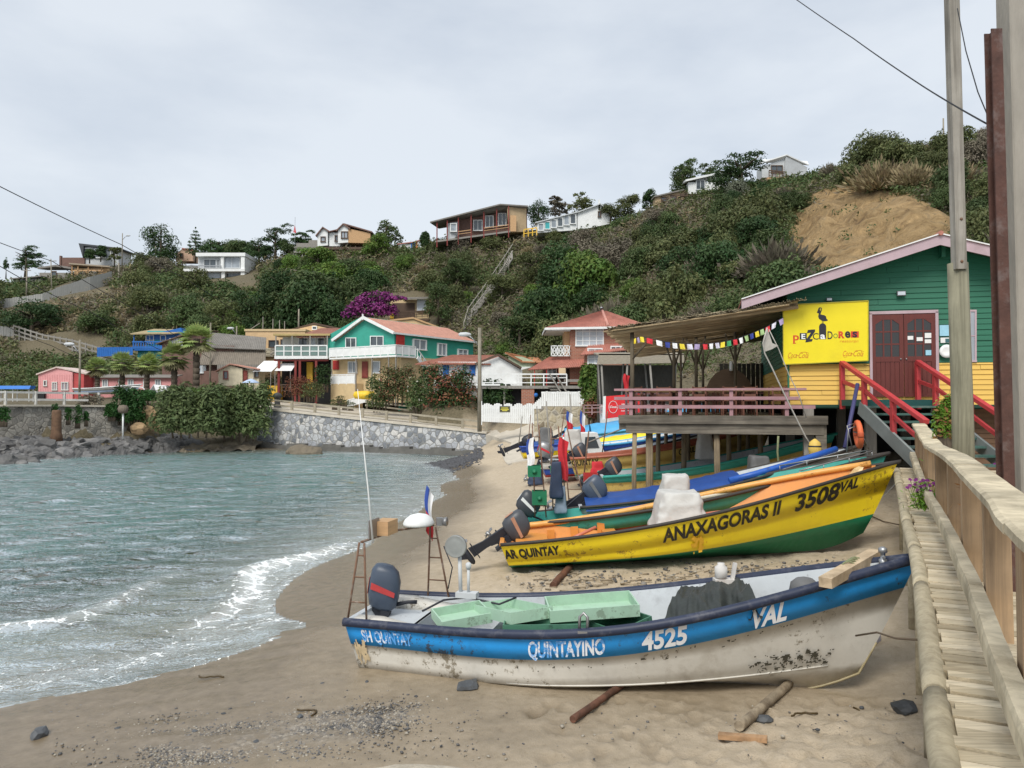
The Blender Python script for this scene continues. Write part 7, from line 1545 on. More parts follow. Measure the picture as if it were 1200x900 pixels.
# ================================================================= restaurant hut, stair, terrace with pole roof
def gcomp(F):
    return F.f
gsid=mat('green siding',(.018,.135,.078),.55,.22,1.5,stretch=(.5,.5,8),stain=(.008,.06,.035),stain_amt=.6,stain_scale=1.5);ysid=mat('yellow siding',(.70,.45,.10),.6,.14,1.5,stretch=(.5,.5,8),stain=(.42,.26,.07),stain_amt=.5,stain_scale=1.5)
pinkf=mat('pinkish grey fascia',(.44,.33,.36),.65,.12,2,stain=(.28,.2,.2),stain_amt=.5);doorm=mat('maroon door',(.12,.028,.022),.45,.2,3,stretch=(8,8,.7));redrail=mat('red handrail paint',(.46,.045,.05),.5,.15,3,stain=(.22,.03,.03),stain_amt=.5)
HF=F=Fr('restaurant_hut','green and yellow boarded restaurant hut on stilts with maroon double door','restaurant',925,474,21.5,-14);g=gcomp(F)
roofy=lambda px:276.5+abs(px-1102)*.332
XR=1282;WX=HF_x=F.f(1282,474).x;xpk=F.f(1102,300).x
zpk=F.f(1102,279).z;sl_=.285;zev=zpk-xpk*sl_;zseam=F.f(1145,424.5).z;XRL=2*xpk
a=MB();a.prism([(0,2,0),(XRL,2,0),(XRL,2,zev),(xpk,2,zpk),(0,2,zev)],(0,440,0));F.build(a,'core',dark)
def siding(z0,z1,xf,m,name,st):
    a=MB();z=z0
    while z<z1-.5:
        zt_=min(z+st,z1);xa,xb=xf(zt_)
        if xb-xa>2:
            cuts=[xa]+sorted(random.uniform(xa,xb)for _ in range(2 if xb-xa>90 else 0))+[xb]
            for p,q in zip(cuts,cuts[1:]):j=random.uniform(-.2,.2);k=random.uniform(-.25,.25);a.prism([(p+.15,-1.5+j,z+k),(q-.15,-1.5+j,z-k),(q-.15,-.55+j,zt_),(p+.15,-.55+j,zt_)],(0,2.0,0))
        z=zt_
    F.build(a,name,m)
siding(0,zseam,lambda z:(0,XRL),ysid,'yellow_siding',5.6)
siding(zseam,zpk,lambda z:(max(0,xpk-(zpk-z)/sl_),min(XRL,xpk+(zpk-z)/sl_)),gsid,'green_siding',6.1)
for(y0,y1,m,nm)in((474,474-zseam,ysid,'yellow_siding'),(474-zseam,474-zev,gsid,'green_siding')):
    a=MB();y=y0
    while y>y1+.5:yt=max(y-5.8,y1);a.prism([Vector((-1.5,-1,F.py-y)),Vector((-1.5,430,F.py-y)),Vector((-.6,430,F.py-yt)),Vector((-.6,-1,F.py-yt))],(2,0,0));y=yt
    F.build(a,nm,m)
a=MB();a.bb(-2,0,-2.2,1,0,zev);a.bb(XRL,XRL+2,-2.2,1,0,zev);F.build(a,'corner_board',gsid);
D=30
pl,pk=g(869,351.5,D),g(1102,275,D);pr=Vector((2*pk.x-pl.x,-D,pl.z))
a=MB()
for p in(pl,pr):a.corr(p+Vector((0,0,1)),p+Vector((0,480,1)),pk+Vector((0,480,1.5)),pk+Vector((0,0,1.5)),60,.6,th=1.6)
F.build(a,'roof',mat('red sheet roof',(.27,.085,.07),.7,.2,3))
a=MB()
for p in(pl,pr):a.prism([p,pk,pk-Vector((0,0,11)),p-Vector((0,0,10.5))],(0,2.2,0))
F.build(a,'fascia',pinkf);a=MB()
for p in(pl,pr):a.beam(p+Vector((0,-1.2,1.0)),pk+Vector((0,-1.2,1.0)),1.4,1.3)
F.build(a,'drip_edge',white)
a=MB();a.tube([pk+Vector((0,-3,1.5)),pk+Vector((0,470,1.5))],2.6,8);F.build(a,'ridge_tile',redt)
a=MB();a.prism([pl-Vector((0,-3,3.5)),pk-Vector((0,-3,3.5)),pr-Vector((0,-3,3.5)),pr+Vector((0,470,-3.5)),pk+Vector((0,470,-3.5)),pl+Vector((0,470,-3.5))],(0,0,0.1))if False else None
for p in(pl,pr):
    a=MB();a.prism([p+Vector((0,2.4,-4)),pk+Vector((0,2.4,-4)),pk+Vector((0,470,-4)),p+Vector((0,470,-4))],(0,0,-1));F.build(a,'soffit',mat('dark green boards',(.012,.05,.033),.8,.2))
for y in(292,300):pass
a=MB();c=F.f(1102,297,0);a.bb(c.x-2,c.x+2,-12,0,c.z-6,c.z+8);F.build(a,'bracket',gsid)
dd=1.8
a=MB()
for q in((1018.5,1021.5,366.5,465),(1095.5,1099,366.5,465),(1018.5,1099,364.5,368)):p0,p1=F.f(q[0],420),F.f(q[1],420);Zd=lambda v:F.f(1058,v).z;a.bb(p0.x,p1.x,-4.6,0,Zd(q[3]),Zd(q[2]))
F.build(a,'door_frame',pinkf)
for x0,x1,hx in((1021.5,1058.2,1054.5),(1058.8,1095.5,1061)):
    a=MB();X=lambda v:F.f(v,420).x;Zz=lambda v:F.f(1058,v).z;gx0,gx1=x0+4,x1-5
    for q in((x0,gx0,368,465),(gx1,x1,368,465),(gx0,gx1,418,424),(gx0,gx1,461,465),(gx0,gx1,368,374.5)):a.bb(X(q[0]),X(q[1]),-3.8,-2.4,Zz(q[3]),Zz(q[2]))
    for k in range(1,3):xx_=gx0+(gx1-gx0)*k/3;a.bb(X(xx_-.9),X(xx_+.9),-3.7,-2.4,Zz(418),Zz(374));yy=374+44*k/3;a.bb(X(gx0),X(gx1),-3.6,-2.4,Zz(yy+.9),Zz(yy-.9))
    a.prism([Vector((X(gx0),-3.7,Zz(374))),Vector((X(gx0),-3.7,Zz(380))),Vector((X(gx0+9),-3.7,Zz(374)))],(0,1.2,0));a.prism([Vector((X(gx1),-3.7,Zz(374))),Vector((X(gx1),-3.7,Zz(380))),Vector((X(gx1-9),-3.7,Zz(374)))],(0,1.2,0))
    for k in range(5):xa=gx0+(gx1-gx0)*k/5;a.bb(X(xa+.35),X(xa+(gx1-gx0)/5-.35),-3.3,-2.6,Zz(461),Zz(424))
    a.bb(X(x0),X(x1),-2.6,-2.2,Zz(465),Zz(366.5));dr=F.build(a,'door',doorm);a=MB();a.bb(X(gx0),X(gx1),-3.0,-2.6,Zz(418),Zz(374));F.build(a,'pane',glass_mat('dark door glass',(.012,.011,.012),.08),dr);a=MB();a.lathe((X(hx),-4.6,Zz(421)),[(.5,-.7),(1.0,0),(.8,.7)],8,axis='Y');F.build(a,'handle',steel,dr)
paper=mat('paper notice',(.72,.72,.70),.7,.04);pblue=mat('pale blue poster',(.30,.55,.68),.6,.15,4)
for x0,x1,y0,y1,m,d in((1062.5,1069,394,398.5,paper,4.1),(1073,1080,395.5,400,paper,4.1),(1082.5,1090,390.5,396.5,paper,4.1),(1082.5,1090,398,402.5,paper,4.1),(1083.5,1090,410.5,416.5,pblue,4.1),(1100.5,1111.5,381,394,pblue,2.3),(1101.5,1113,395.7,402,paper,2.3)):
    p0,p1=F.f(x0,y1),F.f(x1,y0);a=MB();a.bb(p0.x,p1.x,-d-.25,-d,p0.z,p1.z);F.build(a,'notice',m)
a=MB();p0,p1=F.f(1107,401.5),F.f(1112,397);a.bb(p0.x,p1.x,-2.9,-2.6,p0.z,p1.z);F.build(a,'notice_print',mat('dark teal print',(.04,.12,.13),.6))
a=MB();c=F.f(1107.6,412);a.lathe((c.x,-5,c.z),[(.3,-1.2),(4,-.8),(7.4,.6),(7.5,.9),(3.8,-.3),(.3,-.6)],20,axis='Y');a.beam((c.x,-4,c.z),(c.x,0,c.z),1,1);F.build(a,'dish',white)
win(F,1136.5,1143.5,364,423,pinkf,glb,1,2,1.4,t=2.2)
for x,y in((1055,344.5),(971,351.5)):
    w_=4.6 if x>1000 else 3;c=F.f(x,y);a=MB();a.box((c.x,-4.5,c.z),(w_*2,3,w_*1.2));a.box((c.x,-2,c.z+1),(1.5,4,1.5));fl_=F.build(a,'floodlight',mat('dark grey metal',(.09,.09,.09),.5));a=MB();a.box((c.x,-6.1,c.z),(w_*1.7,.3,w_*.85));F.build(a,'lens',glw,fl_)
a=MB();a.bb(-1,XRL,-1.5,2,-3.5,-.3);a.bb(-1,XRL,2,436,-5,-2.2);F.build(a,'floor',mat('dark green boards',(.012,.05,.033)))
posts(F,'stilt',greyt,[((x,y,-120),(x,y,-4))for x in(21,88,170,260,350)for y in(4,200)],11)
a=MB();a.bb(-5,420,238,242,-130,-3);F.build(a,'under_hut_shade',dark);a=MB();a.bb(186,420,30,34,-110,-3)  # dark sheet painted in place of the shade under the hut
for i in range(18):a.bb(186,420,28.8-(i%2)*.4,30,-108+i*5.8,-108+i*5.8+5.2)
F.build(a,'lower_boards',mat('brown lower boards',(.17,.10,.06),.8,.25))
SG=Fr('sign_board','yellow restaurant sign board with black pelican and mixed lettering','sign',918,427,21.36,-14)
q=lambda x,y,d=0:SG.f(x,y,d)
a=MB();a.prism([q(918,427),q(1017.5,422.5),q(1017.5,352.5),q(917.5,357.5)],(0,2.6,0));SG.build(a,'panel',mat('sign yellow',(.80,.66,.015),.45,.05,1.5,stain=(.6,.48,.03),stain_amt=.3))
a=MB();P4=[q(918,427,.4),q(1017.5,422.5,.4),q(1017.5,352.5,.4),q(917.5,357.5,.4)]
for i in range(4):a.beam(P4[i],P4[(i+1)%4],.7,1.2)
SG.build(a,'edge',mat('sign edge',(.45,.38,.03),.5))
def sl(name,m,parts):a=MB();[fn(a)for fn in parts];SG.build(a,name,m,fixn=False)
sk=lambda x:-(x-918)*.0
def T(txt,x0,x1,yb,h,d=.15,**kw):return lambda a:text_on(a,txt,h,lambda x,y:q(x0+x,yb,d)+Vector((0,0,y)),width=x1-x0,**kw)
def poly(pts,d=.15):return lambda a:a.add([q(x,y,d)for x,y in pts],[tuple(range(len(pts)))[::-1]])
def rect(x0,x1,y0,y1,d=.15):return poly([(x0,y0),(x1,y0),(x1,y1),(x0,y1)],d)
ink=mat('sign black',(.022,.022,.03),.5,.1);sred=mat('sign red lettering',(.60,.06,.02),.5,.08);sorg=mat('sign orange',(.70,.24,.02),.5);sgrn=mat('sign green lettering',(.16,.27,.03),.5);syel=mat('sign yellow',(.80,.66,.015));swh=mat('white lettering',(.80,.81,.82))
pel=[(525,172),(540,178),(540,205),(531,228),(527,243),(545,248),(565,251),(583,263),(588,288),(602,300),(596,309),(565,313),(538,306),(512,288),(504,268),(507,248),(512,236),(500,232),(490,224),(499,206),(505,186),(513,175)]
arch=[(960,397.5)]+[(964-4.2*math.cos(t*.3142),383-4.2*math.sin(t*.3142))for t in range(11)]+[(968.2,397.5)]
sl('pelican_mark',ink,[poly([(900+x/8.571,340+y/8.571)for x,y in pel]),rect(963.3,963.9,376,379),rect(964.6,965.1,376,379),poly(arch)])
sl('pelican_eye',syel,[poly([(961.3+.5*math.cos(t*.785),362.6+1.6*math.sin(t*.785))for t in range(8)],.25)])
sl('black_lettering',ink,[rect(937.2,945.4,390.3,398),T('C',952.5,959.4,397.8,7.6,bold=.01),T('D',969.8,975.8,397.3,9.2,bold=.02),T('e',990.2,996.6,395.4,10.4,bold=.05),poly([(945.6,390.6),(946.8,386.6),(955.2,386),(955,388.6),(948.8,397.4),(952.6,397.2),(951.4,400),(943.8,401.2),(944.4,398.4),(950.4,389.8),(947.6,390)],.3)])
sl('red_lettering',sred,[T('p',929.4,936.4,398.6,8.6,bold=.03),rect(929.2,932.6,401.8,402.8),T('R',982.6,989.8,396,7.6,bold=.06),rect(982.2,985,395.2,396.2),rect(997,1006.4,388.2,395.6)])
sl('white_lettering',swh,[T('E',939.2,943.8,397,5.8,.3,bold=.04),T('a',961.3,967.2,397,7.4,.3,bold=.04)]);sl('dark_lettering',ink,[T('S',999,1004.6,395.0,6.2,.3,bold=.07)])
sl('green_lettering',sgrn,[T('O',976.6,981.8,396.2,5.4,bold=.01)]);sl('orange_lettering',sorg,[T('restorán',984,1006,401.2,3.2,shear=.3)])
for x0,yb in((923.5,419.2),(987.8,417.2)):sl('script_lettering',mat('script red',(.55,.10,.02),.5),[T('Coca',x0,x0+10.6,yb,6.2,shear=.45,bold=-.005),T('Cola',x0+12.4,x0+24,yb+.3,6.6,shear=.45,bold=-.005),poly([(x0+9.5,yb-3),(x0+13,yb-2.6),(x0+13,yb-2.2),(x0+9.5,yb-2.5)]),poly([(x0-.3,yb+.2),(x0+1.6,yb+1.2),(x0+5,yb+.8),(x0+5,yb+1.1),(x0+1.4,yb+1.6)]),poly([(x0+13,yb-6.2),(x0+20,yb-6.9),(x0+24.6,yb-5.4),(x0+24.4,yb-5.1),(x0+20,yb-6.4)])])
xl,xr=8.98,10.80;zt,Yt,zb_,Yb=4.08,19.7,2.62,16.75
st=thing('entrance_stair','green wooden stair with red handrails up to the maroon door','stair',(xl,Yb,zb_));o=Vector(st.location);L_=lambda x,y,z:Vector((x,y,z))-o
gst=mat('green grey tread',(.055,.12,.10),.7,.25,3,stain=(.3,.33,.3),stain_amt=.5)
a=MB();a.prism([L_(xl-.05,Yt,zt),L_(xr+.05,Yt,zt),L_(xr+.05,20.62,zt),L_(xl-.05,21.05,zt)],(0,0,-.16));a.build('landing',mat('dark teal boards',(.012,.07,.065),.6,.2),st)
n=8
for i in range(n):f=(i+.5)/n;a=MB();c=L_((xl+xr)/2,Yt+(Yb-Yt)*f,zt+(zb_-zt)*(i+1)/(n+.0)+.0);a.box(c,(xr-xl,.30,.05));a.build('tread',gst,st)
for x in(xl-.03,xr+.03):a=MB();a.beam(L_(x,Yt+.1,zt-.2),L_(x,Yb-.1,zb_-.12),.06,.34);a.build('stringer',mat('grey stringer',(.20,.22,.21),.8,.2),st)
for x in(xl,xr):
    a=MB();Y0=20.9 if x==xl else 20.45;zr=lambda Yp:zt+1.0+(zb_+.98-zt-1.0)*(Y0-Yp)/(Y0-Yb)
    pts=[]
    for Yp in(Y0,Yt-.1,(Yt+Yb)/2-.1,Yb+.05):
        z0=zt if Yp>=Yt else zt+(zb_-zt)*(Yt-Yp)/(Yt-Yb);p=MB();p.beam(L_(x,Yp,z0-.25),L_(x,Yp,zr(Yp)),.11,.11);p.build('baluster',redrail,st);pts.append((Yp,z0,zr(Yp)))
    for k in range(3):
        (ya,za,ra),(yb,zb2,rb)=pts[k],pts[k+1];a.beam(L_(x,ya,ra+.02),L_(x,yb-(.12 if k==2 else 0),rb+.02-(.05 if k==2 else 0)),.13,.09);a.beam(L_(x,ya,(za*.5+ra*.5)),L_(x,yb,zb2*.5+rb*.5),.06,.09)
    a.build('handrail',redrail,st)
pinkr2=mat('dusty pink rail paint',(.36,.20,.215),.6,.18,3,stain=(.2,.13,.13),stain_amt=.5);logm=wood_mat('stilt log',(.27,.215,.14),(.10,.075,.05),1.0,'Z');deckw=wood_mat('grey terrace beam',(.17,.15,.12),(.06,.052,.042),1.0,'X')
TF=F=Fr('terrace','timber restaurant terrace on log stilts with dusty pink railing','terrace',728,487,22.3,-14);g=gcomp(F)
a=MB();a.bb(-3,226,-2,3,-9,.5);F.build(a,'edge_beam',deckw);a=MB();a.bb(5,222,1,8,-20.5,-9.3);F.build(a,'under_beam',deckw);a=MB();a.bb(-3,6,3,390,-16,-7);F.build(a,'side_beam',deckw)
a=MB()
for i in range(64):a.bb(-4,222,3.2+i*6.1,8.9+i*6.1,-2.5,0)
F.build(a,'deck_boards',wood_mat('terrace boards',(.24,.19,.12),None,1,'X'))
a=MB()
for i in range(5):a.bb(0,222,60+i*75,66+i*75,-18,-3)
F.build(a,'joist',deckw)
def LT(p):return(Matrix.Rotation(-F.yaw,3,'Z')@(Vector(p)-F.o.location))/F.s
def logs(rows):
    for px,Yp,r in rows:
        Yp=Yp+1.25-(px-728)/225*1.05;p=at(px,500,Yp);zz=gz(p.x,p.y);mbx=MB();top=F.o.location.z-.42;q0=LT(Vector((p.x,p.y,zz-.4)));q1=LT(Vector((p.x+.02,p.y,top)));mbx.tube([q0,q0.lerp(q1,.5)+Vector((random.uniform(-.8,.8),0,0)),q1],[r*1.08,r,r*.95],10);F.build(mbx,'stilt',logm)
logs([(743,21.15,2.8),(760,21.3,4.4),(839,21.15,3.6),(771,23.6,3.1),(801,23.6,3.5),(853,23.6,3.2),(890,23.2,3.4),(790,26,2.6),(806,26,2.8),(819,25.5,3.6),(866,26,3),(876,26.4,3),(833,28,3),(846,28.5,3),(780,28.5,3)])
a=MB();a.bb(214,225,2,12,-75,-9.2);F.build(a,'corner_post',deckw)
for px in(739.5,797,857,922):p=F.f(px,480);a=MB();a.bb(p.x-2,p.x+2,-1.5,1.5,-7,31);F.build(a,'rail_post',pinkr2)
for i in range(5):a=MB();a.bb(-1.5,1.5,60+i*75,63+i*75,-2,30);F.build(a,'rail_post',pinkr2)
for z0,z1,x1 in((29,31.5,204),(18.3,22,196),(8.4,12.3,213)):a=MB();a.bb(-8 if z0>10 else-3,x1,-3.2,-1.6,z0,z1);a.bb(-3,-1.6,-1.6,385,z0,z1);F.build(a,'rail',pinkr2)
for z0 in(9,19,29):a=MB();a.bb(0,200,380,382,z0,z0+3);F.build(a,'rail',pinkr2)
reed=mat('reed thatch',(.38,.32,.21),.95,.35,8,bump=.9,bscale=40,stretch=(1,14,14));polem=wood_mat('roof pole',(.38,.29,.175),(.17,.125,.07),.8,'X');postm=wood_mat('dark round post',(.13,.105,.07),(.05,.04,.03),1,'Z')
PF=F=Fr('pole_roof','rustic roof of poles and reeds shading the terrace beside the hut','shelter',728,487,22.3,-14);g=gcomp(F)
fl_,fr_=g(712,383.5,12),g(932,351,12);back=395
sl_z=(fr_.z-fl_.z)/(fr_.x-fl_.x)
a=MB();nP=96
for i in range(nP):
    f=i/(nP-1);y=-12+f*back;ex=random.uniform(-5,3);xa=fl_.x+ex;xb=196 if y>-2 else 186;r=random.uniform(1.0,1.7);dz=random.uniform(-.8,.8)-f*6
    a.tube([(xa,y,fl_.z+ex*sl_z+dz-4.5),((xa+xb)/2,y+random.uniform(-1,1),fl_.z+((xa+xb)/2-fl_.x)*sl_z+dz-5+random.uniform(-.8,.8)),(xb,y,fl_.z+(xb-fl_.x)*sl_z+dz-4.5)],r,6)
F.build(a,'roof_poles',polem)
a=MB();V_=[];
for i in range(46):
    f=i/45*.16
    for j in range(26):t_=j/25;x=fl_.x+1+(194-fl_.x)*t_+random.uniform(-1.5,1.5)*(j<2);V_.append((x,-13+f*(back+2)+random.uniform(-2,2),fl_.z+(x-fl_.x)*sl_z-f*6-1.6+random.uniform(-.9,1.2)))
fs=[(i*26+j,i*26+j+1,(i+1)*26+j+1,(i+1)*26+j)for i in range(45)for j in range(25)]
a.add(V_,fs);b2_=[(x,y,z-1.6)for x,y,z in V_];a.add(b2_,[f[::-1]for f in fs]);F.build(a,'reed_cover',reed,fixn=False)
a=MB()
for i in range(190):
    t_=i/149;x=fl_.x+(158-fl_.x)*t_;z=fl_.z+(x-fl_.x)*sl_z;L1_=random.uniform(4,12);a.tube([(x,-6,z-1.2),(x-L1_*.4*random.random(),-13.5-random.uniform(0,2.5),z+random.uniform(-3.2,.8))],[.75,.4],4,smooth=False)
F.build(a,'reed_fringe',reed)
for y,zz in((-8,0),(110,-1.5),(230,-3.5),(350,-5.5)):a=MB();a.tube([(fl_.x+6,y,fl_.z-7.4+6*sl_z+zz),(196,y+6,fl_.z+(196-fl_.x)*sl_z-7.4+zz)],2.4,8);F.build(a,'beam',polem)
def rpost(px,Yp,r,br=True):
    p=at(px,470,Yp);q0=LT((p.x,p.y,0));q0.z=-.5;top=fl_.z+(q0.x-fl_.x)*sl_z-9-(Yp-22.3)*.5;a=MB();a.tube([(q0.x,q0.y,-1),(q0.x,q0.y,top+2)],[r,r*.9],9)
    if br:
        for sg in(-1,1):a.tube([(q0.x,q0.y,top*.62),(q0.x+sg*13,q0.y,top+1+sg*13*sl_z)],r*.6,6)
    F.build(a,'post',postm)
rpost(741,22.25,2.6,False);rpost(790,26,2.3);rpost(816,26.2,2.4);rpost(798,30,2);rpost(824,30,2.2);rpost(862,26,2.2)
a=MB();a.tube([(F.f(741,470).x,0,66),(F.f(762,470).x,4,90)],1.5,6);F.build(a,'brace',postm)
F=TF;a=MB();bx=F.f(925,470).x
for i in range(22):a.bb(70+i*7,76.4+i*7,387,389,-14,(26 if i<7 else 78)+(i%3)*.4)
F.build(a,'painted_shade_screen',mat('painted shade boards',(.06,.055,.045)))  # added dark screen; its colour paints the deep shade under the eaves
bp_=[(742,397),(751,394),(780,400.5),(802,403),(827,403),(845,401),(864,397),(881,390.5),(897,384),(918,372)]
bt=thing('prayer_flags','string of small coloured prayer flags hung under the pole roof edge','bunting',at(742,397,21.75));o=Vector(bt.location);P_=[at(x,y,21.75-(x-742)/176*.8)-o for i,(x,y)in enumerate(bp_)]
a=MB();a.tube(P_,.008,4);a.build('cord',rubber,bt)
fcol=[mat('flag yellow',(.75,.6,.05),.8),mat('flag lilac',(.35,.28,.45),.8),mat('flag white',(.75,.75,.75)),mat('flag deep blue',(.04,.06,.28),.8),mat('flag pale',(.6,.58,.66),.8),mat('flag red',(.55,.03,.04)),mat('flag pale green',(.35,.5,.22),.8),mat('flag green',(.05,.25,.10),.8)]
seq=[0,1,0,5,2,3,2,0,4,1,5,2,4,0,7,5,2,6,3,0,6,5,4,1]
for i,k in enumerate(seq):
    t_=(i+.3)/len(seq);t2=(i+.95)/len(seq);p,r_=samp(P_,t_),samp(P_,t2);a=MB();h=.155;ww=random.uniform(-.03,.03);mid=(p+r_)/2
    for u0,u1 in((0,.5),(.5,1)):
        for v0,v1 in((0,.5),(.5,1)):
            f=lambda u,v:p.lerp(r_,u)+Vector((ww*v,.04*math.sin(u*4+i)*v-.03*v,-h*v-.004));a.quad(f(u0,v0),f(u1,v0),f(u1,v1),f(u0,v1))
    a.build('flag',fcol[k],bt)
tabw=wood_mat('table wood',(.42,.27,.14),None,1,'X');chairw=mat('red brown chair wood',(.17,.07,.045),.7,.2);zd=TF.o.location.z;TW=lambda x,y:Vector(TF.o.location)+Matrix.Rotation(R(-14),3,'Z')@Vector((x-2.98,y-21,0))
tb=thing('picnic_table','wooden terrace table nearest the railing at left','table',TW(3.75,22.2),R(-14),'tables on the terrace');a=MB()
for i in range(4):a.bb(-.75,.75,-.34+i*.172,-.18+i*.172,.71,.75)
a.build('tabletop',tabw,tb)
for x in(-.6,.6):
    for y in(-.26,.26):a=MB();a.bb(x-.03,x+.03,y-.03,y+.03,0,.71);a.build('leg',chairw,tb)
for i,(x,y,lab)in enumerate(((5.6,22.2,'wooden terrace table nearest the railing, second from left'),(7.0,22.3,'wooden terrace table nearest the railing, beside the hut wall'),(4.2,25,'wooden terrace table in the second row at left'),(6.2,25,'wooden terrace table in the second row at right'),(5.2,27.8,'wooden terrace table in the back row'))):dup(tb,TW(x,y),R(-14),lab)
ch=thing('chair','red brown wooden chair at the terrace tables','chair',TW(3.35,21.62),R(-14),'chairs at the terrace tables');a=MB();a.bb(-.2,.2,-.2,.2,.42,.46);a.build('seat',chairw,ch);a=MB();a.bb(-.19,.19,-.2,-.17,.72,.82);a.bb(-.19,.19,-.2,-.17,.55,.62);a.build('backrest',chairw,ch)
for x,y,h in((-.18,-.18,.85),(.18,-.18,.85),(-.18,.18,.42),(.18,.18,.42)):a=MB();a.bb(x-.02,x+.02,y-.02,y+.02,0,h);a.build('leg',chairw,ch)
for tx,ty in((3.75,22.2),(5.6,22.2),(7.0,22.3),(4.2,25),(6.2,25),(5.2,27.8)):
    for dx in(-.4,.4):
        for dy,rz in((-.58,0),(.58,math.pi)):
            if(tx,ty,dx,dy)==(3.75,22.2,-.4,-.58):continue
            dup(ch,TW(tx+dx,ty+dy),rz+R(-14)+random.uniform(-.15,.15))
F=Fr('bar_counter','curved brown timber bar front at the back of the terrace','bar',826,470,29.6,-14);a=MB();a.prism([(0,0,-9)]+[(55*math.sin(t*.157),0,-9+46*math.sin(t*.157))if False else(27.5-27.5*math.cos(t*.314),0,4+34*math.sin(t*.314))for t in range(11)]+[(55,0,-9)],(0,8,0));F.build(a,'front',mat('brown bar boards',(.15,.10,.065),.7,.3,4,stretch=(1,1,9)))
a=MB();a.lathe((30,-2,40),[(2,-5),(2.2,-4),(2.2,5),(2,6)],10);F.build(a,'lamp',white)
flag('red cloth hanging at the back railing of the terrace, far left',at(731,456,30.5),.30,.62,[mat('flag red',(.55,.03,.04))],20,.3)['category']='cloth'
netm=mat('pale net rope',(.42,.40,.36),.9,.2,9)
def ropeln(label,pts,Y,r=.014,m=netm,cat='rope',name='rope'):
    o=at(*pts[0],Y);a=MB();a.tube([at(x,y,Y+.04*i)-o for i,(x,y)in enumerate(pts)],r,5);return a.build(name,m,loc=o,label=label,cat=cat)
ropeln('pale rope slung from the pole roof down to the yellow floats',[(899,384),(894,402),(896,414),(905,432),(912,447),(927,478),(944,512),(953,526)],19.9,.02);ropeln('thin rope from the pole roof past the yellow wall corner',[(901,386),(912,408),(924,438),(936,462),(945,490)],20.1,.014)
o=thing('net','scrap of pale fishing net hanging under the pole roof edge','net',at(896,400,20));a=MB()
for i in range(7):
    for j in range(6):pass
a.add([at(x,y,20)-Vector(o.location)for x,y in((894,404),(899,384),(905,402),(912,405),(905,409),(897,412))],[(0,1,2),(0,2,4),(2,3,4),(0,4,5)]);a.build('mesh',netm,o)
ropeln('frayed green rope hanging from the terrace edge beam',[(912,511),(911,530),(913,548),(910,558)],20.7,.03,rope_m)
bundle('dull grey covered tub under the terrace beside the stilts',at(889,558,21.6)-Vector((0,0,.2)),.62,.6,.75,mat('dull grey rubber',(.13,.13,.13)),21);bundle('pale plastic sack standing among the terrace stilts',at(826,535,24.5)-Vector((0,0,.1)),.5,.4,.9,canv,23)
o=thing('oar','dark blue pole leaning against the stair beside the orange ring','pole',at(990,525,18.6));a=MB();a.tube([(0,0,0),at(1005,450,19.4)-Vector(o.location)],.05,7);a.build('shaft',mat('dark blue pole',(.05,.05,.14),.6),o)
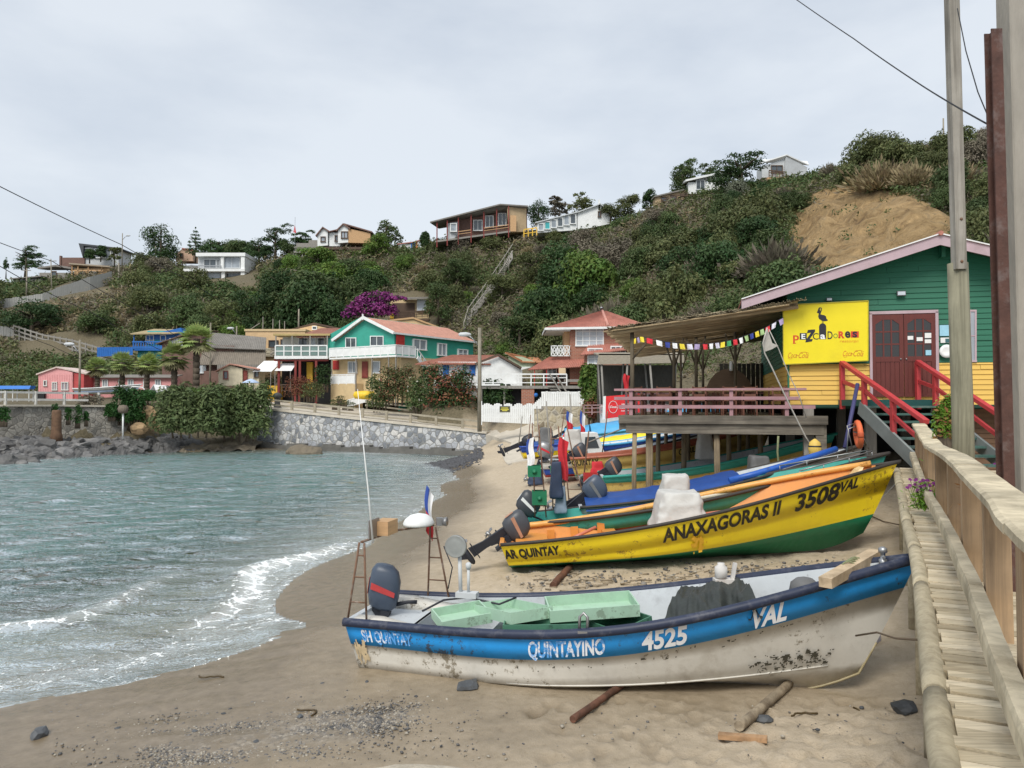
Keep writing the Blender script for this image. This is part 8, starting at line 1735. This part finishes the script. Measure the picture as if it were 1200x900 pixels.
# ================================================================= boardwalk, poles, flowers
RL=[(-.35,-2.1),(.69,0),(1.64,1.95),(2.61,3.95),(3.46,5.61),(4.42,7.55),(5.22,9.2),(6.02,10.9),(6.78,12.5),(7.7,14.45),(8.72,16.6)]
def zdk(Y):return 2.30+max(0,Y-12.3)*.068
def rl(Y):
    for(x0,y0),(x1,y1)in zip(RL,RL[1:]):
        if Y<=y1 or(x1,y1)==RL[-1]:t_=(Y-y0)/(y1-y0);return Vector((x0+(x1-x0)*t_,Y,0)),Vector((x1-x0,y1-y0,0)).normalized()
bw_=thing('boardwalk','raised plank boardwalk with log edge curving up to the hut stair','boardwalk',(.69,0,2.3));o=Vector(bw_.location)
plank=wood_mat('boardwalk plank',(.47,.425,.335),(.25,.22,.17),1.0,'N',oinfo=0,var=.35)
def plank_mat():
    m,t,b=nodes_of('boardwalk planks');N=t.nodes.new;L=t.links.new
    at_=N('ShaderNodeAttribute');at_.attribute_name='tone';sp=N('ShaderNodeSeparateColor');L(at_.outputs['Color'],sp.inputs[0]);cr=N('ShaderNodeValToRGB');e=cr.color_ramp.elements;e[0].color=(.45,.37,.245,1);e[1].color=(.72,.62,.45,1);x=e.new(.5);x.color=(.60,.51,.355,1);L(sp.outputs[0],cr.inputs[0])
    tc=N('ShaderNodeTexCoord');mp=N('ShaderNodeMapping');mp.inputs['Rotation'].default_value=(0,0,R(26));mp.inputs['Scale'].default_value=(1.2,30,30);L(tc.outputs['Object'],mp.inputs[0]);n=N('ShaderNodeTexNoise');n.inputs['Scale'].default_value=1.4;n.inputs['Detail'].default_value=7;n.inputs['Roughness'].default_value=.7;L(mp.outputs[0],n.inputs[0])
    r=N('ShaderNodeMapRange');r.inputs[1].default_value=.25;r.inputs[2].default_value=.7;r.inputs[3].default_value=.55;r.inputs[4].default_value=1.15;L(n.outputs[0],r.inputs[0]);n2=N('ShaderNodeTexNoise');n2.inputs['Scale'].default_value=2.2;L(tc.outputs['Object'],n2.inputs[0]);r2=N('ShaderNodeMapRange');r2.inputs[1].default_value=.3;r2.inputs[2].default_value=.7;r2.inputs[3].default_value=.75;r2.inputs[4].default_value=1.2;L(n2.outputs[0],r2.inputs[0]);mu=N('ShaderNodeMath');mu.operation='MULTIPLY';L(r.outputs[0],mu.inputs[0]);L(r2.outputs[0],mu.inputs[1])
    sc=N('ShaderNodeVectorMath');sc.operation='SCALE';L(cr.outputs[0],sc.inputs[0]);L(mu.outputs[0],sc.inputs['Scale']);L(sc.outputs[0],b.inputs['Base Color']);b.inputs['Roughness'].default_value=.85;b.inputs['Specular IOR Level'].default_value=.2;bp=N('ShaderNodeBump');bp.inputs['Strength'].default_value=.4;bp.inputs['Distance'].default_value=.01;L(n.outputs[0],bp.inputs['Height']);L(bp.outputs[0],b.inputs['Normal']);return m
a=MB();tones=[];Y=-2.0
while Y<16.6:
    w=random.uniform(.115,.15);(c,d)=rl(Y);nrm=Vector((d.y,-d.x,0));c2,d2=rl(Y+w*.80);k=random.uniform(-.03,.02);z=zdk(Y)+random.uniform(-.006,.006);t_=random.random();tl=random.uniform(-.008,.008)
    q=[c-nrm*(.325+k),c2-nrm*(.325+k),c2+nrm*2.1,c+nrm*2.1];b0=len(a.v);a.prism([Vector((p.x,p.y,z+(tl if i in(0,1)else 0)))-o for i,p in enumerate(q)],(0,0,-.045));tones+=[t_]*(len(a.v)-b0);Y+=w/1.1
pm=a.mesh('planks');ca=pm.color_attributes.new('tone','FLOAT_COLOR','POINT');ca.data.foreach_set('color',np.stack([np.array(tones)]+[np.zeros(len(tones))]*2+[np.ones(len(tones))],-1).astype(np.float32).ravel());obj('planks',pm,plank_mat(),bw_)
a=MB()
for y0 in np.arange(-2,16.4,.9):c,d=rl(y0);c2,_=rl(y0+.9);nrm=Vector((d.y,-d.x,0));a.prism([Vector((p.x,p.y,zdk(p.y)-.06))-o for p in(c-nrm*.27,c2-nrm*.27,c2+nrm*2.0,c+nrm*2.0)],(0,0,-.10))
a.build('gap_shade_sheet',brownw,bw_)  # added dark sheet so the plank gaps look shaded
elog=wood_mat('greenish edge log',(.46,.40,.28),(.30,.255,.17),2.2,'N',oinfo=.12,var=.18);greenw=wood_mat('treated pale timber',(.60,.52,.37),(.34,.29,.20),.9,'N',oinfo=.1,var=.3);brw=wood_mat('brown timber',(.42,.29,.175),(.22,.155,.10),.8,'Z',oinfo=.25,var=.35)
cuts=[-2,1.2,4.45,7.1,9.0,11.0,12.7,14.6,16.5]
for y0,y1 in zip(cuts,cuts[1:]):
    pts=[];rr_=[]
    for i in range(11):
        Y=y0+.015+(y1-y0-.03)*i/10;c,d=rl(Y);nrm=Vector((d.y,-d.x,0));p=c-nrm*(.385+.005*math.sin(Y*1.3))+Vector((0,0,zdk(Y)-.045+.005*math.sin(Y*1.1)));pts.append(p-o);rr_.append(.076+.002*mnoise.noise((Y*1.3,2,0))-(.004 if i in(0,10)else 0))
    a=MB();a.tube(pts,rr_,14);a.build('edge_log',elog,bw_)
for Y in(-.5,1.9,3.6,5.4,7.3,9.3,11.3,13.2,15.4):
    for off in(-.3,1.8):c,d=rl(Y);nrm=Vector((d.y,-d.x,0));p=c+nrm*off;a=MB();zz=gz(p.x,p.y);a.tube([Vector((p.x,p.y,zz-.4))-o,Vector((p.x,p.y,zdk(Y)-.09))-o],.085,9);a.build('pile',elog,bw_)
pr=thing('wooden_railing','weathered timber railing with broad cap board along the boardwalk','railing',(.69,0,2.3))
zc=lambda Y:zdk(Y)+1.06-max(0,Y-9)*.018
py_=[-.6,1.05,2.3,3.93,5.6,7.5,9.2,10.9,12.5,13.9,15.2,16.5]
for Y in py_:
    c,d=rl(Y);nrm=Vector((d.y,-d.x,0));a=MB();x0=c+nrm*.06;lean=random.uniform(-.02,.02)
    b0,t0=Vector((x0.x,x0.y,zdk(Y)-.3))-o,Vector((x0.x+lean,x0.y,zc(Y)-.03))-o;a.beam(b0,t0,.16,.21,up=d);a.build('post',brw,pr)
def slab(y0,y1,off,zf,w,h,m,name,seed,edge=.02,n=14):
    a=MB();loops=[]
    for i in range(n+1):
        Y=y0+(y1-y0)*i/n;c,d=rl(Y);nrm=Vector((d.y,-d.x,0));k=1+.06*mnoise.noise((Y*1.1,seed,0));dz=.010*mnoise.noise((Y*.9,seed,5));zz=zf(Y)+dz;lo=[]
        for u,v in((-1,-.7),(-1,.55),(-.8,1),(.8,1),(1,.55),(1,-.7),(.85,-1),(-.85,-1)):p=c+nrm*(off+u*w/2*k+.01*mnoise.noise((Y*2,u,seed)));lo.append(Vector((p.x,p.y,zz+v*h/2))-o)
        loops.append(lo)
    a.loft(loops,smooth=False);a.build(name,m,pr)
for i,(y0,y1)in enumerate(((-2,1.05),(1.055,3.93),(3.935,7.5),(7.505,10.9),(10.905,13.9),(13.905,16.6))):slab(y0,y1,.05,lambda Y,i=i:zc(Y)+(.006 if i%2 else 0),.27,.075,greenw,'cap_board',i)
for i,(y0,y1)in enumerate(((-2,2.3),(2.305,5.6),(5.605,9.2),(9.205,12.5),(12.505,16.4))):slab(y0,y1,-.085,lambda Y:zdk(Y)+.30,.11,.15,greenw,'low_rail',10+i)
o1=thing('utility_pole','tall grey timber pole spliced to a thicker green-grey base before the hut','utility pole',(6.2,10.55,1.2));a=MB();a.tube([(0,0,-.5),(-.02,0,2.5),(-.06,0,4.72)],[.142,.135,.128],18);a.build('base_log',wood_mat('greenish pole log',(.25,.235,.165),(.10,.095,.065),.8,'Z'),o1)
a=MB();a.loft([[(-.09+x*.072-(z-4.6)*.013,-.085+y*.065,z)for x,y in((-1,-1),(1,-1),(1,1),(-1,1))]for z in(4.62,6.5,10.5)],smooth=False);a.build('upper_post',wood_mat('grey square post',(.36,.335,.29),(.15,.135,.11),.9,'Z'),o1)
a=MB()
for z in(4.72,5.3):a.lathe((-.09,-.156,z),[(.018,-.012),(.022,0),(.01,.012)],8,axis='Y')
a.build('bolt',rust,o1)
o2=thing('steel_beam','rusty brown steel beam standing upright at the right frame edge','steel beam',(4.50,7.0,2.0));a=MB();h=5.42
for y in(-.05,.05):a.beam((0,y,-.2),(-.07,y,h),.10,.012,up=(0,1,0))
a.beam((0,0,-.2),(-.07,0,h),.012,.09,up=(0,1,0));a.build('beam',mat('rusted steel',(.085,.04,.03),.8,.4,6,bump=.3,bscale=30,stain=(.20,.17,.16),stain_amt=.6,stain_scale=5),o2)
o3=thing('concrete_post','pale concrete post at the right frame edge beside the rusty beam','post',(4.85,7.25,1.8));a=MB();a.loft([[(x*w-z*.010,y*w,z)for x,y in((-1,-.9),(-.9,-1),(.9,-1),(1,-.9),(1,.9),(.9,1),(-.9,1),(-1,.9))]for z,w in((-.4,.125),(4,.115),(8,.10))],smooth=False);a.build('shaft',mat('rough concrete',(.30,.275,.235),.9,.25,3,bump=.5,bscale=25,stretch=(1,1,.25),stain=(.2,.18,.15),stain_amt=.5),o3)
a=MB();a.lathe((-.045,-.13,2.42),[(.03,-.01),(.03,.01),(.008,.012)],10,axis='Y');a.build('bolt',rust,o3)
wire('black power line at top right running to the rusty beam',[(920,-10,16),(1000,45,13),(1080,100,10),(1162,148,7.2)],.009,.010);wire('thin black wire hanging beside the tall timber pole at top right',[(1122,10,9),(1132,60,8.2),(1146,108,7.6),(1163,149,7.2)],.006,.0)
purple=leaf_mat('purple petals',(.22,.03,.20),.08);pg=leaf_mat('fresh leaf green',(.13,.24,.03),.1);copper=leaf_mat('coppery leaves',(.30,.16,.06),.1)
def daisies(label,c,w,d,h,nfl,nlf,leafm,fl=purple,lean=0):
    t_=thing('flowering_plant',label,'flowering plant',c)
    for i in range(nfl):
        Vs=[];Ts=[];mb=MB();x,y=random.gauss(0,w*.3)+lean*.5,random.gauss(0,d*.3);z=h*random.uniform(.6,1.1);nv=Vector((random.gauss(0,.5)-.3,random.gauss(0,.4)-.6,1)).normalized();ta=nv.orthogonal().normalized();tb2=nv.cross(ta);r=random.uniform(.028,.042)
        for k in range(9):
            an=k*.698;dr=ta*math.cos(an)+tb2*math.sin(an);sd_=nv.cross(dr);p=Vector((x,y,z));to=random.random()
            for q in(p,p+dr*r*.6-sd_*r*.22,p+dr*r*1.1-nv*r*.15,p+dr*r*.6+sd_*r*.22):Vs.append(tuple(q));Ts.append((to,.5))
        f_=use('flower',arr_mesh('flower',np.array(Vs),np.array(Ts)),fl,t_);mb.tube([(x*.5,y*.5,0),(x,y,z)],.004,4);mb.build('stem',leafm,f_)
    n=nlf;P=np.stack([rng.normal(0,w*.32,n),rng.normal(0,d*.32,n),np.abs(rng.normal(0,h*.4,n))],1);dn=rand_dirs(n);dn[:,2]=np.abs(dn[:,2])+.4;V,T=leaf_quads(P,dn,.055,3.2,.8,np.stack([rng.uniform(0,1,n),rng.uniform(0,1,n)],1));use('leaves',arr_mesh('leaves',V,T),leafm,t_)
def onr(Y,off,z):c,d=rl(Y);p=c+Vector((d.y,-d.x,0))*off;return Vector((p.x,p.y,z))
daisies('purple daisies and green leaves growing out through the railing',onr(11.6,-.12,2.4),.34,.3,.42,26,260,pg)
daisies('mass of purple daisies behind the railing at right',onr(8.6,.75,2.72),.8,1.0,.55,80,300,copper);daisies('green tuft of daisies behind the railing by the rusty beam',onr(7.6,.5,2.6),.4,.4,.45,8,240,pg)
o_=bushpx(1109,515,13.2,26,48,pg,'bright green shrub with coppery young leaves in front of the stair',700,.09,'shrub',3,(copper,200))
# ================================================================= rocks, stones, driftwood
rockm=mat('dark shore rock',(.13,.127,.124),.8,.5,1.2,bump=1.0,bscale=4,stain=(.24,.23,.21),stain_amt=.5,stain_scale=1.6,oinfo=.35)
rock2=mat('brownish shore rock',(.15,.125,.09),.9,.4,1.4,bump=1.0,bscale=4,stain=(.05,.05,.05),stain_amt=.6)
n1_,n2_=150,34;pts=[at(-120,535,49.5),at(0,535,54),at(60,532,57),at(120,528,60),at(180,524,63.5),at(232,522,66)]
vs=[];fs=[]
for i in range(n1_):
    p=samp(pts,i/(n1_-1))
    for j in range(n2_):
        t_=j/(n2_-1);x,y=p.x-.35*(t_-.4)*7,p.y+(t_-.42)*7.5
        base=math.sin(min(1,t_*1.35)*math.pi)**.7*1.15 if t_<.74 else .55
        r_=1-abs(mnoise.noise((x*.55,y*.9,3)))*1.7;r2=1-abs(mnoise.noise((x*1.5,y*2.0,9)))*1.8;r3=mnoise.noise((x*3.5,y*3.5,2))
        z=-.75+base*(.7+.5*r_)+.3*r2+.12*r3-(.9 if t_<.03 or t_>.98 else 0)-(.7*max(0,mnoise.noise((x*.22,y*.22,7)))if t_<.4 else 0);vs.append((x,y,z))
for i in range(n1_-1):
    for j in range(n2_-1):fs.append((i*n2_+j,(i+1)*n2_+j,(i+1)*n2_+j+1,i*n2_+j+1))
a=MB();a.add(vs,fs,0,False);a.build('rocky_shore',rockm,kind='structure')
vs=[];fs=[];pts=[at(222,520,64.5),at(262,519,66),at(306,519,67)]
for i in range(60):
    p=samp(pts,i/59)
    for j in range(18):t_=j/17;x,y=p.x,p.y+(t_-.5)*5;vs.append((x,y,-.4+1.0*t_+.5*(1-abs(mnoise.noise((x*.7,y*.9,3)))*1.6)+.2*mnoise.noise((x*2,y*2,1))))
for i in range(59):
    for j in range(17):fs.append((i*18+j,(i+1)*18+j,(i+1)*18+j+1,i*18+j+1))
a=MB();a.add(vs,fs);a.build('shore_bank',rock2,kind='structure')
def boulder(label,c,sx,sy,sz,m,seed=1,name='rock',cat='rock',group=None,sub=3,amp=.35,rz=0):
    bm=bmesh.new();bmesh.ops.create_icosphere(bm,subdivisions=sub,radius=1)
    for v in bm.verts:
        p=v.co*1.3+Vector((seed*3.1,seed,0));k=1+amp*mnoise.noise(p)+amp*.6*(abs(mnoise.noise(p*2.2))-.3);v.co=Vector((v.co.x*sx*k,v.co.y*sy*k,v.co.z*sz*k))
    me=bpy.data.meshes.new(name);bm.to_mesh(me);bm.free();return obj(name,me,m,None,label,cat,group,None,c,(0,0,rz))
rk=[]
for k in range(7):
    bm=bmesh.new();bmesh.ops.create_icosphere(bm,subdivisions=3,radius=1)
    for v in bm.verts:
        p=v.co*1.5+Vector((k*7.3,k,0));q=1+.45*mnoise.noise(p)-.35*abs(mnoise.noise(p*2.1))+.12*mnoise.noise(p*5);q=round(q*9)/9*.5+q*.5;v.co*=q
    m_=bpy.data.meshes.new('rock');bm.to_mesh(m_);bm.free();rk.append(m_);m_.materials.append(rockm)
spine=[at(-120,535,49.5),at(0,535,54),at(60,532,57),at(120,528,60),at(180,524,63.5),at(228,522,66)]
for k in range(190):
    t_=random.random();p=samp(spine,t_);v=random.betavariate(1.3,1.5);s_=random.uniform(.35,.95)*(.75+.5*v);z=-.1+1.15*math.sin(min(1,v*1.25)*1.571)*(.8+.35*mnoise.noise((p.x*.3,1,1)))-.25
    o=obj('rock',rk[k%7],None,None,'dark jagged rock in the heap along the foot of the left sea wall','rock','dark rocks heaped along the left shore',None,(p.x-v*2.2+1+random.uniform(-.5,.5),p.y-2.4+v*5.4,z),(random.uniform(-.5,.5),random.uniform(-.5,.5),random.uniform(0,6.28)));o.scale=(s_*random.uniform(.9,1.6),s_*random.uniform(.8,1.2),s_*random.uniform(.55,.85))
boulder('low brown rock breaking the water in front of the stone sea wall',at(357,529,60)*1-Vector((0,0,.25)),1.5,1.0,.75,rock2,3);boulder('flat brown rock beside the larger one below the stone sea wall',at(378,534,59)-Vector((0,0,.35)),1.3,.7,.35,rock2,5)
for px,Y,sx,sz,sd,lab in((5,50.5,.9,.6,1,'dark rock standing in the water at the left frame edge'),(18,52.5,1.0,.55,2,'dark rock second from the left frame edge in the water'),(38,52.0,.5,.35,4,'small dark rock in the water off the rocky shore'),(26,50.5,.4,.25,9,'smallest dark rock in the water near the left frame edge')):p=at(px,540,Y);p.z=0;boulder(lab,p,sx,sx*.7,sz,rockm,sd)
for px,py,Y,w,lab in((170,486,63.8,1.0,'ochre boulder on the slumped bank between ivy and hedge'),(163,502,62.6,.7,'smaller ochre boulder below the slumped bank')):boulder(lab,at(px,py,Y),w,w*.6,w*.7,mat('ochre earth',(.33,.225,.125),.95,.3,2,bump=.8,bscale=6),7+w)
o=thing('outfall_stump','mossy rusty pipe stump against the rubble sea wall','pipe',at(66,509,58.6));a=MB();a.lathe((0,0,-.6),[(.45,0),(.42,.5),(.36,.7),(.34,1.4),(.33,2.3),(.28,2.45)],12);a.build('stump',mat('rusty mossy iron',(.13,.075,.045),.9,.4,4),o)
o=thing('marker_post','thin white post with round head standing on the rocks below the bank','post',at(144,506,61.6));a=MB();a.tube([(0,0,-.6),(0,0,1.7)],.07,6);a.build('pole',white,o);a=MB();a.lathe((0,0,1.75),[(.05,-.3),(.35,-.2),(.42,.1),(.3,.35),(.05,.4)],10);a.build('head',mat('brown ball',(.16,.13,.10),.9),o)
o=thing('anchor_sculpture','small dark iron bollard at the top corner of the stone sea wall','bollard',at(325,478,69.5));a=MB();a.lathe((0,0,-.1),[(.45,0),(.35,.2),(.25,.5),(.3,1.0),(.5,1.15),(.3,1.4),(.05,1.5)],10);a.build('body',mat('dark iron',(.05,.05,.05),.7),o)
redlog=wood_mat('reddish old log',(.15,.07,.045),(.05,.03,.02),1,'N')
def log(label,pa,pb,r,m,cat='log',name='log',lift=0.0):
    p,q=Vector(pa),Vector(pb);a=MB();d=q-p;n=9;a.tube([d*(i/n)+Vector((0,0,.02*mnoise.noise((i*.6,r*50,1))))for i in range(n+1)],[r*(1+.08*mnoise.noise((i,3,r)))for i in range(n+1)],9);return a.build(name,m,loc=p,label=label,cat=cat)
def sandp(px,py,dz=.05):
    p=hillhit(px,py,3.5,60.0);return Vector((p.x,p.y,gz(p.x,p.y)+dz))
log('reddish roller log sticking out under the middle of the nearest boat',sandp(671,850),sandp(735,806,.06),.042,redlog);log('weathered roller log under the bow of the nearest boat',sandp(866,864,.08),sandp(925,806,.06),.056,oldwood);log('reddish roller log under the stern of the yellow boat',sandp(648,690),sandp(668,668,.05),.07,redlog)
p,q=sandp(842,866,.03),sandp(899,870,.03);a=MB();a.beam((0,0,0),q-p,.09,.05);a.build('plank',wood_mat('short brown plank',(.36,.22,.12),None,1,'N'),loc=p,label='short brown plank lying at the foot of the bow roller log',cat='plank')
a=MB();a.box((0,0,.07),(.20,.17,.15),.5);a.build('box',mat('grey lilac plastic',(.33,.32,.38),.5,.1),loc=sandp(1021,752,0),label='small grey box on the sand beside the bow of the nearest boat',cat='box')
def line3(label,pts,r,m=netm,cat='rope',name='rope'):o=Vector(pts[0]);a=MB();a.tube([Vector(p)-o for p in pts],r,5);a.build(name,m,loc=o,label=label,cat=cat)
line3('thin knotted rope running from the bow of the nearest boat to the boardwalk',[at(1003,745,9.5),at(1028,741,8.9),at(1050,748,8.3),at(1079,750,7.5)],.012,mat('brown rope',(.16,.12,.08),.9));line3('pale rope stretched on the sand from the yellow boat to the boardwalk',[sandp(1030,592,.1),sandp(1050,583,.35),at(1072,582,12.6)],.014)
line3('dark rope lying on the sand near the bow of the yellow boat',[sandp(1022,607,.03),sandp(1036,613,.03),sandp(1050,616,.03),sandp(1066,621,.05)],.014,mat('brown rope',(.16,.12,.08)))
greyst=mat('dark beach stone',(.075,.08,.085),.6,.3,6,bump=.4,bscale=18,oinfo=.4);palest=mat('pale beach stone',(.30,.28,.25),.8,.3,6,bump=.3)
ST=[(1060,834,.13,'largest grey stone on the sand near the boardwalk log'),(548,808,.14,'dark stone under the stern of the nearest boat'),(46,862,.11,'dark stone alone on the wet sand at bottom left'),(896,846,.09,'grey stone against the bow roller log'),(1010,832,.05,'small dark stone left of the grey stone by the boardwalk'),(352,842,.07,'largest dark pebble stone in the gravel patch'),(262,838,.05,'dark stone on the wet sand left of the gravel patch'),(138,857,.05,'small dark stone between the gravel patch and lone stone'),(300,874,.06,'grey stone at the lower edge of the gravel patch'),(228,858,.05,'small grey stone on the plain sand below the foam'),(378,802,.05,'dark stone just above the gravel patch'),(430,640+160,.05,'small dark stone close to the stern of the nearest boat'),(958,858,.04,'tiny pale stone on the trampled sand'),(940,640+38,.12,'flat grey stone between the two nearest boats')]
for i,(x,y,r,lab)in enumerate(ST):r=r if r>.085 else r*.6;boulder(lab,sandp(x,y,r*.25),r*1.25,r*.9,r*.6,greyst,i+1,'stone','stone',sub=2,rz=i)
def scatter(name,label,n,gen,size,m,aspect=.6):
    a_v=[];a_f=[];base=[Vector(v).normalized()for v in((1,0,0),(-1,0,0),(0,1,0),(0,-1,0),(0,0,1),(0,0,-1),(.7,.7,.5),(-.7,.6,.5),(.6,-.7,.5),(-.7,-.7,.4))]
    bm=bmesh.new();bmesh.ops.create_icosphere(bm,subdivisions=1,radius=1);bv=np.array([v.co[:]for v in bm.verts]);bf=np.array([[v.index for v in f.verts]for f in bm.faces]);bm.free()
    XY=np.array([gen()for _ in range(n)]);Z=zsurf(XY[:,0],XY[:,1]);V=[];F_=[]
    for i in range(n):
        s_=size();an=random.uniform(0,6.28);ca_,sa_=math.cos(an),math.sin(an);k=bv*rng.uniform(.7,1.3,bv.shape)*(s_,s_*random.uniform(.6,1),s_*aspect);V.append(np.stack([k[:,0]*ca_-k[:,1]*sa_+XY[i,0],k[:,0]*sa_+k[:,1]*ca_+XY[i,1],k[:,2]+Z[i]+s_*.15],1));F_.append(bf+i*len(bv))
    V=np.concatenate(V);F_=np.concatenate(F_);me=bpy.data.meshes.new(name);me.vertices.add(len(V));me.vertices.foreach_set('co',V.ravel());me.loops.add(F_.size);me.loops.foreach_set('vertex_index',F_.ravel().astype(np.int32));me.polygons.add(len(F_));me.polygons.foreach_set('loop_start',np.arange(0,F_.size,3,dtype=np.int32));me.polygons.foreach_set('loop_total',np.full(len(F_),3,np.int32));me.update();obj(name,me,m,None,label,'gravel',None,'stuff')
gravm,t,b=nodes_of('gravel');N=t.nodes.new;L=t.links.new;geo=N('ShaderNodeNewGeometry');cr=N('ShaderNodeValToRGB');e=cr.color_ramp.elements;e[0].color=(.045,.047,.05,1);e[1].color=(.38,.34,.27,1);x=e.new(.55);x.color=(.15,.14,.13,1);L(geo.outputs['Random Per Island'],cr.inputs[0]);L(cr.outputs[0],b.inputs['Base Color']);b.inputs['Roughness'].default_value=.6
pc0=G(410,850,.35)
def g1():
    a_=random.random()**.8;b_=random.gauss(0,1);c_=random.gauss(0,1)*(.5+a_);p=G(492-a_*320+b_*12,833+a_*46+c_*17,.33);return(p.x,p.y)
scatter('gravel','patch of dark gravel on the sand in front of the nearest boat',7500,g1,lambda:abs(random.gauss(0,.008))+.005,gravm)
def g2():p=G(random.uniform(60,560),random.uniform(790,895),.3);return(p.x,p.y)
scatter('scattered_pebbles','scattered small pebbles on the sand left of the nearest boat',900,g2,lambda:abs(random.gauss(0,.008))+.006,gravm)
def g3():p=G(random.uniform(560,1080),random.uniform(800,895),.55);return(p.x,p.y)
scatter('scattered_pebbles','scattered bits and pebbles on the trampled sand below the bow',160,g3,lambda:abs(random.gauss(0,.008))+.006,gravm)
def g4():f=random.random();p=G(480+85*f,546-6*f+random.gauss(0,3.0),.15);return(p.x,p.y)
scatter('beach_gravel','dark gravel bank at the far end of the beach below the ramp',2600,g4,lambda:abs(random.gauss(0,.05))+.05,mat('dark wet gravel',(.07,.07,.075),.6,.4,9),.5)
def g5():p=G(random.uniform(590,990),random.gauss(682,5)-0.0,.55);return(p.x,p.y)
scatter('beach_litter','pale shells and stones strewn between the two nearest boats',420,g5,lambda:abs(random.gauss(0,.02))+.012,gravm,.5)
a=MB()
for i in range(90):
    p=G(random.uniform(620,900),random.gauss(683,5),.6);z=gz(p.x,p.y);an=random.uniform(-.6,.6);l_=random.uniform(.05,.28);a.tube([(p.x,p.y,z+.02),(p.x+l_*math.cos(an),p.y+l_*math.sin(an),z+.03)],random.uniform(.006,.018),5)
a.build('driftwood',oldwood,label='litter of broken driftwood sticks between the two nearest boats',cat='driftwood',kind='stuff')
for i,(x,y,lab)in enumerate(((365,843,'strand of brown kelp in the gravel patch'),(1000,832,'dark curl of seaweed near the boardwalk'),(958,838,'dark curl of seaweed under the bow of the nearest boat'),(262,795,'thin strand of dark seaweed by the edge of the foam'))):
    p=sandp(x,y,.015);a=MB();pts=[Vector((0,0,0))];an=random.uniform(0,6)
    for k in range(8):an+=random.uniform(-.9,.9);pts.append(pts[-1]+Vector((math.cos(an)*.05,math.sin(an)*.05,random.uniform(-.004,.008))))
    a.tube(pts,[.012]*9,5);a.build('seaweed',mat('brown kelp',(.07,.045,.015),.4,.3),loc=p,label=lab,cat='seaweed')
p=sandp(400,897,0);q=sandp(575,902,0);a=MB();vs=[]
boulder('rough pale concrete lump at the bottom edge of the beach',sandp(490,908,-.05),.70,.22,.10,mat('worn pale concrete',(.42,.37,.29),.95,.3,6,bump=.8,bscale=30),4,'concrete_lump','concrete',amp=.2)
